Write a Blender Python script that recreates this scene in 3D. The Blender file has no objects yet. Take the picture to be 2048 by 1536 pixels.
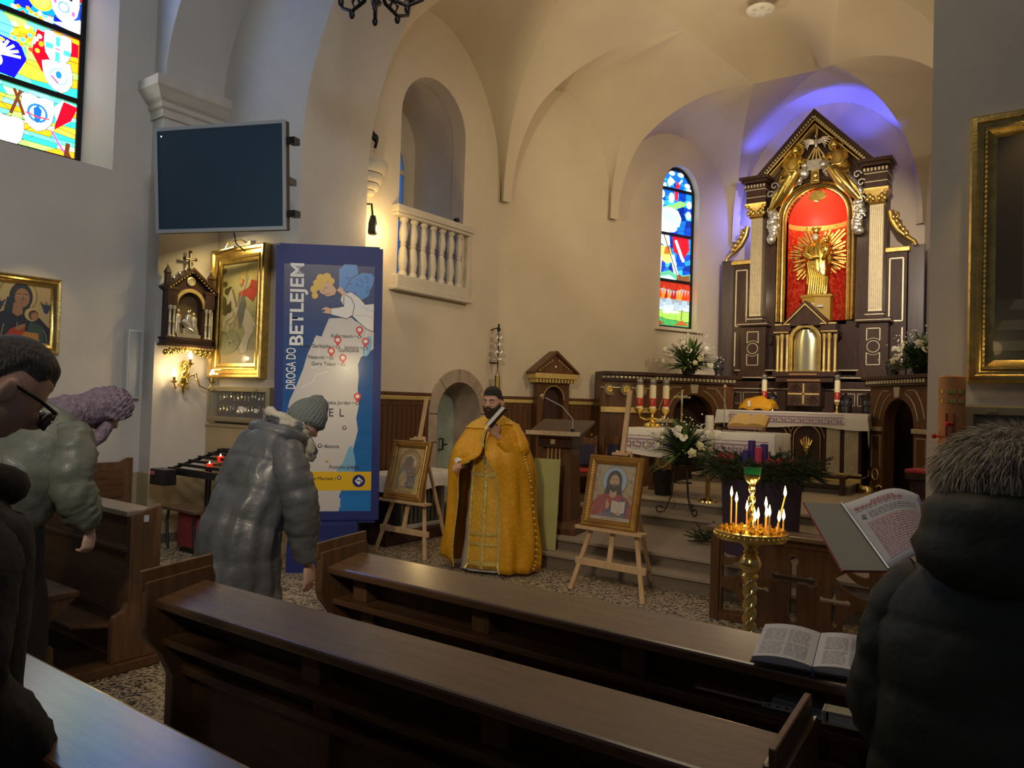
import bpy, bmesh, math, random
from mathutils import Vector as V, Matrix as M, noise
from mathutils.geometry import tessellate_polygon
PI=math.pi; R_=math.radians; rnd=random.Random(7)
S=bpy.context.scene; C=S.collection
# ---------------------------------------------------------------- camera
YAW,PIT,ROL,FPX=R_(36.0),R_(1.35),R_(1.75),1500.0
CAMP=V((0,0,1.65))
fw=V((-math.sin(YAW)*math.cos(PIT),math.cos(YAW)*math.cos(PIT),math.sin(PIT)))
rt0=V((math.cos(YAW),math.sin(YAW),0)); up0=rt0.cross(fw)
rt=math.cos(ROL)*rt0+math.sin(ROL)*up0; up=-math.sin(ROL)*rt0+math.cos(ROL)*up0
cd=bpy.data.cameras.new('camera'); cam=bpy.data.objects.new('camera',cd); C.objects.link(cam)
cd.sensor_width=36; cd.sensor_fit='HORIZONTAL'; cd.lens=36*FPX/2048; cd.clip_start=.05
mw=M.Identity(4)
for i,c in enumerate((rt,up,-fw)):
    for j in range(3): mw[j][i]=c[j]
mw.translation=CAMP; cam.matrix_world=mw; S.camera=cam
def at(px,py,ax,val):           # where the sight line through a photo point meets the plane axis=val
    d=(px-1024)/FPX*rt-(py-768)/FPX*up+fw
    return CAMP+d*((val-CAMP[ax])/d[ax])
# ---------------------------------------------------------------- view, world, lights
S.view_settings.view_transform='Standard'; S.view_settings.look='None'
S.view_settings.gamma=1; S.view_settings.use_curve_mapping=False
S.view_settings.exposure=0.0
w=bpy.data.worlds.new('nave_ambient'); S.world=w; w.use_nodes=True
w.node_tree.nodes['Background'].inputs[0].default_value=(.60,.66,.80,1)
w.node_tree.nodes['Background'].inputs[1].default_value=.078
def light(name,kind,loc,power,col,size=.3,target=None,size_y=None,spot=None,blend=.5):
    d=bpy.data.lights.new(name,kind); d.energy=power; d.color=col
    if kind=='AREA':
        d.size=size
        if size_y: d.shape='RECTANGLE'; d.size_y=size_y
    else: d.shadow_soft_size=size
    if kind=='SPOT': d.spot_size=R_(spot or 60); d.spot_blend=blend
    o=bpy.data.objects.new(name,d); C.objects.link(o); o.location=loc
    if target is not None: o.rotation_euler=(V(target)-V(loc)).to_track_quat('-Z','Y').to_euler()
    return o
WARM=(1,.74,.42); WARM3=(1,.79,.47); WARM2=(1,.82,.58)
# floods on the back of the chancel arch, aimed at altar and vault
light('altar_flood_light','SPOT',(-1.3,6.3,4.3),780,(1,.83,.66),.06,(-3.3,12.4,3.5),spot=44)
light('vault_flood_light','SPOT',(-5.9,6.25,4.35),110,WARM3,.05,(-3.2,10.6,5.6),spot=95)
light('vault_flood_light_right','SPOT',(.0,6.5,4.4),120,WARM3,.05,(-5.2,9.8,4.6),spot=90)
light('chancel_mid_fill','POINT',(-3.3,9.0,5.2),55,WARM3,.35)  # free point light at mid height, added to brighten the chancel walls
light('pillar_flood_light','POINT',(-6.35,6.16,3.62),16,(1,.68,.28),.05)
light('altar_blue_light','SPOT',(-2.55,12.45,5.3),280,(.06,.08,1),.05,(-2.5,12.0,7.0),spot=95)
light('altar_blue_light_left','SPOT',(-3.75,12.45,5.3),120,(.08,.10,1),.05,(-3.7,12.1,7.0),spot=90)
light('altar_blue_light_lower','POINT',(-4.2,12.7,4.9),16,(.12,.14,1),.1)
light('niche_light','POINT',(-3.15,12.42,4.92),9,(1,.72,.35),.05)
# nave: overhead lamp, then unseen spots added to fill priest and walls
light('nave_lamp','AREA',(-2.6,2.4,6.6),55,(1,.80,.54),1.4,(-2.6,2.8,0))
light('nave_rear_fill','SPOT',(-.6,-2.4,4.6),680,(1,.82,.58),.35,(-4.7,5.9,.9),spot=46,blend=.8)  # unseen spot added for frontal light on the priest, cone kept off the pier
light('left_wall_fill','SPOT',(1.9,-.8,5.4),950,(.78,.87,1),.7,(-8.1,2.9,3.4),spot=58,blend=.9)  # added cool spot with no window behind it, brightens only the left wall
light('chancel_wall_fill','SPOT',(-.4,6.7,3.9),150,WARM3,.12,(-6.4,9.2,2.6),spot=80,blend=.8)  # spot added without any fitting, lifts the left chancel wall
# ---------------------------------------------------------------- materials
MT={}
def nt(m): return m.node_tree.nodes,m.node_tree.links
def mat(name,col,rough=.55,metal=0,var=0,vs=6,bump=0,bs=40,coat=0,emit=None,es=1,alpha=1,stretch=(1,1,1),trans=0,sheen=0,col2=None,lo=.35,hi=.65):
    m=bpy.data.materials.new(name); m.use_nodes=True; N,L=nt(m); b=N['Principled BSDF']
    b.inputs['Base Color'].default_value=(*col,1); b.inputs['Roughness'].default_value=rough
    b.inputs['Metallic'].default_value=metal; b.inputs['Coat Weight'].default_value=coat
    b.inputs['Coat Roughness'].default_value=.12
    if trans: b.inputs['Transmission Weight'].default_value=trans
    if sheen: b.inputs['Sheen Weight'].default_value=sheen
    if alpha<1: b.inputs['Alpha'].default_value=alpha
    if emit: b.inputs['Emission Color'].default_value=(*emit,1); b.inputs['Emission Strength'].default_value=es
    if var or bump:
        tc=N.new('ShaderNodeTexCoord'); mp=N.new('ShaderNodeMapping'); mp.inputs['Scale'].default_value=stretch
        L.new(tc.outputs['Object'],mp.inputs['Vector'])
    if var or col2:
        n=N.new('ShaderNodeTexNoise'); n.inputs['Scale'].default_value=vs; n.inputs['Detail'].default_value=5
        L.new(mp.outputs[0],n.inputs['Vector']); r=N.new('ShaderNodeValToRGB')
        c2=col2 or tuple(c*(1-var) for c in col)
        r.color_ramp.elements[0].color=(*c2,1); r.color_ramp.elements[0].position=lo
        r.color_ramp.elements[1].color=(*col,1); r.color_ramp.elements[1].position=hi
        L.new(n.outputs['Fac'],r.inputs[0]); L.new(r.outputs[0],b.inputs['Base Color'])
    if bump:
        n2=N.new('ShaderNodeTexNoise'); n2.inputs['Scale'].default_value=bs; n2.inputs['Detail'].default_value=4
        L.new(mp.outputs[0],n2.inputs['Vector']); bp=N.new('ShaderNodeBump'); bp.inputs['Strength'].default_value=bump
        bp.inputs['Distance'].default_value=.02
        L.new(n2.outputs['Fac'],bp.inputs['Height']); L.new(bp.outputs[0],b.inputs['Normal'])
    MT[name]=m; return m
PL=mat('plaster',(.66,.575,.45),.8,var=.10,vs=1.1,bump=.12,bs=18)
PLN=mat('nave_plaster',(.60,.555,.485),.8,var=.10,vs=1.1,bump=.12,bs=18)
PLD=mat('ochre_wall_paint',(.42,.33,.19),.6,var=.12,vs=2,bump=.1,bs=20)
STUC=mat('white_stucco',(.56,.51,.42),.7,var=.1,vs=6,bump=.1,bs=30)
STONE=mat('pink_stone',(.42,.33,.26),.75,var=.25,vs=5,bump=.15,bs=40)
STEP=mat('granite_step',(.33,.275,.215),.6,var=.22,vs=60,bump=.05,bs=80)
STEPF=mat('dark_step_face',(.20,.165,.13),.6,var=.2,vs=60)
STEPL=mat('pale_altar_step',(.50,.42,.31),.6,var=.15,vs=30)
ALC=mat('green_alcove_wall',(.36,.43,.38),.8,var=.25,vs=5,bump=.3,bs=14)
GLD=mat('gilding',(.80,.58,.19),.28,1,var=.30,vs=14,bump=.08,bs=60)
GLDB=mat('bright_gold',(1.0,.76,.20),.22,1,var=.25,vs=20,bump=.1,bs=50)
GLP=mat('gold_paint',(.72,.54,.20),.42,.55,var=.2,vs=20)
PGLD=mat('pale_gold',(.68,.60,.42),.4,.6,var=.15,vs=20)
BRS=mat('brass',(.82,.63,.24),.20,1,var=.2,vs=12)
SIL=mat('silvering',(.78,.77,.74),.30,.85,var=.3,vs=18,bump=.15,bs=40)
DWD=mat('dark_altar_wood',(.062,.030,.021),.42,var=.35,vs=3,stretch=(9,9,1.2),bump=.12,bs=14,coat=.15)
MWD=mat('brown_panel_wood',(.135,.060,.026),.42,var=.38,vs=3,stretch=(9,9,1.1),bump=.06,bs=20,coat=.15)
PWD=mat('pew_wood',(.135,.068,.032),.40,var=.35,vs=4,stretch=(1.0,9,9),bump=.10,bs=26,coat=.35)
PWT=mat('pew_ledge_wood',(.150,.080,.037),.40,var=.32,vs=4,stretch=(1.2,12,9),bump=.16,bs=30,coat=.9)
PWT.node_tree.nodes['Principled BSDF'].inputs['Coat Roughness'].default_value=.2
PWE=mat('pew_end_wood',(.155,.082,.040),.42,var=.32,vs=4,stretch=(9,9,1.0),bump=.08,bs=26,coat=.25)
PIN=mat('pine',(.66,.45,.25),.55,var=.18,vs=4,stretch=(6,6,1))
RWD=mat('rail_wood',(.12,.058,.027),.42,var=.35,vs=4,stretch=(8,8,1),bump=.05,bs=25,coat=.2)
for _m in(DWD,MWD,PWD,PWE,RWD): _m.node_tree.nodes['Principled BSDF'].inputs['Specular IOR Level'].default_value=.28
WCL=mat('white_cloth',(.78,.75,.72),.85,bump=.2,bs=6)
PUR=mat('purple_cloth',(.045,.028,.062),.8,bump=.3,bs=5)
BLU=mat('banner_blue',(.012,.022,.15),.55)
BLUF=mat('blue_fabric',(.012,.022,.16),.75,bump=.3,bs=7)
BLK=mat('black_metal',(.018,.018,.02),.45,.4)
BLKM=mat('matt_black',(.012,.012,.014),.7)
IRN=mat('wrought_iron',(.035,.03,.028),.5,.6)
GRYP=mat('grey_plastic',(.34,.36,.38),.5)
LGRY=mat('light_grey_plastic',(.62,.62,.60),.5)
SCR=mat('screen_glass',(.030,.055,.085),.5)
SCR.node_tree.nodes['Principled BSDF'].inputs['Specular IOR Level'].default_value=.15
RED=mat('red_fabric',(.42,.03,.03),.7)
REDG=mat('red_glass',(.75,.02,.02),.15,emit=(1,.05,.02),es=.35)
FLM=mat('candle_flame',(1,.7,.3),.5,emit=(1,.62,.22),es=14)
BULB=mat('lit_bulb',(1,.9,.7),.4,emit=(1,.82,.5),es=22)
WAX=mat('wax',(.82,.72,.48),.5)
WAXW=mat('honey_wax',(.80,.45,.12),.45,emit=(.9,.42,.08),es=.10)
WAXB=mat('brown_wax',(.50,.22,.07),.45)
PAP=mat('paper',(.74,.72,.72),.8)
GRN=mat('leaf_green',(.055,.12,.032),.5,var=.4,vs=20)
GRNL=mat('light_leaf',(.17,.26,.06),.5,var=.4,vs=20)
FIR=mat('fir_green',(.040,.066,.022),.7,var=.45,vs=25)
WFL=mat('white_petal',(.80,.77,.66),.6)
YFL=mat('cream_petal',(.72,.68,.42),.6)
SKN=mat('skin',(.60,.38,.29),.5,var=.12,vs=22)
SKNP=mat('priest_skin',(.62,.36,.26),.5,var=.12,vs=22)
HAIR=mat('dark_hair',(.016,.012,.010),.6,bump=.6,bs=160,stretch=(1,1,.25))
HAIG=mat('greying_hair',(.035,.035,.040),.6,var=.4,vs=80,bump=.5,bs=160,stretch=(1,1,.25))
def brocade(name,c1,c2,sc=28,rough=.42,metal=.25):
    m=mat(name,c1,rough,metal,bump=.35,bs=10); N,L=nt(m); b=N['Principled BSDF']
    tc=N.new('ShaderNodeTexCoord'); v=N.new('ShaderNodeTexVoronoi'); v.inputs['Scale'].default_value=sc
    n=N.new('ShaderNodeTexNoise'); n.inputs['Scale'].default_value=sc*.45; n.inputs['Detail'].default_value=3
    L.new(tc.outputs['Object'],v.inputs['Vector']); L.new(tc.outputs['Object'],n.inputs['Vector'])
    mx=N.new('ShaderNodeMath'); mx.operation='MULTIPLY'; L.new(v.outputs['Distance'],mx.inputs[0]); L.new(n.outputs['Fac'],mx.inputs[1])
    r=N.new('ShaderNodeValToRGB'); r.color_ramp.elements[0].position=.10; r.color_ramp.elements[1].position=.30
    r.color_ramp.elements[0].color=(*c2,1); r.color_ramp.elements[1].color=(*c1,1)
    L.new(mx.outputs[0],r.inputs[0]); L.new(r.outputs[0],b.inputs['Base Color']); return m
VEST=brocade('gold_brocade',(.70,.33,.006),(.74,.40,.02),34,.5,.1)
VEST2=brocade('gold_brocade_light',(.68,.37,.02),(.74,.47,.08),44,.5,.15)
TRIM=brocade('gold_braid',(.76,.60,.20),(.55,.38,.06),60,.4,.4)
REDD=brocade('red_damask',(.55,.022,.012),(.72,.12,.04),20,.5,0)
def terrazzo():
    m=mat('terrazzo',(.3,.25,.2),.5); N,L=nt(m); b=N['Principled BSDF']
    tc=N.new('ShaderNodeTexCoord'); v=N.new('ShaderNodeTexVoronoi'); v.inputs['Scale'].default_value=62
    L.new(tc.outputs['Object'],v.inputs['Vector'])
    r=N.new('ShaderNodeValToRGB'); e=r.color_ramp.elements
    e[0].color=(.035,.03,.02,1); e[0].position=.2; e[1].color=(.42,.35,.25,1); e[1].position=.62
    x=e.new(.42); x.color=(.22,.18,.125,1)
    sp=N.new('ShaderNodeSeparateColor'); L.new(v.outputs['Color'],sp.inputs[0]); L.new(sp.outputs[0],r.inputs[0])
    L.new(r.outputs[0],b.inputs['Base Color']); return m
TER=terrazzo()
def attr(name,rough=.5,metal=0,emit=0,coat=0):
    m=bpy.data.materials.new(name); m.use_nodes=True; N,L=nt(m); b=N['Principled BSDF']
    a=N.new('ShaderNodeAttribute'); a.attribute_name='paint'
    L.new(a.outputs['Color'],b.inputs['Base Color']); b.inputs['Roughness'].default_value=rough
    b.inputs['Metallic'].default_value=metal; b.inputs['Coat Weight'].default_value=coat; b.inputs['Coat Roughness'].default_value=.08
    if emit:
        L.new(a.outputs['Color'],b.inputs['Emission Color']); b.inputs['Emission Strength'].default_value=emit
    return m
PRT=attr('printed_surface',.5); PRTG=attr('varnished_print',.45,coat=.25); PRTS=attr('glossy_vinyl_print',.32)
def glassmat(name,em,gm):
    m=attr(name,.25,emit=em); N,L=nt(m); g=N.new('ShaderNodeGamma'); g.inputs['Gamma'].default_value=gm
    L.new(N['Attribute'].outputs['Color'],g.inputs['Color']); L.new(g.outputs[0],N['Principled BSDF'].inputs['Emission Color']); return m
GLASS=glassmat('stained_glass',3.6,1.9); GLASS2=glassmat('apse_stained_glass',1.7,1.5)
IPRT=attr('gilded_icon_print',.34,metal=.35,coat=.5)
CLR=bpy.data.materials.new('clear_glass'); CLR.use_nodes=True
_b=CLR.node_tree.nodes['Principled BSDF']; _b.inputs['Alpha'].default_value=.05; _b.inputs['Roughness'].default_value=.03; _b.inputs['Base Color'].default_value=(.9,.95,.95,1)
# ---------------------------------------------------------------- mesh helpers
class MB:
    def __init__(s): s.v=[]; s.f=[]; s.c={}
    def add(s,vs,fs,col=None):
        o=len(s.v); s.v+=[tuple(p) for p in vs]
        for f in fs:
            if col: s.c[len(s.f)]=col
            s.f.append(tuple(i+o for i in f))
        return s
    def box(s,c,d,rz=0,rot=None):
        R=rot or M.Rotation(rz,3,'Z'); c=V(c); x,y,z=d[0]/2,d[1]/2,d[2]/2
        vs=[c+R@V((a*x,b*y,e*z)) for e in(-1,1) for b in(-1,1) for a in(-1,1)]
        return s.add(vs,[(0,2,3,1),(4,5,7,6),(0,1,5,4),(2,6,7,3),(0,4,6,2),(1,3,7,5)])
    def span(s,a,b):
        a,b=V(a),V(b); return s.box((a+b)/2,[abs(q) for q in (b-a)])
    def bar(s,p,q,w,t,upv=(0,0,1)):      # rectangular bar from p to q
        p,q=V(p),V(q); d=(q-p); l=d.length; z=d/l; x=V(upv).cross(z)
        if x.length<1e-4: x=V((1,0,0))
        x.normalize(); y=z.cross(x); R=M((x,y,z)).transposed()
        return s.box((p+q)/2,(w,t,l),rot=R)
    def loft(s,rings,cap=True,closed=True):
        n=len(rings[0]); vs=[p for r in rings for p in r]; fs=[]
        for i in range(len(rings)-1):
            for j in range(n if closed else n-1):
                k=(j+1)%n; fs.append((i*n+j,i*n+k,(i+1)*n+k,(i+1)*n+j))
        if cap and closed: fs.append(tuple(range(n))[::-1]); fs.append(tuple(range((len(rings)-1)*n,len(rings)*n)))
        return s.add(vs,fs)
    def lathe(s,prof,c=(0,0,0),n=20,tf=None,arc=None):
        c=V(c); rings=[]
        for r,z in prof:
            ring=[]
            for k in range(n):
                a=2*PI*k/n if arc is None else arc[0]+(arc[1]-arc[0])*k/(n-1)
                p=V((r*math.cos(a),r*math.sin(a),z)); ring.append(c+(tf@p if tf else p))
            rings.append(ring)
        return s.loft(rings,cap=arc is None,closed=arc is None)
    def tube(s,path,rad,n=8,cap=True,flat=1,ref=None):
        P=[V(p) for p in path]; m=len(P); rad=rad if isinstance(rad,(list,tuple)) else [rad]*m
        t0=(P[1]-P[0]).normalized(); x=V(ref) if ref else (V((0,0,1)) if abs(t0.z)<.9 else V((1,0,0))); rings=[]
        for i in range(m):
            t=(P[min(i+1,m-1)]-P[max(i-1,0)])
            t=t.normalized() if t.length>1e-9 else t0
            x=(x-t*x.dot(t)); x=x.normalized() if x.length>1e-6 else V((1,0,0)); y=t.cross(x)
            rings.append([P[i]+x*rad[i]*math.cos(2*PI*k/n)+y*rad[i]*flat*math.sin(2*PI*k/n) for k in range(n)])
        return s.loft(rings,cap=cap)
    def ell(s,c,r,nu=14,nv=9,rot=None):
        c=V(c); r=r if isinstance(r,(tuple,list)) else (r,r,r); rings=[]
        for i in range(nv+1):
            p=PI*i/nv; p=min(max(p,.06),PI-.06)
            rings.append([c+((rot@q) if rot else q) for q in [V((r[0]*math.sin(p)*math.cos(2*PI*k/nu),r[1]*math.sin(p)*math.sin(2*PI*k/nu),-r[2]*math.cos(p))) for k in range(nu)]])
        return s.loft(rings)
    def prism(s,pts,fn,d,holes=()):     # 2D outline (a,b) placed by fn(a,b,depth)
        loops=[list(pts)]+[list(h) for h in holes]; flat=[p for l in loops for p in l]
        tri=tessellate_polygon([[V((p[0],p[1],0)) for p in l] for l in loops]); n=len(flat)
        vs=[fn(a,b,0) for a,b in flat]+[fn(a,b,d) for a,b in flat]
        fs=[tuple(t) for t in tri]+[tuple(i+n for i in t[::-1]) for t in tri]; o=0
        for l in loops:
            k=len(l)
            for i in range(k): j=(i+1)%k; fs.append((o+i,o+j,o+j+n,o+i+n))
            o+=k
        return s.add(vs,fs)
    def build(s,name,m,parent=None,smooth=None,bevel=0,sub=0,recalc=True,weld=0):
        me=bpy.data.meshes.new(name); me.from_pydata(s.v,[],s.f); me.materials.append(m)
        if s.c:
            ca=me.color_attributes.new('paint','FLOAT_COLOR','CORNER')
            for p in me.polygons:
                c=s.c.get(p.index,(.5,.5,.5))
                for l in p.loop_indices: ca.data[l].color=(*c[:3],1)
        if recalc or weld:
            bm=bmesh.new(); bm.from_mesh(me)
            if weld: bmesh.ops.remove_doubles(bm,verts=bm.verts,dist=weld)
            if recalc: bmesh.ops.recalc_face_normals(bm,faces=bm.faces)
            bm.to_mesh(me); bm.free()
        if smooth:
            me.shade_smooth()
            if smooth<180: me.set_sharp_from_angle(angle=R_(smooth))
        o=bpy.data.objects.new(name,me); C.objects.link(o)
        if parent: o.parent=parent
        if bevel: b=o.modifiers.new('bevel','BEVEL'); b.width=bevel; b.segments=2; b.limit_method='ANGLE'
        if sub: b=o.modifiers.new('sub','SUBSURF'); b.levels=sub; b.render_levels=sub
        return o
def XZ(y0=0,dirn=1): return lambda a,b,d: V((a,y0+dirn*d,b))      # outline in X-Z, depth along Y
def tag(o,label,cat,group=None):
    o['label']=label; o['category']=cat
    if group: o['group']=group
    return o
def struct(o): o['kind']='structure'; return o
def stuff(o): o['kind']='stuff'; return o
def thing(name,label,cat,loc=(0,0,0),rz=0,group=None,tilt=0):
    o=bpy.data.objects.new(name,None); o.empty_display_size=.1; C.objects.link(o); o.location=loc
    o.rotation_euler=(tilt,0,rz); return tag(o,label,cat,group)
def dup(o,loc=None,rz=None,label=None,parent=None):
    c=o.copy(); C.objects.link(c); c.parent=parent
    if parent is None:
        if loc is not None: c.location=loc
        if rz is not None: c.rotation_euler.z=rz
        if label: c['label']=label
    for ch in list(o.children): dup(ch,parent=c)
    return c
def arcpts(cx,cz,rx,rz,a0,a1,n): return [(cx+rx*math.cos(a0+(a1-a0)*i/n),cz+rz*math.sin(a0+(a1-a0)*i/n)) for i in range(n+1)]
def archpoly(x0,x1,z0,zs,zt,n=16):    # arched opening outline, spring zs, apex zt
    return [(x0,z0),(x1,z0)]+arcpts((x0+x1)/2,zs,(x1-x0)/2,zt-zs,0,PI,n)
class Paint:                           # flat printed picture: coloured shapes in local X-Z
    def __init__(s,y=0,step=.0003): s.mb=MB(); s.y=y; s.st=step
    def poly(s,col,pts):
        if len(pts)>4:
            tri=tessellate_polygon([[V((p[0],p[1],0)) for p in pts]])
        else: tri=[tuple(range(len(pts)))]
        s.mb.add([V((a,s.y,b)) for a,b in pts],[tuple(t) for t in tri],col); s.y-=s.st; return s
    def rect(s,col,x0,z0,x1,z1): return s.poly(col,[(x0,z0),(x1,z0),(x1,z1),(x0,z1)])
    def ell(s,col,cx,cz,rx,rz=None,n=20,rot=0,a0=0,a1=2*PI):
        rz=rz or rx; ca,sa=math.cos(rot),math.sin(rot); p=[]
        for i in range(n):
            a=a0+(a1-a0)*i/(n if a1-a0>6.2 else n-1); x,z=rx*math.cos(a),rz*math.sin(a); p.append((cx+x*ca-z*sa,cz+x*sa+z*ca))
        return s.poly(col,p)
    def line(s,col,pts,w,close=False):
        pts=list(pts)+([pts[0]] if close else [])
        vs=[];fs=[]
        for (a,b),(c,d) in zip(pts,pts[1:]):
            l=math.hypot(c-a,d-b) or 1; nx,nz=-(d-b)/l*w/2,(c-a)/l*w/2; o=len(vs)
            vs+=[V((a+nx,s.y,b+nz)),V((c+nx,s.y,d+nz)),V((c-nx,s.y,d-nz)),V((a-nx,s.y,b-nz))]; fs.append((o,o+1,o+2,o+3))
        s.mb.add(vs,fs,col); s.y-=s.st; return s
    def ring(s,col,cx,cz,r,w,n=24): return s.line(col,[(cx+r*math.cos(2*PI*i/n),cz+r*math.sin(2*PI*i/n)) for i in range(n)],w,True)
    def build(s,name,m,parent): return s.mb.build(name,m,parent,recalc=False)
def textmesh(name,txt,size,m,parent,x,y,z,rot=0,sx=1,align='LEFT',bold=0,space=1.0):
    cu=bpy.data.curves.new(name,'FONT'); cu.body=txt; cu.size=size; cu.align_x=align; cu.offset=bold; cu.space_character=space
    o=bpy.data.objects.new(name,cu); C.objects.link(o); dg=bpy.context.evaluated_depsgraph_get(); dg.update()
    me=bpy.data.meshes.new_from_object(o.evaluated_get(dg)); bpy.data.objects.remove(o); bpy.data.curves.remove(cu)
    ca,sa=math.cos(rot),math.sin(rot)
    for v in me.vertices:
        a,b=v.co.x*sx,v.co.y; v.co=(x+a*ca-b*sa,y,z+a*sa+b*ca)
    me.materials.clear(); me.materials.append(m); r=bpy.data.objects.new(name,me); C.objects.link(r); r.parent=parent; return r
def textfit(name,txt,length,height,m,parent,x,y,z,bold):     # text reading upwards, stretched to length and cap height
    o=textmesh(name,txt,1.0,m,parent,0,0,0,0,bold=bold*2); vs=o.data.vertices
    x0,x1=min(v.co.x for v in vs),max(v.co.x for v in vs); z0,z1=min(v.co.z for v in vs),max(v.co.z for v in vs)
    for v in vs: a=(v.co.x-x0)/(x1-x0)*length; b=(v.co.z-z0)/(z1-z0)*height; v.co=(x-b,y,z+a)
    return o
def gableroof(half,z0,za,th,y,dep,sx):      # one mitred slope of a gable roof
    l=math.hypot(half,za-z0); t=th*l/half
    mb=MB(); mb.prism([(sx*half,z0),(0,za),(0,za+t),(sx*(half+th*(za-z0)/l*.6),z0+t*.55)],lambda a,b,d:V((a,y+d,b)),dep); return mb
def frame_mb(w,h,prof):                # picture frame from mitred profile [(inset, proud)] centred on x, z from 0..h, facing -Y
    mb=MB(); rings=[]
    for ins,pr in prof: rings.append([V((-w/2+ins,-pr,ins)),V((w/2-ins,-pr,ins)),V((w/2-ins,-pr,h-ins)),V((-w/2+ins,-pr,h-ins))])
    mb.loft(rings,cap=False); return mb
# ---------------------------------------------------------------- setting
def wallfn(A,u,n):   # local (along, up, depth away from the room)
    return lambda a,b,d: V((A[0]+u[0]*a-n[0]*d,A[1]+u[1]*a-n[1]*d,b))
# floor
mb=MB(); mb.span((-9,-3,-.1),(2.5,14,0)); struct(mb.build('floor',TER))
# left wall with the tall stained window
WY0,WY1,WZ0,WZS,WZT=1.75,3.85,3.97,6.3,7.3
mb=MB(); mb.prism([(-3,0),(4.96,0),(4.96,8.6),(-3,8.6)],lambda a,b,d:V((-8.1-d,a,b)),.03,[archpoly(WY0,WY1,WZ0,WZS,WZT)])
wl=struct(mb.build('wall_left',PLN))
mb=MB(); o1=archpoly(WY0,WY1,WZ0,WZS,WZT); o2=archpoly(WY0+.2,WY1-.22,WZ0+.03,WZS,WZT-.2)
mb.loft([[V((-8.1,a,b)) for a,b in o1],[V((-8.42,a,b)) for a,b in o2]],cap=False); struct(mb.build('window_reveal',PLN,wl,smooth=40))
# lower painted zone of the nave walls
mb=MB(); mb.span((-8.1,-3,0),(-8.085,4.26,.76)); mb.span((-8.1,4.24,0),(-7.855,4.255,.76)); mb.span((-7.87,4.255,0),(-7.855,4.945,.76)); struct(mb.build('trim_1',PLD))
# corner pilaster, its moulded capital and the wall arch that springs from it
mb=MB(); mb.span((-8.1,4.26,0),(-7.87,4.96,4.7)); struct(mb.build('pilaster',PLN))
mb=MB(); prof=[(-.02,4.62),(.03,4.62),(.03,4.70),(.06,4.72),(.06,4.77),(.10,4.80),(.15,4.87),(.18,4.90),(.18,5.0),(-.02,5.0)]
def capring(e,z): return [V((-8.1,4.26-e,z)),V((-7.87+e,4.26-e,z)),V((-7.87+e,4.96,z)),V((-8.1,4.96,z))]
mb.loft([capring(e,z) for e,z in prof],cap=False); struct(mb.build('trim_2',STUC))
mb=MB(); inn=arcpts(-3.47,5.0,4.4,2.55,PI,PI/2,20); out=[(-8.1,8.4),(-8.1,5.0)]
mb.prism(inn+[(-3.47,8.6),(-8.1,8.6),(-8.1,5.0)],lambda a,b,d:V((a,4.26+d,b)),.70); struct(mb.build('arch_band',PLN,smooth=30))
# chancel arch wall
AL,AR,AS,AT=-6.42,-.61,4.12,7.05
arc=arcpts((AL+AR)/2,AS,(AR-AL)/2,AT-AS,PI,0,36)
mb=MB(); mb.prism([(-8.1,0),(AL,0)]+arc+[(AR,0),(2.2,0),(2.2,8.6),(-8.1,8.6)],lambda a,b,d:V((a,4.96+d,b)),.94); struct(mb.build('wall_front',PLN,smooth=30))
mb=MB(); mb.span((-7.87,4.90,0),(-6.42,4.96,1.30)); mb.span((-7.87,4.885,1.27),(-6.42,4.96,1.31)); struct(mb.build('trim_3',PLD,bevel=.01))
mb=MB(); mb.span((-8.1,-3,0),(-8.07,4.24,.1)); mb.span((-7.86,4.24,0),(-7.84,4.9,.1)); mb.span((-7.84,4.87,0),(-6.42,4.9,.1)); struct(mb.build('baseboard_left',mat('dark_skirting',(.10,.08,.06),.6)))
# apse: walls and vault
SP=[(-6.6,5.9),(-6.6,8.67),(-5.7,10.35),(-4.62,12.9),(-1.66,12.9),(-.7,10.35),(.2,8.67),(.2,5.9)]
APZ=[6.66,6.40,6.18,6.72,6.2,6.4,6.62]; APT=[.42,.5,.47,.52,.5,.5,.55]
CC=[(-4.55,7.6,6.95),(-4.2,9.6,6.85),(-3.72,11.05,6.52),(-2.97,11.85,6.86),(-2.6,11.0,6.52),(-2.2,9.6,6.85),(-1.85,7.6,6.95)]
KR=V((-3.25,9.8,7.12)); ZS=4.55
def qell(t): return math.sqrt(max(0,1-(1-t)**2))
def walltop(i,t):       # local (fraction along bay) -> height of wall arch
    ta=APT[i]; f=t/ta if t<ta else (1-t)/(1-ta)
    return ZS+(APZ[i]-ZS)*qell(min(1,max(0,f)))
NW=15
holes={0:[archpoly(.69,1.93,3.09,5.2,5.82),archpoly(1.50,2.40,.3,1.46,1.89)],2:[archpoly(1.06,1.90,2.95,5.18,5.69)]}
names=['wall_left_chancel','wall_left_sanctuary','wall_left_apse','wall_back','wall_right_apse','wall_right_sanctuary','wall_right_chancel']
AW=[]
for i in range(7):
    A,B=V((*SP[i],0)),V((*SP[i+1],0)); L=(B-A).length; u=(B-A)/L; n=V((u.y,-u.x,0)); AW.append((A,u,n,L))
    ts=[.5-.5*math.cos(PI*k/28) for k in range(29)]
    top=[(L*t,walltop(i,t)) for t in ts[::-1]]
    mb=MB(); mb.prism([(0,0),(L,0)]+top,wallfn(A,u,n),.22,holes.get(i,())); struct(mb.build(names[i],PL))
def lerp(a,b,t): return a+(b-a)*t
def groin(s,c,t):
    p=lerp(V((*s,ZS)),V(c),t); p.z=ZS+(c[2]-ZS)*qell(t); return p
vmb=MB()
TT=[(k/18)**1.6 for k in range(19)]
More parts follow.
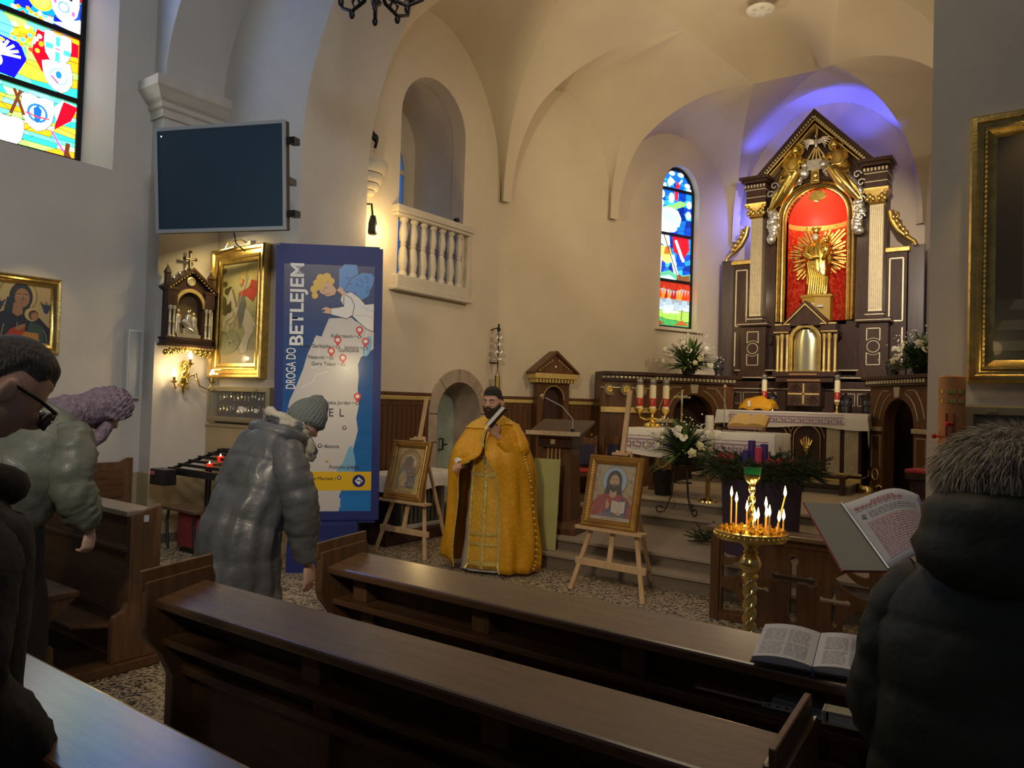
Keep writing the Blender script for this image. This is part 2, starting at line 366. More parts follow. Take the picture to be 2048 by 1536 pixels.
for i in range(7):
    A,u,n,L=AW[i]; apex=A+u*(L*APT[i]); apex.z=APZ[i]
    for side in (0,1):
        s=SP[i+side]; rings=[]
        for t in TT:
            f=max(0,1-t*5)*.075; w=(t*APT[i]) if side==0 else 1-t*(1-APT[i]); wp=A+u*(L*w); wp.z=walltop(i,w); gp=groin(s,CC[i],t)+(u if side==0 else -u)*f+(V((-3.2,9.3,0))-V((*s,0))).normalized()*f*1.2
            rings.append([lerp(wp,gp,v/6) for v in range(7)])
        vmb.loft(rings,cap=False,closed=False)
struct(vmb.build('vault_cell',PL,smooth=30,weld=.002))
vmb=MB(); T0=V((-3.3,5.88,7.05)); T1=V((-3.2,5.88,7.05))
for i in range(8):
    s=SP[i]; lc=CC[i-1] if i>0 else None; rc=CC[i] if i<7 else None
    pu=V((0,.001,0)); rings=[]
    pl=AW[i-1][1] if i>0 else V((0,0,0)); pr_=AW[i][1] if i<7 else V((0,0,0))
    for ph in (0,1):
        for k,t in enumerate(TT if ph==0 else [j/10 for j in range(1,11)]):
            def side(c,alt):
                if c is None:
                    if ph==0: p=lerp(V((*s,ZS)),alt,t); p.z=ZS+(alt.z-ZS)*qell(t); return p
                    return lerp(alt,KR,t)
                if ph==0: return groin(s,c,t)
                p=lerp(V(c),KR,t); p.z=c[2]+(KR.z-c[2])*qell(t); return p
            a=side(lc,T0 if i==0 else T1); b=side(rc,T0 if i==0 else T1)
            f=max(0,1-t*5)*.075 if ph==0 else 0
            inw=(V((-3.2,9.3,0))-V((*s,0))).normalized()*f*1.2
            a=a-pl*f+inw; b=b+pr_*f+inw; rings.append([lerp(a,b,v/6)-V((0,0,0)) for v in range(7)])
    vmb.loft(rings,cap=False,closed=False)
struct(vmb.build('ceiling',PL,smooth=32,weld=.004))
# steps and platforms
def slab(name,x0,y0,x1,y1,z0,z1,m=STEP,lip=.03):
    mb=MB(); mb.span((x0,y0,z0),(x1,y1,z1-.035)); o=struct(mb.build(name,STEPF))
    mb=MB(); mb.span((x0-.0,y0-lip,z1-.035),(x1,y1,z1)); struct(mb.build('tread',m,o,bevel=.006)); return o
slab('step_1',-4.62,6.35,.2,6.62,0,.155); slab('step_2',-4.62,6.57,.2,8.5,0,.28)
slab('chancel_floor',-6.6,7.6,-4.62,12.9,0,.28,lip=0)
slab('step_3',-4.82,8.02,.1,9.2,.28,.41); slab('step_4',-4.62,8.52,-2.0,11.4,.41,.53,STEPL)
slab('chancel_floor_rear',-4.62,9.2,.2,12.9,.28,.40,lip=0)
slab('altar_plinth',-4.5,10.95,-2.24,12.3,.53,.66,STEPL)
# side step by the doorway under the cloth-covered table
mb=MB(); mb.span((-6.6,5.95,0),(-5.98,7.6,.13)); struct(mb.build('baseboard_chancel',DWD,bevel=.008))
# ---------------------------------------------------------------- painted pictures (flat prints)
def figure_bust(p,cx,z,s,robe,robe2,hair,halo,face=(.50,.27,.15),beard=None,tilt=0):
    p.ell(halo,cx,z+.62*s,.27*s,.28*s,26)
    p.ring((.30,.20,.06),cx,z+.62*s,.265*s,.02*s)
    p.poly(robe,[(cx-.50*s,z-.1*s),(cx-.46*s,z+.14*s),(cx-.30*s,z+.31*s),(cx-.10*s,z+.40*s),(cx+.10*s,z+.40*s),(cx+.30*s,z+.31*s),(cx+.46*s,z+.14*s),(cx+.50*s,z-.1*s)])
    p.ell(hair,cx+tilt*.1*s,z+.60*s,.165*s,.215*s,22)
    p.poly(hair,[(cx-.15*s,z+.58*s),(cx-.19*s,z+.36*s),(cx+.19*s,z+.36*s),(cx+.15*s,z+.58*s)])
    p.poly(face,[(cx-.06*s,z+.50*s),(cx-.075*s,z+.34*s),(cx,z+.29*s),(cx+.075*s,z+.34*s),(cx+.06*s,z+.50*s)])
    fx=cx+tilt*.14*s
    p.ell(face,fx,z+.585*s,.105*s,.15*s,20)
    d=tuple(c*.35 for c in face)
    if beard:
        p.poly(beard,[(fx-.10*s,z+.58*s),(fx-.095*s,z+.50*s),(fx-.05*s,z+.43*s),(fx,z+.40*s),(fx+.05*s,z+.43*s),(fx+.095*s,z+.50*s),(fx+.10*s,z+.58*s),(fx+.06*s,z+.54*s),(fx,z+.545*s),(fx-.06*s,z+.54*s)])
        p.ell((.40,.16,.12),fx,z+.515*s,.03*s,.009*s,10)
    else: p.ell((.42,.12,.09),fx,z+.505*s,.028*s,.010*s,10)
    for sx in(-1,1):
        p.line(d,[(fx+sx*.075*s,z+.635*s),(fx+sx*.04*s,z+.648*s),(fx+sx*.018*s,z+.638*s)],.012*s)
        p.ell((.75,.68,.58),fx+sx*.045*s,z+.612*s,.026*s,.011*s,10); p.ell((.03,.02,.02),fx+sx*.045*s,z+.612*s,.011*s,.011*s,8)
    p.line(d,[(fx+.012*s,z+.61*s),(fx+.022*s,z+.555*s),(fx-.008*s,z+.553*s)],.010*s)
    for k in range(5):
        x=cx-.36*s+k*.18*s; p.line(robe2,[(x,z+.20*s-abs(x-cx)*.2),(x+(x-cx)*.12,z+.06*s),(x+(x-cx)*.2,z-.08*s)],.018*s)
def scrolls(p,w,h,col,n=7,s=.05):
    for sx in(-1,1):
        for z0 in(h*.07,h*.93):
            x0=sx*w*.40
            for k in range(n):
                a=k*2.399; r=s*.28*math.sqrt(k)
                p.ring(col,x0+r*math.cos(a),z0+r*math.sin(a)*.9,s*.16,s*.05,8)
# ---------------------------------------------------------------- left stained window
def mosaic(p,x0,z0,x1,z1,cols,nr,nc,seed,clip=None,lead=(.01,.012,.015)):
    r=random.Random(seed); pts={}
    for i in range(nr+1):
        for j in range(nc+1):
            x=x0+(x1-x0)*j/nc+(r.uniform(-.3,.3)*(x1-x0)/nc if 0<j<nc else 0); z=z0+(z1-z0)*i/nr+(r.uniform(-.35,.35)*(z1-z0)/nr if 0<i<nr else 0); pts[i,j]=(x,z)
    lines=[]
    for i in range(nr):
        for j in range(nc):
            q=[pts[i,j],pts[i,j+1],pts[i+1,j+1],pts[i+1,j]]; c=cols(i,j,r) if callable(cols) else r.choice(cols)
            p.poly(c,q); p.y+=p.st
    p.y-=p.st
    for i in range(1,nr): p.line(lead,[pts[i,j] for j in range(nc+1)],.006)
    for j in range(1,nc): p.line(lead,[pts[i,j] for i in range(nr+1)],.004)
def shield(p,cx,cz,w,h,col=(1.2,1.2,1.2),rot=0):
    pts=[(-.5,.45),(-.25,.5),(0,.44),(.25,.5),(.5,.45),(.52,.1),(.45,-.2),(.25,-.42),(0,-.52),(-.25,-.42),(-.45,-.2),(-.52,.1)]
    ca,sa=math.cos(rot),math.sin(rot); q=[(cx+(a*ca*w-b*sa*h),cz+(a*sa*w+b*ca*h)) for a,b in pts]
    p.poly(col,q); p.line((.05,.06,.09),q,.007,True)
wt=thing('window_1','left wall stained glass window',None,(-8.40,2.81,WZ0+.04),PI/2); del wt['label'],wt['category']; wt['kind']='structure'
hw=(WY1-WY0-.42)/2-.0
zs_,zt_=WZS-WZ0-.04,WZT-.2-WZ0-.04
mb=MB(); mb.prism(archpoly(-hw,hw,0,zs_,zt_),XZ(-.02),.05,[archpoly(-hw+.055,hw-.055,.05,zs_,zt_-.055)]); mb.build('window_frame',BLK,wt)
barz=[.66,1.34,2.02,2.70]
for z in barz:
    mb=MB(); mb.span((-hw+.03,-.03,z-.028),(hw-.03,.02,z+.028)); mb.build('glazing_bar',BLK,wt)
G_=[(.25,.95,.60),(.45,.95,.25),(1.0,.75,.12),(1.0,.45,.05),(.10,.80,.75),(.75,.95,.45),(.9,.55,.15),(.35,.9,.85)]
B_=[(.02,.35,1.0),(.03,.60,1.0),(.05,.15,.85),(.25,.80,1.0),(.02,.05,.55)]
W1=(1.25,1.25,1.28); RD=(1.0,.01,.06)
edges=[.04]+barz+[zs_+.02]
for k in range(5):
    z0,z1=edges[k]+.02,edges[k+1]-.02; p=Paint(.005,.0001)
    if k==0:
        mosaic(p,-hw+.05,z0,hw-.05,z1,lambda i,j,r:G_[(i*3+j//3+r.randint(0,1))%8],11,7,3)
        for x,z,w,h in((.42,.42,.30,.36),(.15,.16,.30,.33),(-.22,.20,.26,.34),(-.55,.42,.3,.36)): shield(p,x-.0,z,w,h,W1)
        p.poly(RD,[(.58,.30),(.74,.44),(.80,.60),(.66,.62),(.60,.44)]); p.poly(W1,[(.56,.52),(.66,.63),(.60,.40)])
        p.ring((.03,.25,.75),.42,.42,.085,.025); p.poly((.03,.22,.7),[(.42,.50),(.46,.46),(.45,.36),(.42,.32),(.39,.36),(.38,.46)]); p.line((.8,.1,.12),[(.31,.40),(.42,.38),(.53,.39)],.015)
        p.line((.7,.15,.5),[(.56,.28),(.62,.18),(.70,.08)],.02)
        p.line((.22,.09,.05),[(.70,.02),(.72,.20)],.045); p.line((.22,.09,.05),[(.71,.12),(.76,.02)],.03); p.line((.24,.10,.05),[(.18,.34),(.26,.6)],.03); p.line((.24,.10,.05),[(.30,.36),(.2,.6)],.03)
        p.line((.1,.09,.1),[(.08,.16),(.2,.17)],.006); p.line((.1,.09,.1),[(.1,.10),(.2,.11)],.005)
    elif k==1:
        mosaic(p,-hw+.05,z0,hw-.05,z1,lambda i,j,r:(B_ if i>2 and j<4 else G_)[r.randint(0,4)],7,7,5)
        p.poly((.03,.02,.55),[(-.1,.72),(.20,.70),(.30,.92),(.24,1.06),(-.1,1.1)])
        for a in range(9): p.line(W1,[(.06,.90),(.06+.19*math.cos(.2+a*.33),.93+.17*math.sin(.2+a*.33)-.04)],.026)
        p.ell(W1,.06,.95,.045,.07); p.ell(W1,.06,.83,.03,.05); p.line((1,.7,.1),[(.02,1.04),(.10,1.04)],.025)
        p.poly(RD,[(.38,1.27),(.50,1.26),(.50,.95),(.56,.78),(.44,.86),(.34,1.02)]); p.poly(RD,[(.70,1.27),(.78,1.26),(.78,1.13),(.70,1.11)])
        shield(p,.58,1.14,.26,.34,W1); shield(p,.60,.86,.28,.32,W1,.2)
        for x,z,a,b in((.58,1.22,.022,.05),(.58,1.06,.022,.05),(.50,1.15,.035,.028),(.67,1.13,.035,.028)): p.rect((.15,.62,.62),x-a,z-b,x+a,z+b)
        p.ell((.9,.3,.35),.58,1.14,.03,.012); p.ell((.04,.3,.6),.60,.88,.03,.04); p.ring((.2,.6,.8),.60,.86,.08,.012); p.line((.8,.15,.3),[(.53,.85),(.6,.79)],.02)
        for q in range(26):
            a=rnd.uniform(.16,.44); b=rnd.uniform(1.02,1.27); c=rnd.choice([(1,.42,.05),(1,.65,.1),(1.1,1.1,1.1),(.2,.5,1),(.9,.12,.1)]); p.ell(c,a,b,.024,.024,7)
    elif k==2:
        mosaic(p,-hw+.05,z0,hw-.05,z1,B_,6,7,8)
        p.poly((.05,.55,1.0),[(-.3,1.36),(.15,1.36),(.24,1.9),(-.1,2.0)]); p.ell((1,.5,.05),.07,1.52,.10,.05,12,.3)
        p.ell((1,.75,.08),.40,1.62,.13,.15); p.ell((1.1,.85,.2),.40,1.60,.085,.11)
        for a in range(7): p.ell((1,.82,.25),.40+.15*math.cos(a*.5),1.64+.15*math.sin(a*.5),.03,.03,9)
        p.poly(RD,[(.56,1.98),(.80,1.99),(.80,1.70),(.70,1.78),(.62,1.82)]); shield(p,.63,1.62,.28,.36,W1)
        p.ring((.05,.35,.55),.62,1.60,.05,.014); p.line((.06,.06,.12),[(.55,1.74),(.70,1.70)],.03); p.rect((.5,.2,.6),.52,1.61,.55,1.66); p.rect((.5,.2,.6),.70,1.54,.73,1.59)
        p.poly(W1,[(.50,1.40),(.80,1.37),(.80,1.54),(.62,1.44)])
        for q in range(14): p.ell(rnd.choice([(1,.42,.05),(1,1,1),(.9,.12,.1)]),rnd.uniform(.15,.5),rnd.uniform(1.37,1.45),.022,.022,7)
    else: mosaic(p,-hw+.05,z0,hw-.05,z1,B_+G_[:2]+[W1],6,7,9+k)
    pn=p.build('glass_panel',GLASS,wt)
p=Paint(.005,.0001); ap=arcpts(0,zs_,hw-.05,zt_-.055-zs_,0,PI,18); p.poly((.05,.4,1.0),ap)
for k in range(1,18,3): p.line((.01,.01,.015),[(0,zs_+.02),ap[k]],.008)
p.build('glass_panel',GLASS,wt)
# ---------------------------------------------------------------- madonna icon on the left wall
t=thing('framed_icon','gilded framed painting of a mother in dark blue with child on left wall','painting',(-8.1,3.065,1.985),PI/2)
W,H=.64,.74
frame_mb(W,H,[(0,0),(0,.05),(.012,.065),(.03,.055),(.045,.06),(.065,.035),(.085,.03),(.09,.0)]).build('frame',GLD,t,smooth=40)
p=Paint(-.012,.00006); p.rect((.50,.37,.17),-W/2+.07,.07,W/2-.07,H-.07)
for k in range(9): p.line((.42,.30,.12),[(-.24+rnd.uniform(0,.4),rnd.uniform(.1,.66)),(-.24+rnd.uniform(0,.45),rnd.uniform(.1,.66))],.004)
figure_bust(p,-.05,.16,.62,(.025,.035,.055),(.22,.20,.12),(.03,.045,.06),(.52,.40,.18),(.36,.19,.10),tilt=.4)
p.poly((.42,.06,.03),[(-.20,.08),(-.10,.22),(.02,.28),(.02,.08)]); p.poly((.05,.09,.07),[(.02,.10),(.06,.30),(.17,.26),(.20,.10)])
p.poly((.48,.22,.06),[(-.06,.08),(.02,.20),(.14,.19),(.15,.08)])
p.ell((.55,.42,.2),.075,.37,.065); p.ell((.10,.05,.03),.09,.365,.045,.05); p.ell((.38,.20,.11),.10,.355,.033,.04)
for x,z in((-.21,.43),(.20,.44)):
    p.ell((.05,.07,.12),x,z,.028,.05); p.poly((.05,.06,.10),[(x-.06,z+.07),(x,z+.02),(x-.02,z-.03)]); p.poly((.05,.06,.10),[(x+.06,z+.07),(x,z+.02),(x+.02,z-.03)]); p.ell((.35,.20,.12),x,z+.055,.017)
p.ell((.36,.19,.10),-.02,.24,.05,.02,12,.5)
p.build('canvas',PRTG,t)
light('icon_lamp','SPOT',(-7.55,3.15,2.95),3.0,(1,.72,.32),.04,(-8.1,3.1,2.3),spot=80)
# slim loudspeaker
t=thing('column_speaker','slim pale grey column loudspeaker on left wall beside the pilaster','speaker',(-8.1,4.12,1.56),PI/2)
mb=MB(); mb.span((-.075,-.10,0),(.075,-.02,.74)); mb.build('case',LGRY,t,bevel=.012)
mb=MB(); mb.span((-.06,-.105,.02),(.06,-.10,.72)); mb.build('grille',GRYP,t)
mb=MB(); mb.span((-.02,-.02,.5),(.02,0,.56)); mb.build('bracket',BLK,t)
# ---------------------------------------------------------------- television
c=CAMP+7.0*((440.5-1024)/FPX*rt-(357-768)/FPX*up+fw)
t=thing('television','wide flat television with dark blank screen hanging in the corner','television',c,R_(20),tilt=R_(-3))
t.rotation_euler=(R_(5),R_(0),R_(22))
W,H=1.38,.985
mb=MB(); mb.span((-W/2,-.02,-H/2),(W/2,.06,H/2)); mb.build('back_cover',BLK,t,bevel=.01)
mb=MB(); r=lambda x,z,y:[V((-x,y,-z)),V((x,y,-z)),V((x,y,z)),V((-x,y,z))]
mb.loft([r(W/2,H/2,0),r(W/2,H/2,-.03),r(W/2-.025,H/2-.03,-.03),r(W/2-.028,H/2-.035,-.02)],cap=False); mb.build('bezel',GRYP,t)
mb=MB(); mb.span((-W/2+.02,-.0215,-H/2+.03),(W/2-.02,-.019,H/2-.03)); mb.build('screen',SCR,t)
mb=MB(); mb.ell((-W/2+.075,-.023,H/2-.08),.006,8,6); mb.build('reflection_led',mat('white_led',(1,1,1),emit=(1,1,1),es=3),t)
for z in(.32,-.34):
    mb=MB(); mb.span((W/2-.35,.06,z-.02),(W/2+.06,.10,z+.02)); mb.span((W/2+.0,.02,z-.03),(W/2+.07,.12,z+.03)); mb.build('bracket_arm',BLK,t)
mb=MB(); mb.bar((W/2-.1,.10,0),(W/2-.25,.55,.05),.06,.06); mb.build('wall_arm',BLK,t)
mb=MB(); mb.tube([(.10,.05,-H/2+.02),(.09,.10,-H/2-.10),(.12,.2,-H/2-.16)],.006,6); mb.build('cable',BLK,t)
# ---------------------------------------------------------------- carved station shrine on the pilaster
t=thing('carved_shrine','small dark gothic shrine with gabled top, cross and carved figures on pilaster','shrine',(-7.87,4.575,2.05),PI/2)
mb=MB(); mb.span((-.29,-.17,.09),(.29,0,.12)); mb.span((-.27,-.15,.12),(.27,0,.17)); mb.span((-.285,-.16,.17),(.285,0,.19)); mb.build('ledge',DWD,t,bevel=.004)
mb=MB()
for k in range(15): mb.box((-.266+k*.038,-.162,.08),(.02,.02,.02))
mb.build('dentil_row',GLP,t)
mb=MB()
for k in range(9):
    x=-.24+k*.06; mb.ell((x,-.10,.045-.03*math.cos(k*PI/4)*.8),(.04,.03,.035),8,6)
    mb.ell((x+.03,-.12,.05),(.018,.018,.025),7,5)
mb.build('carved_apron',GLDB,t,smooth=60)
mb=MB(); gab=[(-.25,.19),(.25,.19),(.25,.72),(.27,.72),(0,.93),(-.27,.72),(-.25,.72)]
mb.prism(gab,XZ(-.12),.12,[archpoly(-.155,.155,.22,.53,.70)]); mb.build('case',DWD,t)
mb=MB(); mb.span((-.17,-.02,.19),(.17,-.005,.72)); mb.build('back_panel',mat('dim_gold_panel',(.16,.10,.04),.6),t)
mb=MB(); o_=archpoly(-.185,.185,.53,.53,.735)[1:]; i_=archpoly(-.15,.15,.53,.53,.695)[1:]
mb.loft([[V((a,-.125,b)) for a,b in i_],[V((a,-.14,b)) for a,b in i_],[V((a,-.14,b)) for a,b in o_],[V((a,-.125,b)) for a,b in o_]],cap=False,closed=False); mb.build('arch_moulding',GLP,t)
for sx in(-1,1):
    gableroof(.29,.715,.93,.028,-.19,.19,sx).build('roof_slope',DWD,t)
    mb=MB()
    for k in range(9): f=(k+.5)/9; mb.box((sx*.27*(1-f),-.165,.71+.215*f),(.018,.02,.018))
    mb.build('roof_dentils',GLP,t)
    for k in range(4):
        f=(k+.6)/4.4; mb=MB(); mb.ell((sx*.29*(1-f),-.09,.75+.235*f),(.022,.02,.026),8,6); mb.build('crocket',SIL,t,smooth=60)
    for x in(.235,.19):
        mb=MB(); mb.lathe([(.02,.19),(.024,.20),(.014,.22),(.013,.34),(.018,.35),(.013,.36),(.013,.48),(.022,.50),(.022,.53),(0.001,.53)],(sx*x,-.14,0),10); mb.build('column',PGLD,t,smooth=40)
    mb=MB(); mb.span((sx*.165,-.165,.53),(sx*.275,-.10,.71)); mb.span((sx*.155,-.17,.69),(sx*.29,-.09,.72)); mb.build('capital_block',DWD,t,bevel=.004)
    mb=MB(); mb.box((sx*.255,-.10,.80),(.05,.05,.16)); mb.loft([[V((sx*.255+a*.035,-.10+b*.035,.88)) for a,b in((-1,-1),(1,-1),(1,1),(-1,1))],[V((sx*.255+a*.002,-.10+b*.002,.96)) for a,b in((-1,-1),(1,-1),(1,1),(-1,1))]]); mb.build('pinnacle',DWD,t)
    mb=MB(); mb.ell((sx*.255,-.10,.965),.014,8,6); mb.build('pinnacle_knob',PGLD,t,smooth=60)
mb=MB(); mb.lathe([(.001,0),(.05,.0),(.05,.012),(.035,.016),(.03,.006),(.001,.006)],(0,-.125,.815),16,M.Rotation(PI/2,3,'X')); mb.build('rosette',PGLD,t,smooth=40)
mb=MB(); mb.box((0,-.09,1.04),(.024,.02,.20)); mb.box((0,-.09,1.07),(.13,.02,.024))
for x,z in((.065,1.07),(-.065,1.07),(0,1.145)): mb.ell((x,-.09,z),.02,8,6)
mb.lathe([(.04,.94),(.03,.955),(.012,.97)],(0,-.09,0),8); mb.build('cross',DWD,t)
mb=MB(); mb.box((0,-.102,1.04),(.010,.006,.19)); mb.box((0,-.102,1.07),(.12,.006,.010)); mb.build('cross_inlay',PGLD,t)
def mini(mb,x,y,z,h,lean=0):
    pts=[(0,.17),(.06,.20),(.2,.17),(.4,.13),(.6,.14),(.74,.15),(.82,.07)]
    mb.loft([[V((x+lean*f*h+r*h*math.cos(a)*(1+.12*math.sin(5*a)),y+r*h*.7*math.sin(a),z+f*h)) for a in [2*PI*k/14 for k in range(14)]] for f,r in pts])
    mb.ell((x+lean*.92*h,y,z+.91*h),(.075*h,.08*h,.095*h),10,7)
for x,h,l,m_ in((-.11,.27,.05,PGLD),(.11,.25,-.1,PGLD),(.02,.27,0,SIL),(.06,.29,.0,BRS)):
    mb=MB(); mini(mb,x,-.06 if x<.05 or x>.1 else -.03,.235,h,l); mb.build('carved_figure',m_,t,smooth=60)
mb=MB(); mb.tube([(-.07,-.10,.38),(-.02,-.12,.33),(.04,-.12,.30),(.07,-.11,.27)],[.03,.035,.03,.02],8); mb.build('carved_body',SIL,t,smooth=60)
mb=MB(); mb.span((-.14,-.13,.19),(.14,-.02,.235)); mb.span((-.06,-.12,.235),(.07,-.05,.30)); mb.build('carved_ground',PGLD,t,bevel=.005)
# ---------------------------------------------------------------- three armed wall sconce
t=thing('wall_sconce','ornate three armed gilt sconce with lit bulbs under the carved shrine','lamp',(-7.87,4.58,1.62),PI/2)
mb=MB(); mb.lathe([(.001,.0),(.02,.03),(.012,.06),(.03,.10),(.055,.16),(.04,.22),(.05,.30),(.035,.36),(.001,.38)],(0,-.045,0),12)
for k in range(16): a=k*2.4; mb.ell((.04*math.cos(a),-.07-.02*math.sin(a),.08+k*.018),(.020,.02,.016),7,5)
mb.build('back_plate',GLDB,t,smooth=60)
mb=MB(); mb.ell((0,-.085,.26),(.035,.03,.05),10,8); mb.ell((0,-.09,.325),(.026,.026,.03),10,8); mb.build('putto',GLDB,t,smooth=60)
for x,y,zt in((-.14,-.10,.19),(.30,-.12,.20),(.01,-.15,.39)):
    mb=MB(); mb.tube([(0,-.06,.16),(x*.35,-.06+y*.5,.24),(x*.55,y*.8,.10 if zt<.3 else .2),(x*.85,y,.06 if zt<.3 else .28),(x,y,zt-.07)],[.008,.009,.009,.008,.008],8)
    mb.tube([(x*.35,y*.6,.22),(x*.45,y*.7,.16),(x*.36,y*.75,.13)],[.006,.006,.003],6); ar=mb.build('arm',BRS,t,smooth=60)
    mb=MB(); mb.lathe([(.001,-.075),(.012,-.07),(.035,-.055),(.045,-.045),(.016,-.05),(.016,0),(.001,0)],(x,y,zt),12); mb.build('candle_cup',BRS,ar,smooth=40)
    mb=MB(); mb.lathe([(.012,0),(.022,.018),(.024,.04),(.016,.065),(.004,.09),(.001,.092)],(x,y,zt),12); mb.build('bulb',BULB,ar,smooth=60)
for y,x,z in((4.44,-7.76,1.86),(4.89,-7.74,1.87),(4.60,-7.72,2.06)): light('sconce_light','POINT',(x+.07,y,z),2.6,(1,.74,.36),.02)
# ---------------------------------------------------------------- horseman painting
t=thing('framed_painting','tall gilt framed painting of a horseman in a red cloak with brass picture light','painting',(-7.345,4.96,1.815),0)
W,H=.99,1.455
frame_mb(W,H,[(0,0),(0,.09),(.015,.105),(.04,.10),(.055,.08),(.09,.075),(.10,.085),(.115,.08),(.13,.06),(.165,.055),(.17,.03)]).build('frame',GLD,t,smooth=35)
p=Paint(-.032,.00006); x0,x1,z0,z1=-W/2+.165,W/2-.165,.165,H-.165; X=lambda f:x0+(x1-x0)*f; Z=lambda f:z0+(z1-z0)*f
p.rect((.32,.32,.20),x0,z0,x1,z1)
for k in range(12): f=k/12; p.rect((.22+.20*f,.20+.18*f,.10+.08*f),x0,Z(.10+.075*k),x1,Z(min(1,.10+.075*(k+1))))
p.ell((.48,.40,.14),X(.72),Z(.9),.17,.12)
p.rect((.30,.25,.14),x0,z0,x1,Z(.13))
for k in range(26): p.ell((.05+.04*rnd.random(),.06,.02),X(rnd.uniform(.0,.22)),Z(rnd.uniform(.5,.95-.2*rnd.random())),.05,.035,8)
for k in range(16): p.ell((.22,.24,.10),X(rnd.uniform(.6,1)*.97),Z(rnd.uniform(.28,.5)),.04,.03,8)
wh=(.40,.36,.27); dk=(.16,.12,.08); gy=(.12,.12,.11)
p.poly(wh,[(X(.60),Z(.10)),(X(.52),Z(.16)),(X(.68),Z(.30)),(X(.60),Z(.40)),(X(.45),Z(.46)),(X(.34),Z(.52)),(X(.26),Z(.60)),(X(.20),Z(.72)),(X(.26),Z(.755)),(X(.34),Z(.70)),(X(.40),Z(.60)),(X(.55),Z(.55)),(X(.72),Z(.53)),(X(.88),Z(.44)),(X(.90),Z(.32)),(X(.78),Z(.22)),(X(.74),Z(.12))])
p.poly(wh,[(X(.34),Z(.52)),(X(.16),Z(.50)),(X(.04),Z(.42)),(X(.06),Z(.34)),(X(.12),Z(.43)),(X(.30),Z(.46))]); p.line(wh,[(X(.36),Z(.45)),(X(.20),Z(.40)),(X(.18),Z(.32))],.035)
p.poly(wh,[(X(.20),Z(.72)),(X(.12),Z(.64)),(X(.13),Z(.585)),(X(.20),Z(.60)),(X(.27),Z(.66))]); p.line(dk,[(X(.28),Z(.74)),(X(.36),Z(.64)),(X(.42),Z(.56))],.03)
p.line(wh,[(X(.86),Z(.42)),(X(.98),Z(.34)),(X(.96),Z(.2))],.03)
p.poly(gy,[(X(.44),Z(.48)),(X(.46),Z(.70)),(X(.60),Z(.72)),(X(.68),Z(.58)),(X(.62),Z(.42)),(X(.52),Z(.34))])
p.poly((.34,.045,.03),[(X(.46),Z(.68)),(X(.58),Z(.74)),(X(.74),Z(.72)),(X(.80),Z(.82)),(X(.96),Z(.80)),(X(1.0),Z(.72)),(X(.86),Z(.60)),(X(.68),Z(.66))])
p.line((.18,.02,.02),[(X(.60),Z(.70)),(X(.80),Z(.76)),(X(.92),Z(.70))],.012)
p.ell((.30,.18,.10),X(.52),Z(.795),.035,.042); p.ell((.40,.30,.08),X(.51),Z(.82),.042,.03); p.poly((.45,.06,.04),[(X(.56),Z(.84)),(X(.66),Z(.80)),(X(.56),Z(.78))])
p.line((.3,.3,.26),[(X(.58),Z(.72)),(X(.70),Z(.86))],.035); p.line((.35,.28,.14),[(X(.30),Z(.28)),(X(.72),Z(.98))],.010)
p.poly((.20,.20,.12),[(X(.0),Z(.10)),(X(.04),Z(.26)),(X(.22),Z(.34)),(X(.46),Z(.30)),(X(.56),Z(.20)),(X(.40),Z(.12)),(X(.18),Z(.08))]); p.line((.13,.13,.08),[(X(.05),Z(.22)),(X(.02),Z(.32)),(X(.14),Z(.30)),(X(.25),Z(.20)),(X(.4),Z(.22))],.02)
p.ring((.28,.26,.17),X(.25),Z(.19),.05,.018)
p.build('canvas',PRTG,t)
mb=MB(); mb.tube([(.12,-.02,H+.03),(.10,-.12,H+.06),(.02,-.22,H+.02),(.0,-.24,H-.06)],.008,8); ar=mb.build('lamp_arm',BRS,t,smooth=60)
mb=MB(); mb.tube([(-.16,-.25,H-.08),(.20,-.25,H-.06)],.022,10); mb.build('lamp_shade',BRS,ar,smooth=40)
mb=MB(); mb.box((.14,-.03,H+.035),(.09,.05,.05)); mb.build('lamp_bracket',LGRY,ar,bevel=.005)
light('picture_light','AREA',(-7.33,4.62,3.27),7.5,(1,.78,.36),.3,(-7.33,4.95,2.5),size_y=.05)
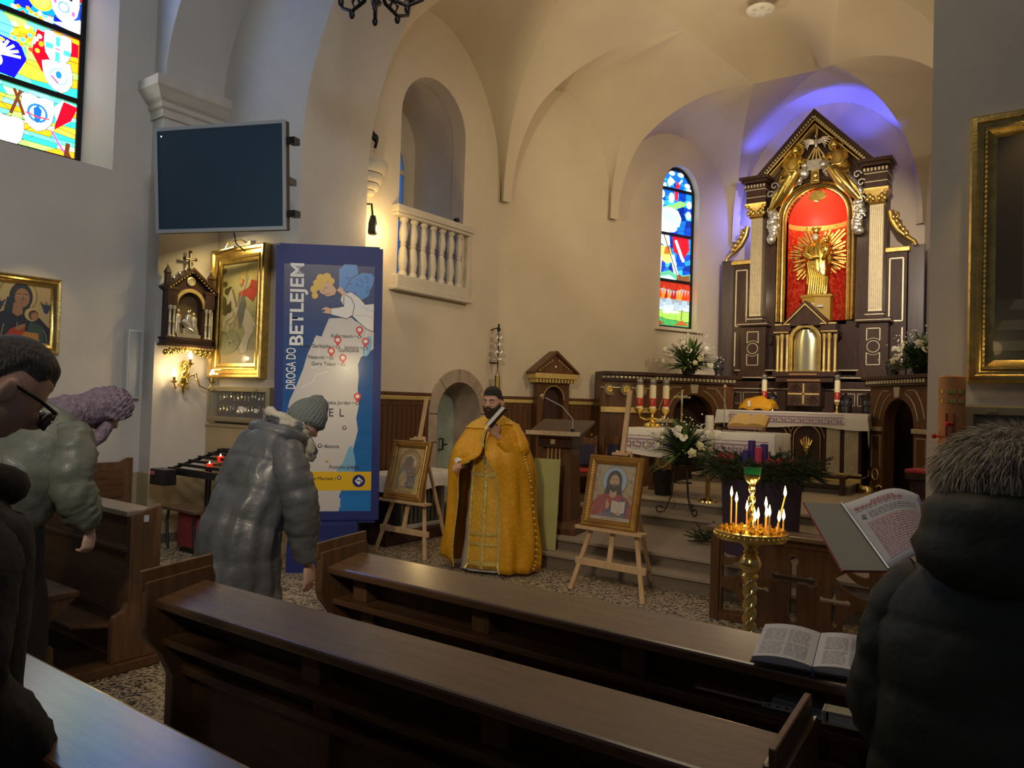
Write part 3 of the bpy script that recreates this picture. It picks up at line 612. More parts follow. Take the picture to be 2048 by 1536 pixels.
# ---------------------------------------------------------------- votive display case, left
def display_case(label,loc,W,H,seed,lining):
    t=thing('display_case',label,'display case',loc,0); rr=random.Random(seed)
    frame_mb(W,H,[(0,0),(0,.10),(.012,.115),(.05,.115),(.055,.10),(.055,.02)]).build('frame',mat('aged_brass_'+str(seed),(.30,.26,.17),.4,.5),t,smooth=30)
    mb=MB(); mb.span((-W/2+.04,-.02,.04),(W/2-.04,-.012,H-.04)); mb.build('velvet_backing',lining,t)
    mb=MB(); mb.span((-W/2+.055,-.104,.055),(W/2-.055,-.101,H-.055)); mb.build('glass_pane',CLR,t)
    k=0; n=int(W/.075)
    for r in range(2):
        for i in range(n):
            x=-W/2+.10+(W-.2)*(i+.5)/n; z=H*(.70-.36*r)+rr.uniform(-.02,.02); ty=rr.randint(0,3); mb=MB()
            m_=(SIL,PGLD,PAP,BRS)[ty]
            if ty==0: mb.box((x,-.028,z+.03),(.006,.004,.05)); mb.lathe([(.001,0),(.016,0),(.016,.008),(.001,.01)],(x,-.03,z),10,M.Rotation(PI/2,3,'X'))
            elif ty==1: mb.box((x,-.028,z),(.010,.008,.06)); mb.box((x,-.028,z+.012),(.034,.008,.010))
            elif ty==2: mb.box((x,-.026,z),(.06,.006,.045))
            else: mb.ell((x,-.03,z),(.016,.010,.026),8,6); mb.box((x,-.028,z+.04),(.014,.004,.03))
            mb.build('votive_offering',m_,t)
    mb=MB(); mb.box((-.03*W,-.03,H*.36),(.085,.006,.075)); mb.build('card',PAP,t)
    for x in(-W*.38,W*.3): mb=MB(); mb.box((x,-.118,H-.03),(.05,.01,.018)); mb.build('hinge',BRS,t)
    return t
VEL=mat('dark_velvet',(.035,.012,.016),.9)
display_case('brass framed glass case of votive offerings below the horseman painting',(-7.22,4.96,1.33),1.12,.39,3,VEL)
# ---------------------------------------------------------------- votive candle rack, alms box, stool
t=thing('votive_rack','black metal votive candle rack with stepped trays in the wall corner','candle rack',(-6.95,4.55,0),0)
mb=MB()
for x in(-.49,.49):
    mb.bar((x,-.33,.83),(x,.30,1.02),.03,.025,(1,0,0))
mb.span((-.505,-.345,.80),(.505,-.315,.85)); mb.span((-.505,.29,.99),(.505,.32,1.04)); mb.build('frame',BLK,t)
for k in range(6):
    y=-.29+k*.112; z=.845+k*.034; mb=MB(); mb.span((-.48,y-.035,z-.006),(.48,y+.035,z)); mb.span((-.48,y-.045,z),(.48,y-.035,z+.025)); mb.build('tray',IRN,t)
    mb=MB(); mb.span((-.48,y+.036,z+.002),(.48,y+.050,z+.012)); mb.build('tray_edge',mat('worn_steel_%d'%k,(.45,.43,.38),.35,.9),t)
for x in(-.30,-.24,.30,.24):
    mb=MB(); mb.tube([(x,0,.88),(x,0,.0)],.015,8); mb.build('leg',BLK,t)
mb=MB(); mb.span((-.4,-.22,0),(.4,.22,.03)); mb.build('foot_plate',BLK,t)
mb=MB(); mb.span((-.52,-.50,.70),(-.26,-.36,.86)); tb=mb.build('alms_box',mat('black_tin',(.014,.014,.018),.35),t,bevel=.006)
mb=MB(); mb.box((-.47,-.502,.82),(.07,.004,.035)); mb.build('alms_sticker',mat('pink_sticker',(.6,.12,.14),.6),t,)
cand=None
for px,py,lb in((419,932,'red glass votive candle burning on the nearer tray of the rack'),(441,917,'red glass votive candle burning on the farther tray of the rack')):
    q=at(px,py,2,.90 if py>925 else .965); z0=q.z-.035
    c=thing('votive_candle',lb,'candle',(q.x,q.y,z0),0,'votive candles on the rack')
    mb=MB(); mb.lathe([(.001,0),(.026,0),(.034,.03),(.032,.06),(.029,.06),(.028,.015),(.001,.012)],n=14); mb.build('glass_cup',REDG,c,smooth=50)
    mb=MB(); mb.lathe([(.001,.012),(.026,.014),(.026,.03),(.001,.032)],n=12); mb.build('wax',WAX,c)
    mb=MB(); mb.lathe([(.002,.034),(.010,.048),(.008,.065),(.001,.085)],n=8); mb.build('flame',FLM,c,smooth=60)
    light('votive_glow','POINT',(q.x,q.y-.03,z0+.11),.25,(1,.4,.15),.01)
t=thing('side_stool','low wooden table on black legs with red panel under the candle rack','table',(-7.30,4.38,0),0)
mb=MB(); mb.span((-.30,-.14,.42),(.36,.17,.45)); mb.build('top',PWT,t,bevel=.006)
for x,y in((-.22,-.08),(.28,-.08),(-.22,.12),(.28,.12)): mb=MB(); mb.tube([(x,y,.42),(x-.03,y,.3),(x+.01,y,.0)],.014,6); mb.build('leg',BLK,t)
mb=MB(); mb.span((-.10,-.05,.05),(.24,.0,.40)); mb.build('red_panel',mat('red_padding',(.22,.025,.025),.7,bump=.4,bs=30),t,bevel=.01)
# wooden penitent's chair against the left wall
t=thing('wooden_chair','brown wooden panelled chair back standing against the left wall','chair',(-7.72,3.88,0),PI/2)
mb=MB(); mb.prism([(-.26,.40),(.26,.40),(.26,.93),(.20,.93),(.12,.89),(-.26,.89)],XZ(.26),.04); mb.build('backrest',PWE,t,bevel=.005)
mb=MB(); mb.span((-.18,.245,.52),(.16,.262,.82)); mb.build('back_panel',PWD,t,bevel=.006)
mb=MB(); mb.span((-.28,-.2,.40),(.28,.30,.44)); mb.build('seat',PWD,t,bevel=.005)
for x in(-.24,.24):
    for y in(-.16,.25): mb=MB(); mb.span((x-.025,y-.025,0),(x+.025,y+.025,.40)); mb.build('leg',PWD,t)
# ---------------------------------------------------------------- tall printed banner
t=thing('roll_up_banner','tall blue banner printed with a white map and a flying angel','banner',(-5.62,4.80,0),R_(44))
t.rotation_euler=(R_(2.5),R_(-.9),R_(44))
W,Z0,Z1=.985,.47,3.06
mb=MB(); mb.span((-W/2,0,Z0),(W/2,.015,Z1)); sheet=mb.build('sheet',BLU,t)
for zz in(Z0-.03,Z1-.01): mb=MB(); mb.span((-.46,.016,zz),(.46,.04,zz+.03)); mb.build('rail',BLU,t)
mb=MB(); mb.span((-.02,.03,.02),(.02,.06,Z1)); mb.build('pole',BLK,t)
mb=MB(); rs=[]
for z in (0,.12,.25,.37,.46):
    rs.append([V((a*(.31+.03*(1-z/.46))+.012*math.sin(a*9+z*5),-.16*(b<0)+.1*(b>0)+.012*math.sin(11*a+z*9),z)) for a,b in [(-1,-1),(-.5,-1),(0,-1),(.5,-1),(1,-1),(1,1),(0,1),(-1,1)]])
mb.loft(rs); mb.build('fabric_base',BLUF,t,smooth=50)
px0,px1,pz0,pz1=-W/2+.075,W/2-.075,Z0+.085,Z1-.17
p=Paint(-.001,.00006); U=lambda f:px0+(px1-px0)*f; Vv=lambda f:pz0+(pz1-pz0)*f
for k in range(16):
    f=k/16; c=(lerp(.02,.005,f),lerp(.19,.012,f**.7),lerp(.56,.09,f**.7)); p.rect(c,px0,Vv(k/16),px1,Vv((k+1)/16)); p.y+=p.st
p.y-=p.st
land=[(.0,.0),(.0,.36),(.05,.40),(.08,.45),(.14,.50),(.22,.575),(.27,.64),(.35,.705),(.36,.715),(.42,.71),(.46,.75),(.50,.785),(.75,.79),(.80,.775),(.86,.77),(1,.76),(1,.665),(.86,.63),(.83,.60),(.84,.55),(.83,.50),(.85,.44),(.82,.38),(.84,.33),(.80,.27),(.78,.22),(.74,.16),(.70,.12),(.64,.06),(.66,.02),(.62,.0)]
p.poly((.56,.53,.51),[(U(a),Vv(b)) for a,b in land])
p.poly((.19,.40,.60),[(U(a),Vv(b)) for a,b in[(.78,.27),(.74,.26),(.68,.20),(.60,.16),(.58,.09),(.78,.09),(.82,.2)]]); p.ell((.19,.40,.60),U(.93),Vv(.675),.04,.10,16,-.2)
for q in([(.30,.58),(.45,.60),(.52,.585),(.60,.60),(.72,.58)],[(.20,.50),(.34,.53),(.36,.555),(.50,.57)],[(.34,.705),(.40,.66),(.36,.60)],[(.95,.76),(.90,.70),(.92,.64)],[(.1,.42),(.3,.42),(.36,.45)]): p.line((.75,.73,.71),[(U(a),Vv(b)) for a,b in q],.006)
p.rect((.72,.45,.02),px0,Vv(.085),px1,Vv(.162)); p.poly((.56,.53,.51),[(U(0),Vv(.0)),(U(0),Vv(.08)),(U(.58),Vv(.08)),(U(.66),Vv(.05)),(U(.64),Vv(.0))])
p.ell((.02,.03,.17),U(.86),Vv(.124),.060); q=.038; p.poly((.75,.74,.72),[(U(.86)-q,Vv(.124)),(U(.86),Vv(.124)-q),(U(.86)+q,Vv(.124)),(U(.86),Vv(.124)+q)])
p.line((.02,.03,.17),[(U(.86)+.016,Vv(.124)-.016),(U(.86)+.016,Vv(.124)+.004),(U(.86)-.014,Vv(.124)+.004)],.008); p.poly((.02,.03,.17),[(U(.86)-.022,Vv(.124)+.004),(U(.86)-.008,Vv(.124)+.015),(U(.86)-.008,Vv(.124)-.007)])
# angel
BK=(.03,.03,.04); WG=(.07,.25,.60); WH=(.72,.70,.67); SKc=(.66,.40,.24)
for w_ in([(.60,.91),(.60,.985),(.66,1.005),(.80,1.005),(.82,.975),(.78,.93),(.72,.89)],[(.66,.895),(.74,.95),(.86,.975),(.97,.972),(1.0,.955),(.985,.925),(.955,.905),(.94,.88),(.88,.865),(.80,.855)]):
    q=[(U(a),Vv(b)) for a,b in w_]; p.poly(WG,q); p.line(BK,q,.006,True)
for k in range(16):
    a=.66+rnd.random()*.28; b=.885+rnd.random()*.075; p.ell((.035,.14,.42),U(a),Vv(b),.013,.010,8)
q=[(U(a),Vv(b)) for a,b in[(.64,.885),(.74,.895),(.84,.87),(.90,.845),(1.0,.85),(1.0,.735),(.92,.745),(.82,.775),(.72,.81),(.66,.835),(.62,.86)]]; p.poly(WH,q); p.line(BK,q,.006,True)
p.line((.4,.4,.4),[(U(.78),Vv(.80)),(U(.92),Vv(.80)),(U(1),Vv(.79))],.004); p.line((.4,.4,.4),[(U(.86),Vv(.835)),(U(1),Vv(.815))],.004)
q=[(U(a),Vv(b)) for a,b in[(.66,.885),(.74,.87),(.78,.84),(.76,.80),(.70,.785),(.52,.80),(.50,.825),(.60,.83),(.66,.835)]]; p.poly(WH,q); p.line(BK,q,.006,True)
q=[(U(a),Vv(b)) for a,b in[(.52,.825),(.46,.832),(.40,.818),(.46,.818),(.42,.806),(.47,.804),(.52,.802)]]; p.poly(SKc,q); p.line(BK,q,.004,True)
p.poly(SKc,[(U(.58),Vv(.90)),(U(.66),Vv(.875)),(U(.68),Vv(.89)),(U(.62),Vv(.915))])
q=[(U(a),Vv(b)) for a,b in[(.40,.925),(.46,.935),(.54,.92),(.58,.90),(.56,.88),(.48,.872),(.40,.885),(.37,.905)]]; p.poly(SKc,q); p.line(BK,q,.004,True)
for a,b,r in((.36,.925,.035),(.40,.945,.04),(.47,.95,.04),(.33,.90,.035),(.34,.875,.03),(.42,.935,.035),(.52,.935,.03),(.39,.91,.03)): p.ell((.72,.46,.05),U(a),Vv(b),r,r*1.05,12)
p.line(BK,[(U(.44),Vv(.905)),(U(.46),Vv(.91)),(U(.48),Vv(.905))],.004); p.line(BK,[(U(.43),Vv(.885)),(U(.47),Vv(.880)),(U(.51),Vv(.889))],.004); p.line(BK,[(U(.45),Vv(.897)),(U(.42),Vv(.893))],.004)
# pins and towns
def pin(fx,fz):
    x,z=U(fx),Vv(fz); p.ell(BK,x,z-.012,.020,.014,14); p.ell(WH,x,z-.012,.012,.008,12)
    p.poly((.62,.05,.05),[(x,z-.012),(x-.028,z+.045),(x+.028,z+.045)]); p.ell((.62,.05,.05),x,z+.055,.034); p.ell(WH,x,z+.055,.019)
def dot(fx,fz): p.ell(BK,U(fx),Vv(fz),.020,.018,16); p.ell(WH,U(fx),Vv(fz),.012,.010,14)
pins=[(.84,.718),(.60,.675),(.91,.672),(.53,.630),(.66,.603),(.83,.447)]
for q in pins: pin(*q)
dots=[(.69,.342),(.24,.290),(.33,.272),(.42,.268),(.36,.222),(.64,.138)]
for q in dots: dot(*q)
p.ell((.55,.36,.04),U(.50),Vv(.205),.016,.008,12)
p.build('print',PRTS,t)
INK=mat('banner_ink',(.03,.03,.04),.5); INKW=mat('banner_white_ink',(.80,.79,.76),.5); INKG=mat('banner_grey_ink',(.20,.22,.30),.5)
yb=p.y-.001
textfit('headline','BETLEJEM',.77,.165,INKW,t,-.195,yb,2.125,.010)
textfit('headline','DROGA DO',.385,.088,INKW,t,-.300,yb,1.715,.004)
for k_,ch in enumerate('ISRAEL'): textmesh('letter',ch,.108,INK,t,U(.71)-.046-.098*(5-k_),yb,Vv(.388),0,.95,'CENTER')
for s_,q,dx,sz in(('Kafarnaum',pins[0],-.05,.047),('Kana Galilejska',pins[1],-.05,.047),('Jezioro',pins[2],-.05,.047),('Nazaret',pins[3],-.05,.047),('Góra Tabor',pins[4],-.05,.047),('Rzeka Jordan',pins[5],-.05,.047),('Pustynia Judzka',(.86,.185),0,.045),('Morze Martwe',dots[5],-.05,.045)):
    textmesh('place_name',s_+(' ▸' if dx else ''),sz,INK,t,U(q[0])+dx*.6,yb,Vv(q[1])-.022,0,1,'RIGHT')
textmesh('place_name','Galilejskie',.047,INK,t,U(.84),yb,Vv(.650),0,1,'RIGHT'); textmesh('place_name','◂Betania',.045,INK,t,U(.455),yb,Vv(.26),0,1)
textmesh('strip_word','A T Y',.085,INK,t,U(.27),yb,Vv(.110),0,1,'RIGHT',bold=.003)
# ---------------------------------------------------------------- two easels and their icons
def easel(label,x,y,rz,mz):
    t=thing('wooden_easel',label,'easel',(x,y,0),rz)
    def leg(a,b,w=.04): mb=MB(); mb.bar(a,b,w,.024,(0,1,0)); mb.build('leg',PIN,t,bevel=.003)
    leg((-.36,0,0),(-.055,.26,1.24)); leg((.36,0,0),(.055,.26,1.24)); leg((.13,.62,0),(.0,.29,1.24),.035)
    mb=MB(); mb.bar((0,.055,.28),(0,.345,mz),.045,.024,(0,1,0)); mb.build('mast',PIN,t,bevel=.003)
    mb=MB(); mb.span((-.34,.035,.225),(.36,.06,.285)); mb.build('cross_rail',PIN,t,bevel=.003)
    mb=MB(); mb.span((-.33,.0,.545),(.33,.115,.57)); mb.span((-.33,.0,.57),(.33,.012,.58)); mb.build('shelf',PIN,t,bevel=.003)
    mb=MB(); mb.box((0,.215,1.215),(.16,.07,.022)); mb.build('top_clamp',PIN,t,bevel=.003)
    return t
def icon(name,label,x,y,rz,fill):
    t=thing(name,label,'icon',(x,y,.571),rz); t.rotation_euler=(R_(-12.5),0,rz)
    W,H=.545,.635
    frame_mb(W,H,[(0,0),(0,.035),(.012,.048),(.035,.042),(.045,.048),(.06,.04),(.072,.03),(.078,.012)]).build('frame',mat('icon_frame_'+name,(.42,.22,.05),.32,.45,var=.3,vs=10),t,smooth=35)
    mb=MB()
    for k in range(22): mb.ell((-W/2+.052,-.05,.05+k*.0255),(.008,.006,.010),6,4)
    mb.build('bead_moulding',GLP,t)
    mb=MB(); mb.span((-W/2+.02,-.008,.02),(W/2-.02,0,H-.02)); mb.build('backboard',DWD,t)
    p=Paint(-.0085,.00006); fill(p,W-.15,H-.15,.075); p.build('icon_picture',IPRT if name=='gilt_icon' else PRTG,t)
    mb=MB(); mb.span((-W/2+.07,-.024,.07),(W/2-.07,-.022,H-.07)); mb.build('glass_pane',CLR,t)
    return t
def fillL(p,w,h,o):
    p.rect((.80,.55,.14),-w/2,o,w/2,o+h); p.rect((.70,.46,.10),-w/2+.02,o+.02,w/2-.02,o+h-.02)
    for k in range(60): a,b=rnd.uniform(-w/2,w/2)*.95,o+rnd.uniform(.02,h-.02); p.ring((.42,.26,.05),a,b,.010,.003,7)
    for r in(.155,.14,.11): p.ring((.38,.22,.05),.0,o+.315,r,.010)
    p.ell((.85,.66,.28),0,o+.315,.105); p.poly((.30,.25,.20),[(-.13,o+.06),(-.14,o+.2),(-.10,o+.30),(-.07,o+.38),(0,o+.41),(.06,o+.37),(.06,o+.27),(.12,o+.18),(.12,o+.06)])
    p.poly((.62,.48,.22),[(-.10,o+.08),(-.12,o+.18),(-.05,o+.25),(.0,o+.16),(-.02,o+.07)]); p.ell((.30,.17,.10),-.01,o+.315,.052,.065,16,-.35)
    for k in range(16): p.ell((.10,.08,.09),.02+rnd.uniform(-.02,.09),o+rnd.uniform(.06,.22),.018,.012,7)
    p.ring((.40,.24,.06),.085,o+.245,.055,.010); p.ell((.30,.17,.10),.075,o+.245,.034,.04); p.ring((.45,.28,.06),.0,o+.07,.10,.006)
    scrolls(p,w*1.05,h+2*o,(.36,.22,.06),9,.05); p.rect((.40,.25,.06),-.1,o+.012,.1,o+.028)
def fillR(p,w,h,o):
    p.rect((.42,.36,.27),-w/2,o,w/2,o+h); p.rect((.40,.33,.19),-w/2+.025,o+.025,w/2-.025,o+h-.025)
    p.ell((.36,.30,.15),0,o+.25,.155,.20,26)
    for k in range(70):
        a,b=rnd.choice([-1,1])*rnd.uniform(.145,.185),o+rnd.uniform(.03,h-.03); p.ring((.30,.16,.10),a,b,.009,.003,7)
    scrolls(p,w*1.02,h+2*o,(.30,.12,.10),9,.055)
    figure_bust(p,0,o+.055,.47,(.30,.03,.025),(.48,.14,.08),(.035,.022,.016),(.30,.42,.58),(.50,.30,.18),(.03,.018,.013))
    p.poly((.06,.07,.13),[(-.12,o+.03),(-.02,o+.11),(.02,o+.13),(.15,o+.10),(.15,o+.03)]); p.poly((.05,.06,.12),[(.08,o+.22),(.15,o+.16),(.16,o+.10),(.10,o+.14)])
    p.poly((.62,.56,.50),[(.0,o+.075),(.0,o+.175),(.065,o+.165),(.13,o+.175),(.13,o+.075),(.065,o+.065)])
    for k in range(6):
        for s in(0,1): p.line((.25,.2,.18),[(.008+s*.066,o+.16-k*.014),(.054+s*.066,o+.16-k*.014)],.004)
    p.line((.2,.1,.06),[(.065,o+.165),(.065,o+.065)],.004)
    p.poly((.50,.30,.18),[(-.055,o+.10),(-.06,o+.155),(-.045,o+.185),(-.035,o+.155),(-.02,o+.14),(-.03,o+.10)]); p.ell((.50,.30,.18),.075,o+.065,.03,.016,10)
    for k in range(9): a=-.13+k*.03; p.line((.40,.30,.32),[(a,o+.03),(a+.02,o+.075-.02*abs(k-4)/4)],.006)
    p.rect((.42,.36,.27),-w/2,o,w/2,o+.03); p.rect((.34,.25,.16),-.09,o+.008,.09,o+.022)
easel('pale pine easel holding the golden icon, beside the blue banner',-5.565,5.74,0,1.66); icon('gilt_icon','gold covered icon of mother and child in brown frame on left easel',-5.565,5.775,0,fillL)
easel('pale pine easel holding the bearded icon, in front of the altar steps',-3.125,5.76,R_(-2),1.78); icon('painted_icon','icon of a bearded man in red robe with open book on right easel',-3.125,5.795,R_(-2),fillR)
light('icon_gleam','AREA',(-5.0,4.3,1.9),2.2,(1,.8,.45),.12,(-5.57,5.8,.9))
# ---------------------------------------------------------------- chancel left side
def frame_on(i): A,u,n,L=AW[i]; return A,u,n,L,math.atan2(u.y,u.x)
# stone framed doorway into the green alcove
A,u,n,L,rz=frame_on(0)
dr=bpy.data.objects.new('door_1',None); C.objects.link(dr); dr.location=A+u*1.95; dr.rotation_euler=(0,0,rz); dr['kind']='structure'
mb=MB(); o1=archpoly(-.446,.446,.3,1.46,1.886); mb.loft([[V((a,-.03,b)) for a,b in o1],[V((a*.92,.42,b-.03*(b>1)) ) for a,b in o1]],cap=False); mb.build('alcove_side',STONE,dr,smooth=50)
mb=MB(); mb.span((-.5,.42,.25),(.5,.44,2.0)); mb.build('alcove_back',ALC,dr)
mb=MB(); mb.span((-.45,-.02,.28),(.45,.44,.31)); mb.build('door_sill',STONE,dr)
mb=MB(); mb.tube([(.10,.40,.95),(.10,.34,.95),(.10,.34,1.10),(.10,.40,1.10)],.014,6); mb.tube([(.10,.35,1.02),(.2,.35,1.02)],.012,6); mb.build('door_handle',BLK,dr)
def vous(a0,a1):
    i_=arcpts(0,1.46,.45,.43,a0,a1,5); o_=arcpts(0,1.46,.62,.61,a0,a1,5)
    mb=MB(); mb.prism(i_+o_[::-1],XZ(-.035),.12); mb.build('stone',STONE,dr,bevel=.008)
cuts=[0,.62,1.25,1.62,2.3,PI]
for a,b in zip(cuts,cuts[1:]): vous(a+.01,b-.01)
for sx in(-1,1):
    for z0,z1 in((.3,.72),(.73,1.08),(1.09,1.45)):
        mb=MB(); mb.span((sx*.45,-.035,z0),(sx*(.62 if z0!=.73 else .60),.085,z1)); mb.build('stone',STONE,dr,bevel=.008)
# wainscot boards
def wainscot(name,A,u,rz,segs,z0,z1,parent=None):
    w=bpy.data.objects.new(name,None); C.objects.link(w); w.location=A; w.rotation_euler=(0,0,rz); w['kind']='structure'
    for a,b in segs:
        k=max(1,round((b-a)/.085)); s=(b-a)/k; me=None
        for i in range(k):
            mb=MB(); mb.span((-s/2+.005,-.045,z0),(s/2-.005,0,z1-.16)); 
            if me is None: o=mb.build('plank',MWD,w,bevel=.006); me=o
            else: o=me.copy(); C.objects.link(o)
            o.location=(a+s*(i+.5),-.0,0)
        mb=MB(); mb.span((a,-.05,z1-.16),(b,0,z1-.10)); mb.span((a,-.035,z0),(b,-.0,z1-.1)); mb.build('backing_rail',MWD,w)
        mb=MB(); mb.span((a,-.075,z1-.10),(b,0,z1-.04)); mb.build('gilt_rail',GLP,w,bevel=.012)
        mb=MB(); mb.span((a,-.085,z1-.04),(b,0,z1)); mb.build('cap_rail',MWD,w,bevel=.008)
        mb=MB(); mb.span((a,-.06,z0-.05 if z0>.2 else 0),(b,0,z0+.08)); mb.build('skirting',DWD,w,bevel=.006)
    return w
wainscot('trim_4',A,u,rz,[(.0,1.32)],.15,1.73)
wainscot('trim_5',A,u,rz,[(2.60,2.77)],.28,1.73)
A2,u2,n2,L2,rz2=frame_on(1)
wainscot('trim_6',A2,u2,rz2,[(0,L2)],.28,1.73)
# balcony: niche behind, balustrade in front
A,u,n,L,rz=frame_on(0)
bw=bpy.data.objects.new('window_3',None); C.objects.link(bw); bw.location=A+u*1.31; bw.rotation_euler=(0,0,rz); bw['kind']='structure'
mb=MB(); o1=archpoly(-.626,.626,3.05,5.2,5.826); mb.loft([[V((a,.21,b)) for a,b in o1],[V((a,.95,b)) for a,b in o1]],cap=False); mb.build('niche_side',PL,bw,smooth=50)
mb=MB(); mb.prism(archpoly(-.75,.75,2.9,5.2,5.9),XZ(.95),.03,[archpoly(-.36,.42,3.2,4.85,5.3)]); mb.build('niche_back',PL,bw)
mb=MB(); mb.prism(archpoly(-.40,.46,3.15,4.85,5.34),XZ(.91),.06,[archpoly(-.32,.38,3.22,4.85,5.26)]); mb.span((-.34,.92,4.80),(.40,.96,4.87)); mb.build('window_frame',mat('cream_frame',(.55,.50,.38),.6),bw)
mb=MB(); mb.prism(archpoly(-.33,.39,3.2,4.85,5.27),XZ(.965),.01); mb.build('window_pane',mat('dusk_blue_glass',(.02,.06,.16),.2,emit=(.03,.13,.42),es=.8),bw)
bl=bpy.data.objects.new('balustrade',None); C.objects.link(bl); bl.location=A+u*1.31; bl.rotation_euler=(0,0,rz); bl['kind']='structure'
mb=MB(); mb.span((-.74,-.12,2.97),(.74,.10,3.02)); mb.span((-.70,-.10,3.02),(.68,.08,3.17)); mb.build('balcony_base',STUC,bl,bevel=.012)
mb=MB(); mb.span((-.74,-.12,3.93),(.74,.12,4.02)); mb.span((-.72,-.10,3.89),(.70,.10,3.93)); mb.build('hand_rail',STUC,bl,bevel=.012)
pb=None
for k in range(7):
    x=-.52+k*.178
    if pb is None:
        mb=MB(); mb.lathe([(.001,3.17),(.06,3.17),(.06,3.21),(.045,3.23),(.052,3.26),(.066,3.36),(.050,3.50),(.034,3.54),(.045,3.56),(.034,3.58),(.050,3.62),(.060,3.70),(.046,3.80),(.036,3.83),(.05,3.85),(.06,3.86),(.06,3.89),(.001,3.89)],n=14); pb=mb.build('baluster',STUC,bl,smooth=45)
    else: o=pb.copy(); C.objects.link(o); pb.parent=bl; o_=o
    (pb if k==0 else o_).location=(x,0,0)
mb=MB(); mb.span((.66,-.08,3.17),(.72,.08,3.89)); mb.build('end_pier',STUC,bl,bevel=.01)
t=thing('security_camera','tiny black camera on the balcony handrail','camera',A+u*1.77+V((.02,0,4.02)),rz)
mb=MB(); mb.lathe([(.001,0),(.03,0),(.03,.012),(.012,.018),(.012,.03),(.001,.03)],n=12); mb.build('foot',BLK,t); mb=MB(); mb.lathe([(.001,-.04),(.028,-.035),(.03,.03),(.001,.035)],(0,0,.055),12,M.Rotation(PI/2,3,'X')); mb.build('body',BLK,t,smooth=40)
# white wall console and black spot lamp near the arch
A0=A
t=thing('wall_console','white moulded stucco console on the wall by the chancel arch','console',(-6.6,6.05,4.02),rz)
mb=MB()
for z,r,h in((0,.10,.05),(.06,.15,.07),(.14,.19,.10),(.25,.24,.14)): mb.lathe([(.001,z),(r*.85,z),(r,z+h*.4),(r,z+h),(.001,z+h)],(0,0,0),18)
mb.build('moulding',STUC,t,smooth=40)
t=thing('spot_lamp','black spot lamp on the wall under the white console','lamp',(-6.6,6.03,3.62),rz)
mb=MB(); mb.tube([(0,0,.3),(0,-.12,.28),(0,-.14,.15)],.012,6); mb.build('arm',BLK,t); mb=MB(); mb.lathe([(.001,.15),(.03,.14),(.05,.06),(.055,-.06),(.045,-.08),(.001,-.085)],(0,-.15,0),14); mb.build('shade',BLK,t,smooth=40)
t=thing('iron_ornament','dark wrought iron ornament high beside the chancel arch','ornament',(-6.6,6.02,4.62),rz)
mb=MB(); mb.tube([(0,0,.1),(0,-.12,.12),(.02,-.16,.02),(.05,-.10,-.04)],.018,6); mb.ell((.02,-.13,.06),(.05,.03,.05),8,6); mb.build('scroll',BLK,t,smooth=60)
# sacristy bell cluster with embroidered pull
p0=at(992,745,0,-6.5)
t=thing('wall_bell','cluster of small bells on the wall above a gold embroidered pull strap','bell',(-6.6,8.53,1.15),rz)
mb=MB(); mb.tube([(0,0,1.52),(0,-.12,1.55),(0,-.14,1.45),(0,-.14,1.0)],.010,6); mb.tube([(0,0,1.05),(0,-.14,1.04)],.01,6); mb.build('bracket',IRN,t)
for k in range(4):
    z=1.08+k*.105; s=1-.10*k
    for a in range(3):
        x,y=.045*s*math.cos(a*2.1+k),-.14+.045*s*math.sin(a*2.1+k); mb=MB(); mb.lathe([(.045*s,0),(.042*s,.012),(.03*s,.04),(.012*s,.06),(.001,.062)],(x,y,z),10); mb.build('bell_cup',SIL,t,smooth=50)
mb=MB(); mb.lathe([(.001,1.5),(.02,1.5),(.028,1.53),(.01,1.56),(.018,1.58),(.001,1.62)],(0,-.14,0),8); mb.build('finial',IRN,t)
mb=MB(); mb.tube([(-.045,-.14,.86),(0,-.14,.96),(.045,-.14,.86)],.005,6); mb.tube([(0,-.14,.96),(0,-.14,1.02)],.008,6); mb.build('hook',IRN,t)
mb=MB(); mb.span((-.05,-.145,.0),(.05,-.135,.86)); sp=mb.build('pull_strap',TRIM,t)
mb=MB()
for x in(-.046,.046): mb.span((x-.006,-.148,.0),(x+.006,-.1345,.86))
stuff(mb.build('strap_border',DWD,t))
# gabled seat back standing against the panelling
t=thing('gabled_seat','tall dark wooden seat back with gilded gable against the panelling','chair',A2+u2*.86+V((0,0,.28)),rz2)
mb=MB(); mb.prism([(-.27,0),(.27,0),(.27,1.72),(-.27,1.72)],XZ(-.20),.14,[archpoly(-.17,.17,.95,1.42,1.62)]); mb.build('back',MWD,t,bevel=.006)
mb=MB(); mb.span((-.18,-.09,.9),(.18,-.07,1.64)); mb.build('arched_panel',DWD,t)
mb=MB(); mb.tube([(a,-.205,b) for a,b in arcpts(0,1.42,.175,.20,0,PI,14)],.008,6); mb.build('arch_line',GLP,t)
mb=MB(); mb.span((-.36,-.30,1.72),(.36,-.04,1.80)); mb.build('cornice',GLP,t,bevel=.008)
mb=MB()
for k in range(13): mb.span((-.335+k*.052,-.29,1.665),(-.305+k*.052,-.06,1.715))
stuff(mb.build('dentil_row',GLP,t))
mb=MB(); mb.prism([(-.36,1.80),(.36,1.80),(0,2.10)],XZ(-.24),.18); mb.build('pediment',MWD,t)
for sx in(-1,1):
    gableroof(.38,1.79,2.09,.04,-.29,.25,sx).build('roof_slope',MWD,t,bevel=.005)
    mb=MB()
    for k in range(6): f=(k+1)/7.5; mb.box((sx*.30*(1-f),-.245,1.82+.22*f),(.02,.012,.02))
    stuff(mb.build('inlay_row',GLP,t))
mb=MB(); mb.ell((0,-.25,1.90),(.02,.01,.02),8,6); mb.build('rosette',PGLD,t)
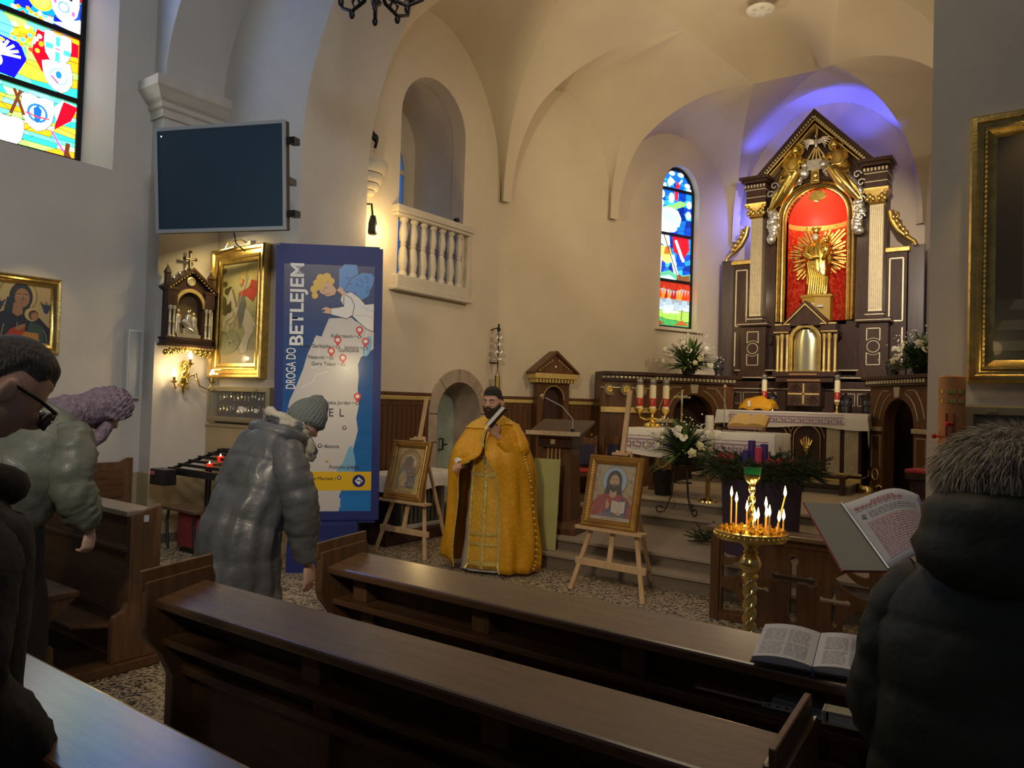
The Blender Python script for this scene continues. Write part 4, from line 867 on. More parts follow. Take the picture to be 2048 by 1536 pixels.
mb=MB(); mb.span((-.30,-.55,.38),(.30,-.15,.44)); mb.build('seat',MWD,t,bevel=.006)
# credence ledge with starburst ornaments and a folded paper
t=thing('credence_ledge','narrow brown wooden ledge on the panelling','shelf',A2+u2*1.52+V((0,0,1.07)),rz2)
mb=MB(); mb.span((-.36,-.24,0),(.36,-.05,.035)); mb.build('board',MWD,t,bevel=.005)
for x in(-.28,.28): mb=MB(); mb.prism([(-.22,0),(-.05,0),(-.05,-.16)],lambda a,b,d,x=x:V((x-.01+d,a,b)),.02); mb.build('bracket',MWD,t)
tl=['leftmost of three gilt starburst ornaments on the wooden ledge','middle one of three gilt starburst ornaments on the wooden ledge','rightmost of three gilt starburst ornaments on the wooden ledge']
base=None
for k,x in enumerate((-.16,.06,.28)):
    loc=A2+u2*(1.52+x)+n2*.15+V((0,0,1.105))
    if base is None:
        base=thing('starburst_ornament',tl[0],'ornament',loc,rz2,'starbursts on the ledge')
        mb=MB(); mb.lathe([(.001,0),(.03,0),(.012,.012),(.008,.03),(.001,.03)],n=10); mb.build('foot',BRS,base,smooth=40)
        mb=MB(); mb.ell((0,-.01,.07),(.022,.014,.022),10,7); mb.build('centre',GLDB,base,smooth=60)
        mb=MB()
        for a in range(10): mb.bar((0,0,.07),(.05*math.cos(a*PI/5),0,.07+.05*math.sin(a*PI/5)),.010,.006,(0,1,0))
        stuff(mb.build('rays',GLDB,base))
    else: dup(base,loc=loc,label=tl[k])
t=thing('folded_paper','white folded paper lying at the left of the wooden ledge','paper',A2+u2*1.24+n2*.15+V((0,0,1.106)),rz2+.2)
mb=MB(); mb.loft([[V((-.07,-.04,.0)),V((.07,-.04,.0)),V((.07,-.04,.004)),V((-.07,-.04,.004))],[V((-.07,0,.012)),V((.07,0,.018)),V((.07,0,.022)),V((-.07,0,.016))],[V((-.06,.05,.002)),V((.08,.05,.004)),V((.08,.05,.008)),V((-.06,.05,.006))]]); mb.build('sheet',PAP,t)
# two red seated chairs
def rchair(loc,rz,label):
    t=thing('red_seat_chair',label,'chair',loc,rz,'red seated chairs by the panelling')
    for x in(-.20,.20):
        mb=MB(); mb.span((x-.02,-.20,0),(x+.02,-.16,.46)); mb.build('leg',MWD,t); mb=MB(); mb.bar((x,.18,0),(x,.24,.92),.04,.04,(1,0,0)); mb.build('leg',MWD,t)
    mb=MB(); mb.span((-.23,-.23,.38),(.23,.20,.43)); mb.build('seat_frame',MWD,t,bevel=.006)
    mb=MB(); mb.span((-.21,-.21,.43),(.21,.17,.475)); mb.build('seat_cushion',RED,t,bevel=.02)
    mb=MB(); mb.prism([(-.22,.80),(.22,.80),(.22,.90),(.1,.885),(0,.92),(-.1,.885),(-.22,.90)],XZ(.20),.04); mb.build('top_rail',MWD,t,bevel=.005)
    mb=MB(); mb.span((-.18,.19,.50),(.18,.225,.80)); mb.build('back_cushion',mat('dark_blue_cushion',(.02,.02,.06),.8),t,bevel=.015)
    return t
r1=rchair((-5.30,9.05,.28),R_(40),'brown chair with red seat cushion nearest the lectern, by panelled wall')
dup(r1,loc=(-4.98,9.62,.28),rz=R_(44),label='brown chair with red seat cushion behind the right easel, further from the lectern')
# cloth covered side table and the radiator beneath
t=thing('side_table','side table under a plain white cloth in front of dark panelling','table',(-6.18,6.56,.13),PI/2)
mb=MB(); mb.span((-.55,-.25,.62),(.55,.25,.65)); mb.build('tabletop',MWD,t)
for x in(-.5,.5):
    for y in(-.21,.21): mb=MB(); mb.span((x-.025,y-.025,0),(x+.025,y+.025,.62)); mb.build('leg',BLK,t)
rs=[]
def hang(hx,hy,zt,drop,amp,sd,n=64):
    out=[]
    for z,e in((zt,-.01),(zt,.0),(zt-.01,.012),(zt-drop*.5,.02),(zt-drop,.03)):
        ring=[]
        for k in range(n):
            f=4*k/n; q=int(f)%4; g_=f-int(f); cs=[(-1,-1),(1,-1),(1,1),(-1,1)]; a=cs[q]; b=cs[(q+1)%4]
            x=(a[0]+(b[0]-a[0])*g_)*(hx+e); y=(a[1]+(b[1]-a[1])*g_)*(hy+e); dn=(zt-z)/max(drop,.01)
            w=amp*dn*math.sin(k*2*PI*9/n+sd); l=math.hypot(x/hx,y/hy); ring.append(V((x*(1+w/l/hx),y*(1+w/l/hy),z+(.02*dn*math.sin(k*.7+sd)))))
        out.append(ring)
    return out
def cloth(name,t,hx,hy,zt,drop,m,amp=.012,sd=0): mb=MB(); mb.loft([[V((p.x*.98,p.y*.98,zt+.006)) for p in hang(hx,hy,zt,drop,amp,sd)[0]]]+[[V((p.x,p.y,p.z+.006)) for p in r] for r in hang(hx,hy,zt,drop,amp,sd)[1:]],cap=False); n=64; mb.f.append(tuple(range(n))); return mb.build(name,m,t,smooth=50)
cloth('tablecloth',t,.58,.27,.65,.17,WCL,.012,1)
t=thing('radiator','grey finned radiator in a white frame under the covered table','radiator',(-6.2,6.62,.13),PI/2)
for k in range(9): mb=MB(); mb.span((-.32+k*.075,-.10,.06),(-.27+k*.075,.10,.44)); mb.build('fin',mat('radiator_grey_%d'%k,(.20,.22,.20),.5,.3),t,bevel=.012)
mb=MB(); mb.span((-.36,-.13,.0),(.40,.12,.05)); mb.build('base_rail',LGRY,t,bevel=.01)
mb=MB(); mb.span((.355,-.13,.05),(.40,.12,.47)); mb.build('side_frame',LGRY,t,bevel=.01)
# lectern, microphone, green board
t=thing('lectern','dark wooden lectern with sloping reading top and gold stripes','lectern',(-4.33,6.90,.28),R_(12))
mb=MB(); rr=lambda a,b,z:[V((-a,-b,z)),V((a,-b,z)),V((a,b,z)),V((-a,b,z))]
mb.loft([rr(.27,.25,0),rr(.27,.25,.06),rr(.22,.20,.10),rr(.20,.18,.13)]); mb.build('base',MWD,t,bevel=.006)
mb=MB(); mb.loft([rr(.19,.17,.12),rr(.155,.14,1.0)]); mb.build('column',MWD,t,bevel=.006)
for x in(-.10,-.05,0,.05): mb=MB(); mb.bar((x,-.180+.0,.18),(x*.86,-.150,.97),.012,.010,(0,1,0)); mb.build('gilt_stripe',GLP,t)
mb=MB(); mb.loft([[V((-.30,-.27,1.01)),V((.30,-.27,1.01)),V((.30,.24,1.16)),V((-.30,.24,1.16))],[V((-.30,-.27,1.04)),V((.30,-.27,1.04)),V((.30,.24,1.19)),V((-.30,.24,1.19))]]); mb.build('reading_top',DWD,t,bevel=.004)
mb=MB(); mb.span((-.30,-.29,1.03),(.30,-.26,1.075)); mb.build('book_stop',PGLD,t)
mb=MB(); mb.span((-.19,-.20,.90),(.19,.17,1.02)); mb.build('neck',DWD,t,bevel=.005)
mb=MB(); mb.box((-.02,-.205,.96),(.05,.01,.05)); mb.build('gilt_square',PGLD,t)
q=at(1084,792,1,6.72)
t=thing('microphone','slim gooseneck microphone rising from the lectern','microphone',(-4.12,6.78,1.345))
mb=MB(); mb.lathe([(.001,0),(.02,0),(.02,.03),(.008,.04),(.001,.04)],n=10); mb.build('base',BLK,t)
d=V(q)-V(t.location); mb=MB(); mb.tube([(0,0,.03),(.0,0,.14),(d.x*.35,d.y*.3,d.z*.72),(d.x*.9,d.y*.9,d.z*.96)],.006,8); mb.build('gooseneck',GRYP,t,smooth=60)
mb=MB(); mb.ell((d.x,d.y,d.z),(.022,.022,.024),10,8); mb.build('capsule',mat('foam_cream',(.40,.35,.18),.9),t,smooth=60)
t=thing('green_board','pale green board leaning against the lectern behind the priest','board',(-4.22,6.42,.157),R_(10)); t.rotation_euler=(R_(-6),0,R_(16))
mb=MB(); mb.span((-.14,-.01,0),(.14,.01,.92)); mb.build('panel',mat('pale_green_paint',(.42,.43,.16),.6,var=.15,vs=5),t,bevel=.002)
mb=MB(); mb.span((-.14,-.014,0),(.14,.012,.02)); mb.build('edge_strip',mat('pale_green_edge',(.36,.36,.16),.6),t)
# ---------------------------------------------------------------- apse window
A,u,n,L,rz=frame_on(2)
wt=bpy.data.objects.new('window_2',None); C.objects.link(wt); wt.location=A+u*1.48-n*.12; wt.rotation_euler=(0,0,rz); wt['kind']='structure'
mb=MB(); mb.prism(archpoly(-.42,.42,2.95,5.18,5.69),XZ(.0),.06,[archpoly(-.375,.375,3.0,5.18,5.64)]); mb.build('window_frame',BLK,wt)
mb=MB(); mb.span((-.52,-.20,2.90),(.52,.05,2.955)); mb.build('window_sill',PL,wt,bevel=.01)
bz=[3.76,4.54,5.30]
for z in bz: mb=MB(); mb.span((-.38,-.02,z-.022),(.38,.03,z+.022)); mb.build('glazing_bar',BLK,wt)
ed=[3.0]+bz+[5.64]; BL=[(.01,.10,.55),(.02,.22,.80),(.03,.35,.95),(.08,.5,1.0),(.01,.05,.35)]
for k in range(4):
    z0,z1=ed[k]+.01,ed[k+1]-.01; p=Paint(.02,.0005)
    if k==3:
        p.poly((.02,.22,.80),[(-.37,z0),(.37,z0)]+arcpts(0,5.18,.37,.45,.27,PI-.27,12))
        for q in range(14): p.ell(rnd.choice(BL),rnd.uniform(-.28,.28),rnd.uniform(5.34,5.52),.06,.025,8,rnd.uniform(-1,1))
        for x,z in((-.28,5.36),(.26,5.42),(-.1,5.58),(.1,5.58),(.30,5.34)): p.ell((.75,.95,1.1),x,z,.07,.04,10)
        p.poly((.85,.95,1.0),[(-.15,5.34),(-.02,5.45),(-.14,5.52),(-.2,5.42)]); p.poly((.8,.05,.05),[(-.02,5.34),(.06,5.34),(.10,5.44),(.03,5.46)]); p.line((.9,.8,.7),[(.06,5.42),(.14,5.50)],.03)
    elif k==2:
        mosaic(p,-.375,z0,.375,z1,BL,8,5,21)
        for x,z in((-.3,5.2),(-.32,5.05),(.31,5.1),(.30,4.92)): p.ell((.7,.95,1.1),x,z,.06,.07,10)
        p.poly((.35,.75,.25),[(-.25,5.0),(-.05,5.06),(.10,5.14),(.26,5.12),(.2,5.06),(.0,4.98),(-.2,4.94)])
        p.poly((.75,.95,1.05),[(-.34,4.98),(-.08,5.0),(.06,4.96),(.14,4.84),(.10,4.70),(-.05,4.64),(-.22,4.72),(-.34,4.66)])
        for q in range(9): p.line((.15,.45,.8),[(-.3+q*.045,4.97-q*.01),(-.22+q*.04,4.72)],.010)
        p.poly((.75,.05,.08),[(-.04,5.28),(.05,5.28),(.04,5.12),(-.02,5.14)]); p.ell((.9,.95,1),-.10,5.16,.06,.09,10); p.ell((.9,.8,.7),-.08,4.66,.12,.08,12)
        p.poly((.9,.98,.9),[(-.375,4.56),(-.12,4.56),(-.2,4.75),(-.35,4.8)])
    elif k==1:
        mosaic(p,-.375,z0,.375,z1,BL,8,5,22)
        p.poly((.62,.02,.04),[(-.05,4.53),(.32,4.53),(.34,4.32),(.22,4.18),(-.02,4.26)]); p.poly((.80,.92,.86),[(-.375,4.53),(-.12,4.53),(-.10,4.36),(-.2,4.33),(-.375,4.40)])
        p.poly((.95,.70,.25),[(-.36,4.34),(-.10,4.33),(-.02,4.10),(-.16,4.04),(-.34,4.12)]); p.poly((.65,.22,.05),[(-.2,4.33),(-.1,4.33),(-.12,4.2),(-.24,4.2)])
        p.line((.95,.96,.9),[(-.05,4.2),(.06,3.86)],.09); p.line((.95,.96,.9),[(-.32,4.14),(-.34,3.86)],.09); p.line((.95,.96,.95),[(.02,4.46),(.18,4.16)],.06); p.ell((.9,.9,.9),.2,4.14,.035)
        p.poly((.15,.5,.35),[(-.375,3.86),(-.1,3.94),(.1,3.86),(.37,3.92),(.37,3.78),(-.375,3.78)]); p.poly((.5,.85,.9),[(-.375,3.80),(-.1,3.86),(.05,3.80),(.0,3.78)]); p.poly((.25,.12,.06),[(.05,3.78),(.1,3.9),(.2,3.86),(.35,3.9),(.37,3.78)])
        p.line((.10,.06,.04),[(-.25,4.53),(.08,3.85)],.02)
    else:
        mosaic(p,-.375,z0,.375,z1,lambda i,j,r:[(.10,.40,.15),(.35,.6,.15),(.5,.7,.8),(.3,.35,.38),(.35,.4,.45),(.45,.05,.03)][min(5,i)],6,5,23)
        for q in range(12): x=-.36+q*.065; p.poly(rnd.choice([(.8,.08,.02),(1,.30,.05),(.4,.03,.03)]),[(x-.04,3.46),(x+.05,3.46),(x+.02,3.62+.1*rnd.random())])
        for x,z in((-.28,3.36),(-.1,3.40),(.08,3.34),(.25,3.38)): p.poly((.38,.48,.56),[(x-.09,z-.06),(x+.09,z-.04),(x+.04,z+.07),(x-.05,z+.06)])
        p.poly((.85,.85,.75),[(-.25,3.25),(.1,3.27),(.15,3.23),(-.2,3.21)]); p.poly((.35,.08,.03),[(-.375,3.0),(-.375,3.12),(-.2,3.03)]); p.poly((.4,.15,.05),[(.02,3.02),(.2,3.12),(.37,3.03)]); p.line((.3,.12,.05),[(.18,3.12),(.2,3.3)],.02)
    p.build('glass_panel',GLASS2,wt)
# ---------------------------------------------------------------- side counters (wings)
def wing(label,Ax,Bx,rzz,curve,mir):
    t=thing('side_counter',label,'counter',(Ax[0],Ax[1],.28),rzz,None)
    L=math.hypot(Bx[0]-Ax[0],Bx[1]-Ax[1]); H=1.87; W2=L/2; cx=L/2; sp=1.22; r=.34
    mb=MB(); mb.prism([(0,.12),(L,.12),(L,H-.14),(0,H-.14)],XZ(-.0),.16,[archpoly(cx-r,cx+r,.13,sp,sp+r)]); mb.build('arch_front',MWD,t,bevel=.004)
    mb=MB(); mb.span((0,.55,.1),(L,.57,H-.15)); mb.build('back_panel',DWD,t)
    mb=MB(); mb.span((0,0,0),(L,.5,.12)); mb.build('plinth',DWD,t,bevel=.006)
    mb=MB(); mb.span((-.06,-.06,H-.14),(L+.06,.5,H-.11)); mb.span((-.09,-.10,H-.05),(L+.09,.5,H)); mb.span((-.05,-.05,H-.11),(L+.05,.5,H-.05)); mb.build('cornice',DWD,t,bevel=.008)
    mb=MB(); k=int(L/.062)
    for i in range(k): mb.span((i*L/k+.012,-.075,H-.105),((i+1)*L/k-.012,-.045,H-.06))
    stuff(mb.build('dentil_row',PGLD,t))
    mb=MB(); mb.prism([(cx-.05,sp+r+.02),(cx+.05,sp+r+.02),(cx+.07,sp+r+.16),(cx-.07,sp+r+.16)],XZ(-.03),.05); mb.build('keystone',PGLD,t,bevel=.004)
    for rr in(r+.10,r+.24):
        for a0,a1 in((.15,1.2),(1.94,2.99)):
            mb=MB(); mb.tube([(cx+rr*math.cos(a0+(a1-a0)*i/10),-.004,min(sp+rr*math.sin(a0+(a1-a0)*i/10),H-.2)) for i in range(11)],.007,6); mb.build('gilt_line',PGLD,t)
    for sx in(0,1):
        x0,x1=(0.02,cx-r-.02) if sx==0 else (cx+r+.02,L-.02)
        mb=MB(); mb.span((x0-.01,-.04,sp-.10),(x1+.01,.0,sp-.04)); mb.build('gilt_capital',PGLD,t,bevel=.006)
        m_=(x0+x1)/2; ww=(x1-x0)/2-.045
        mb=MB()
        for a,b in(((m_-ww,.62),(m_-ww,sp-.16)),((m_-ww,sp-.16),(m_+ww,sp-.16)),((m_+ww,sp-.16),(m_+ww,.62)),((m_-ww,.2),(m_-ww,.42)),((m_-ww,.2),(m_+ww,.2))): mb.bar((a[0],-.006,a[1]),(b[0],-.006,b[1]),.012,.012,(0,1,0))
        stuff(mb.build('gilt_panel_line',PGLD,t))
        mb=MB(); mb.tube([(m_+.075*math.cos(q*PI/10),-.008,.52+.075*math.sin(q*PI/10)) for q in range(21)],.010,6); mb.build('gilt_ring',GLP,t)
    if curve:
        c=[]; n_=14; bx,bz=-.72,.05
        for i in range(n_+1):
            f=i/n_; x=-.80+.80*f; y=.0+.12-.30*math.sin(PI*f*.5+.0)*(1-f)-.12*f; c.append((x,y))
        def band(z0,z1,off,name,m_):
            mb=MB(); mb.loft([[V((x,y-off,z0)),V((x,y+.25,z0)),V((x,y+.25,z1)),V((x,y-off,z1))] for x,y in c]); return mb.build(name,m_,t,smooth=30)
        band(.0,H-.14,0,'curved_front',MWD); band(H-.05,H,.10,'curved_cornice',DWD); band(H-.14,H-.05,.05,'curved_frieze',DWD); band(1.26,1.34,.045,'curved_gilt_rail',GLP); band(H-.245,H-.23,.008,'curved_gilt_line',PGLD)
        mb=MB()
        for i in range(n_):
            (x0,y0),(x1,y1)=c[i],c[i+1]; mb.bar((x0+.012,y0-.06,H-.083),(x1-.012,y1-.06,H-.083),.045,.03)
        stuff(mb.build('curved_dentil_row',PGLD,t))
        for f in(2.6,6.2,10):
            x,y=c[int(f)]; mb=MB(); mb.lathe([(.001,0),(.095,0),(.095,.02),(.078,.025),(.07,.006),(.001,.006)],(x,y-.005,1.60),20,M.Rotation(PI/2,3,'X')); ro=mb.build('rosette_rim',DWD,t,smooth=40)
            mb=MB(); mb.lathe([(.082,.014),(.09,.03),(.098,.014)],(x,y-.01,1.60),20,M.Rotation(PI/2,3,'X')); mb.build('gilt_ring',PGLD,ro)
            mb=MB(); mb.ell((x,y-.03,1.60),(.018,.014,.018),8,6)
            for a in range(8): mb.ell((x+.034*math.cos(a*PI/4),y-.028,1.60+.034*math.sin(a*PI/4)),(.022,.012,.022),7,5)
            mb.build('gilt_flower',GLDB,ro,smooth=60)
    return t
rzl=math.atan2(1.05,.87)
wing('dark carved counter with arched opening left of the high altar','' or (-4.95,10.45),(-4.08,11.5),rzl,True,0)
wing('dark carved counter with arched opening right of the high altar',(-2.12,11.5),(-1.25,10.45),-rzl,False,1)
# ---------------------------------------------------------------- high altar retable
XC=-3.10
t=thing('high_altar_retable','towering dark wood retable with gilded pilasters, gable and red niche','altarpiece',(XC,12.3,.53),0); ZB=.53
def Z_(z): return z-ZB
def loc_(o): o.location=(0,0,-ZB); return o     # parts are laid out at heights above the nave floor
NI=archpoly(-.455,.455,3.06,4.70,5.16,20); NO=archpoly(-.585,.585,3.06,4.74,5.36,20)
mb=MB(); mb.prism([(-1.02,2.1),(1.02,2.1),(1.02,5.30),(.70,5.45),(0,6.28),(-.70,5.45),(-1.02,5.30)],XZ(0),.14,[NI]); loc_(mb.build('main_panel',DWD,t))
mb=MB(); mb.span((-1.45,.0,.53),(1.45,.40,2.15)); mb.span((-1.2,-.22,.53),(1.2,.0,2.10)); loc_(mb.build('base_block',DWD,t,bevel=.006))
for z in(1.98,2.16,2.28):
    mb=MB(); mb.span((-1.22,-.24 if z<2.2 else -.15,z-.02),(1.22,-.0,z+.02)); loc_(mb.build('ledge_moulding',DWD,t,bevel=.008))
    mb=MB(); mb.span((-1.2,-.245 if z<2.2 else -.155,z-.008),(1.2,-.22 if z<2.2 else -.14,z+.008)); loc_(mb.build('gilt_line',PGLD,t))
for sx in(-1,1):
    for x0,x1 in((.50,.66),(.70,1.02),(1.06,1.18)):
        mb=MB()
        for a,b in(((x0,1.74),(x1,1.74)),((x0,1.92),(x1,1.92)),((x0,1.74),(x0,1.92)),((x1,1.74),(x1,1.92))): mb.bar((sx*a[0],-.224,a[1]),(sx*b[0],-.224,b[1]),.010,.010,(0,1,0))
        stuff(loc_(mb.build('gilt_panel_line',PGLD,t)))
# niche
def ring_loft(name,m,prof,o=0):
    mb=MB(); rows=[]
    for w,y in prof:
        half=.455+w; pts=[(half,3.06)]+arcpts(0,4.70,half,.46+w*.9,0,PI,24)+[(-half,3.06)]; rows.append([V((a,y,b)) for a,b in pts])
    mb.loft(rows,cap=False,closed=False); return loc_(mb.build(name,m,t,smooth=50))
ring_loft('niche_frame',GLD,[(0,.10),(0,-.02),(.02,-.05),(.045,-.06),(.06,-.03),(.075,-.03),(.085,-.07),(.115,-.085),(.14,-.06),(.145,0)])
ring_loft('niche_frame_line',DWD,[(.058,-.03),(.068,-.036),(.078,-.03)])
mb=MB(); rows=[]
for z in [3.02+.11*i for i in range(16)]: rows.append([V((.455*math.cos(a),.10+.42*math.sin(a),z)) for a in [PI*k/24 for k in range(25)]])
mb.loft(rows,cap=False,closed=False); loc_(mb.build('niche_lining',REDD,t,smooth=180))
mb=MB(); rows=[]
for i in range(11):
    b=PI/2*i/10; rows.append([V((.455*math.cos(b)*math.cos(a),.10+.42*math.cos(b)*math.sin(a),4.66+.50*math.sin(b))) for a in [PI*k/24 for k in range(25)]])
mb.loft(rows,cap=False,closed=False); loc_(mb.build('niche_half_dome',mat('red_plaster',(.62,.03,.02),.45),t,smooth=180))
mb=MB(); mb.loft([[V((.452*math.cos(a),.10+.415*math.sin(a),z)) for a in [PI*k/24 for k in range(25)]] for z in(4.60,4.68)],cap=False,closed=False); loc_(mb.build('damask_border',TRIM,t,smooth=180))
mb=MB(); mb.span((-.47,.0,3.0),(.47,.5,3.06)); loc_(mb.build('niche_floor',DWD,t))
mb=MB()
mb.prism([(-.14,5.03),(-.10,5.12),(0,5.155),(.10,5.12),(.14,5.03),(.07,4.99),(0,4.97),(-.07,4.99)],XZ(.04),.03); loc_(mb.build('niche_cartouche',GLDB,t,bevel=.01))
mb=MB(); mb.box((0,-.10,5.32),(.12,.06,.20)); mb.ell((0,-.14,5.34),(.05,.03,.06),8,6); mb.ell((0,-.13,5.26),(.07,.02,.03),8,6); loc_(mb.build('keystone_carving',GLD,t,smooth=40))
# gable
for sx in(-1,1):
    loc_(gableroof(.86,5.36,6.26,.065,-.27,.30,sx).build('gable_roof',DWD,t,bevel=.006))
    loc_(gableroof(.80,5.36,6.185,.022,-.23,.22,sx).build('gable_moulding',GLD,t,bevel=.004))
    loc_(gableroof(.74,5.36,6.115,.018,-.20,.18,sx).build('gable_moulding',GLP,t,bevel=.004))
    mb=MB()
    for k in range(26):
        f=(k+.5)/26; mb.box((sx*.85*(1-f),-.262,5.335+.90*f),(.024,.03,.03))
    stuff(loc_(mb.build('gable_dentils',PGLD,t)))
    # entablature, capital, pilaster, pedestal
    X0=sx*.895
    def blk(name,w,z0,z1,y,m,bev=.006): mb=MB(); mb.span((X0-w,-y,z0),(X0+w,.05,z1)); return loc_(mb.build(name,m,t,bevel=bev))
    blk('entablature_cap',.235,5.36,5.41,.36,DWD); blk('entablature_cap_lower',.205,5.31,5.36,.32,DWD); blk('dentil_band',.175,5.22,5.30,.27,DWD); blk('architrave',.155,5.00,5.22,.22,DWD)
    blk('gilt_fillet',.165,5.205,5.225,.245,PGLD,.004); blk('gilt_fillet_lower',.158,5.085,5.10,.228,PGLD,.003)
    mb=MB()
    for k in range(7): mb.box((X0-.15+k*.05,-.28,5.26),(.026,.02,.045))
    stuff(loc_(mb.build('entablature_dentils',PGLD,t)))
    mb=MB(); mb.loft([[V((X0+a*w,-.09+b*w*.8,z)) for a,b in((-1,-1),(1,-1),(1,1),(-1,1))] for w,z in((.10,4.76),(.115,4.78),(.105,4.80),(.12,4.88),(.165,4.97),(.17,5.0))])
    for a in(-1,1):
        for k in range(3): mb.ell((X0+a*(.04+.04*k),-.20,4.84+.035*(k%2)),(.035,.03,.05),8,6)
        mb.tube([(X0+a*.13+.04*math.cos(q*.7)*a*(1-q*.08),-.21,4.94+.035*math.sin(q*.7)*(1-q*.08)) for q in range(9)],.014,6)
    loc_(mb.build('leaf_capital',GLD,t,smooth=50))
    mb=MB(); n_=7; pts=[]
    mb.span((X0-.095,-.13,3.16),(X0+.095,0,4.78)); sh=loc_(mb.build('pilaster_shaft',PGLD,t))
    for k in range(n_):
        x=X0-.082+k*.164/(n_-1); mb=MB(); mb.tube([(x,-.132,3.20),(x,-.132,4.74)],.009,6); mb.build('flute_rib',PGLD,sh)
    blk('pilaster_base',.125,3.06,3.16,.17,DWD); blk('pilaster_base_gilt',.135,3.10,3.125,.18,PGLD,.008)
    blk('pedestal_cap',.235,2.99,3.06,.26,DWD); blk('pedestal_cap_gilt',.245,3.015,3.03,.27,PGLD,.004); blk('pedestal',.20,2.25,2.99,.20,DWD); blk('pedestal_foot',.225,2.16,2.27,.24,DWD)
    mb=MB(); e=-.206
    for z0,z1,cz in((2.72,2.90,1),(2.36,2.54,-1)):
        for a,b in(((-.09,z0),(-.09,z1)),((.09,z0),(.09,z1)),((-.09,z1 if cz>0 else z0),(.09,z1 if cz>0 else z0))): mb.bar((X0+a[0],e,a[1]),(X0+b[0],e,b[1]),.013,.012,(0,1,0))
        z=z0 if cz>0 else z1; mb.tube([(X0-.09+.018*q,e,z+cz*.035*math.sin(PI*q/10)) for q in range(11)],.006,6)
    stuff(loc_(mb.build('gilt_panel_line',PGLD,t)))
    mb=MB(); mb.tube([(X0+.085*math.cos(q*PI/12),e,2.63+.085*math.sin(q*PI/12)) for q in range(25)],.008,6); loc_(mb.build('gilt_ring',PGLD,t))
    # scroll bracket, side panel and dark board
    sc=[]
    for q in range(15): a=q*.42; r=.075*(1-q*.055); sc.append((sx*(1.14+r*math.cos(a+2.2)*1.0),-.06,4.60+r*math.sin(a+2.2)))
    body=[(sx*1.07,-.06,4.66),(sx*1.10,-.06,4.52),(sx*1.18,-.06,4.36),(sx*1.28,-.06,4.26),(sx*1.40,-.06,4.17),(sx*1.42,-.06,4.12)]
    mb=MB(); mb.tube(sc[::-1],[.018+.001*q for q in range(15)],8); mb.tube(body,[.05,.055,.05,.04,.03,.035],10,flat=1.0)
    for q in range(5): f=q/5; mb.ell((sx*(1.12+.22*f),-.10,4.54-.33*f+.02),(.035,.03,.05),8,6)
    loc_(mb.build('scroll_bracket',GLD,t,smooth=60))
    mb=MB(); mb.span((sx*1.02,-.02,2.15),(sx*1.30,.14,4.10)); loc_(mb.build('side_panel',DWD,t,bevel=.004))
    mb=MB(); mb.span((sx*1.0,-.05,4.04),(sx*1.34,.1,4.12)); loc_(mb.build('side_panel_cap',GLD,t,bevel=.012))
    mb=MB()
    for a,b in(((1.07,3.02),(1.07,3.95)),((1.25,3.02),(1.25,3.95)),((1.07,3.95),(1.25,3.95)),((1.07,3.02),(1.25,3.02)),((1.25,2.35),(1.25,2.92))): mb.bar((sx*a[0],-.024,a[1]),(sx*b[0],-.024,b[1]),.02,.014,(0,1,0))
    stuff(loc_(mb.build('gilt_panel_line',PGLD,t)))
    mb=MB(); mb.span((sx*1.31,.02,2.14),(sx*1.52,.10,4.14)); loc_(mb.build('side_board',mat('glossy_dark_board_%d'%sx,(.075,.055,.055),.28,var=.3,vs=3,stretch=(9,9,1)),t,bevel=.004))
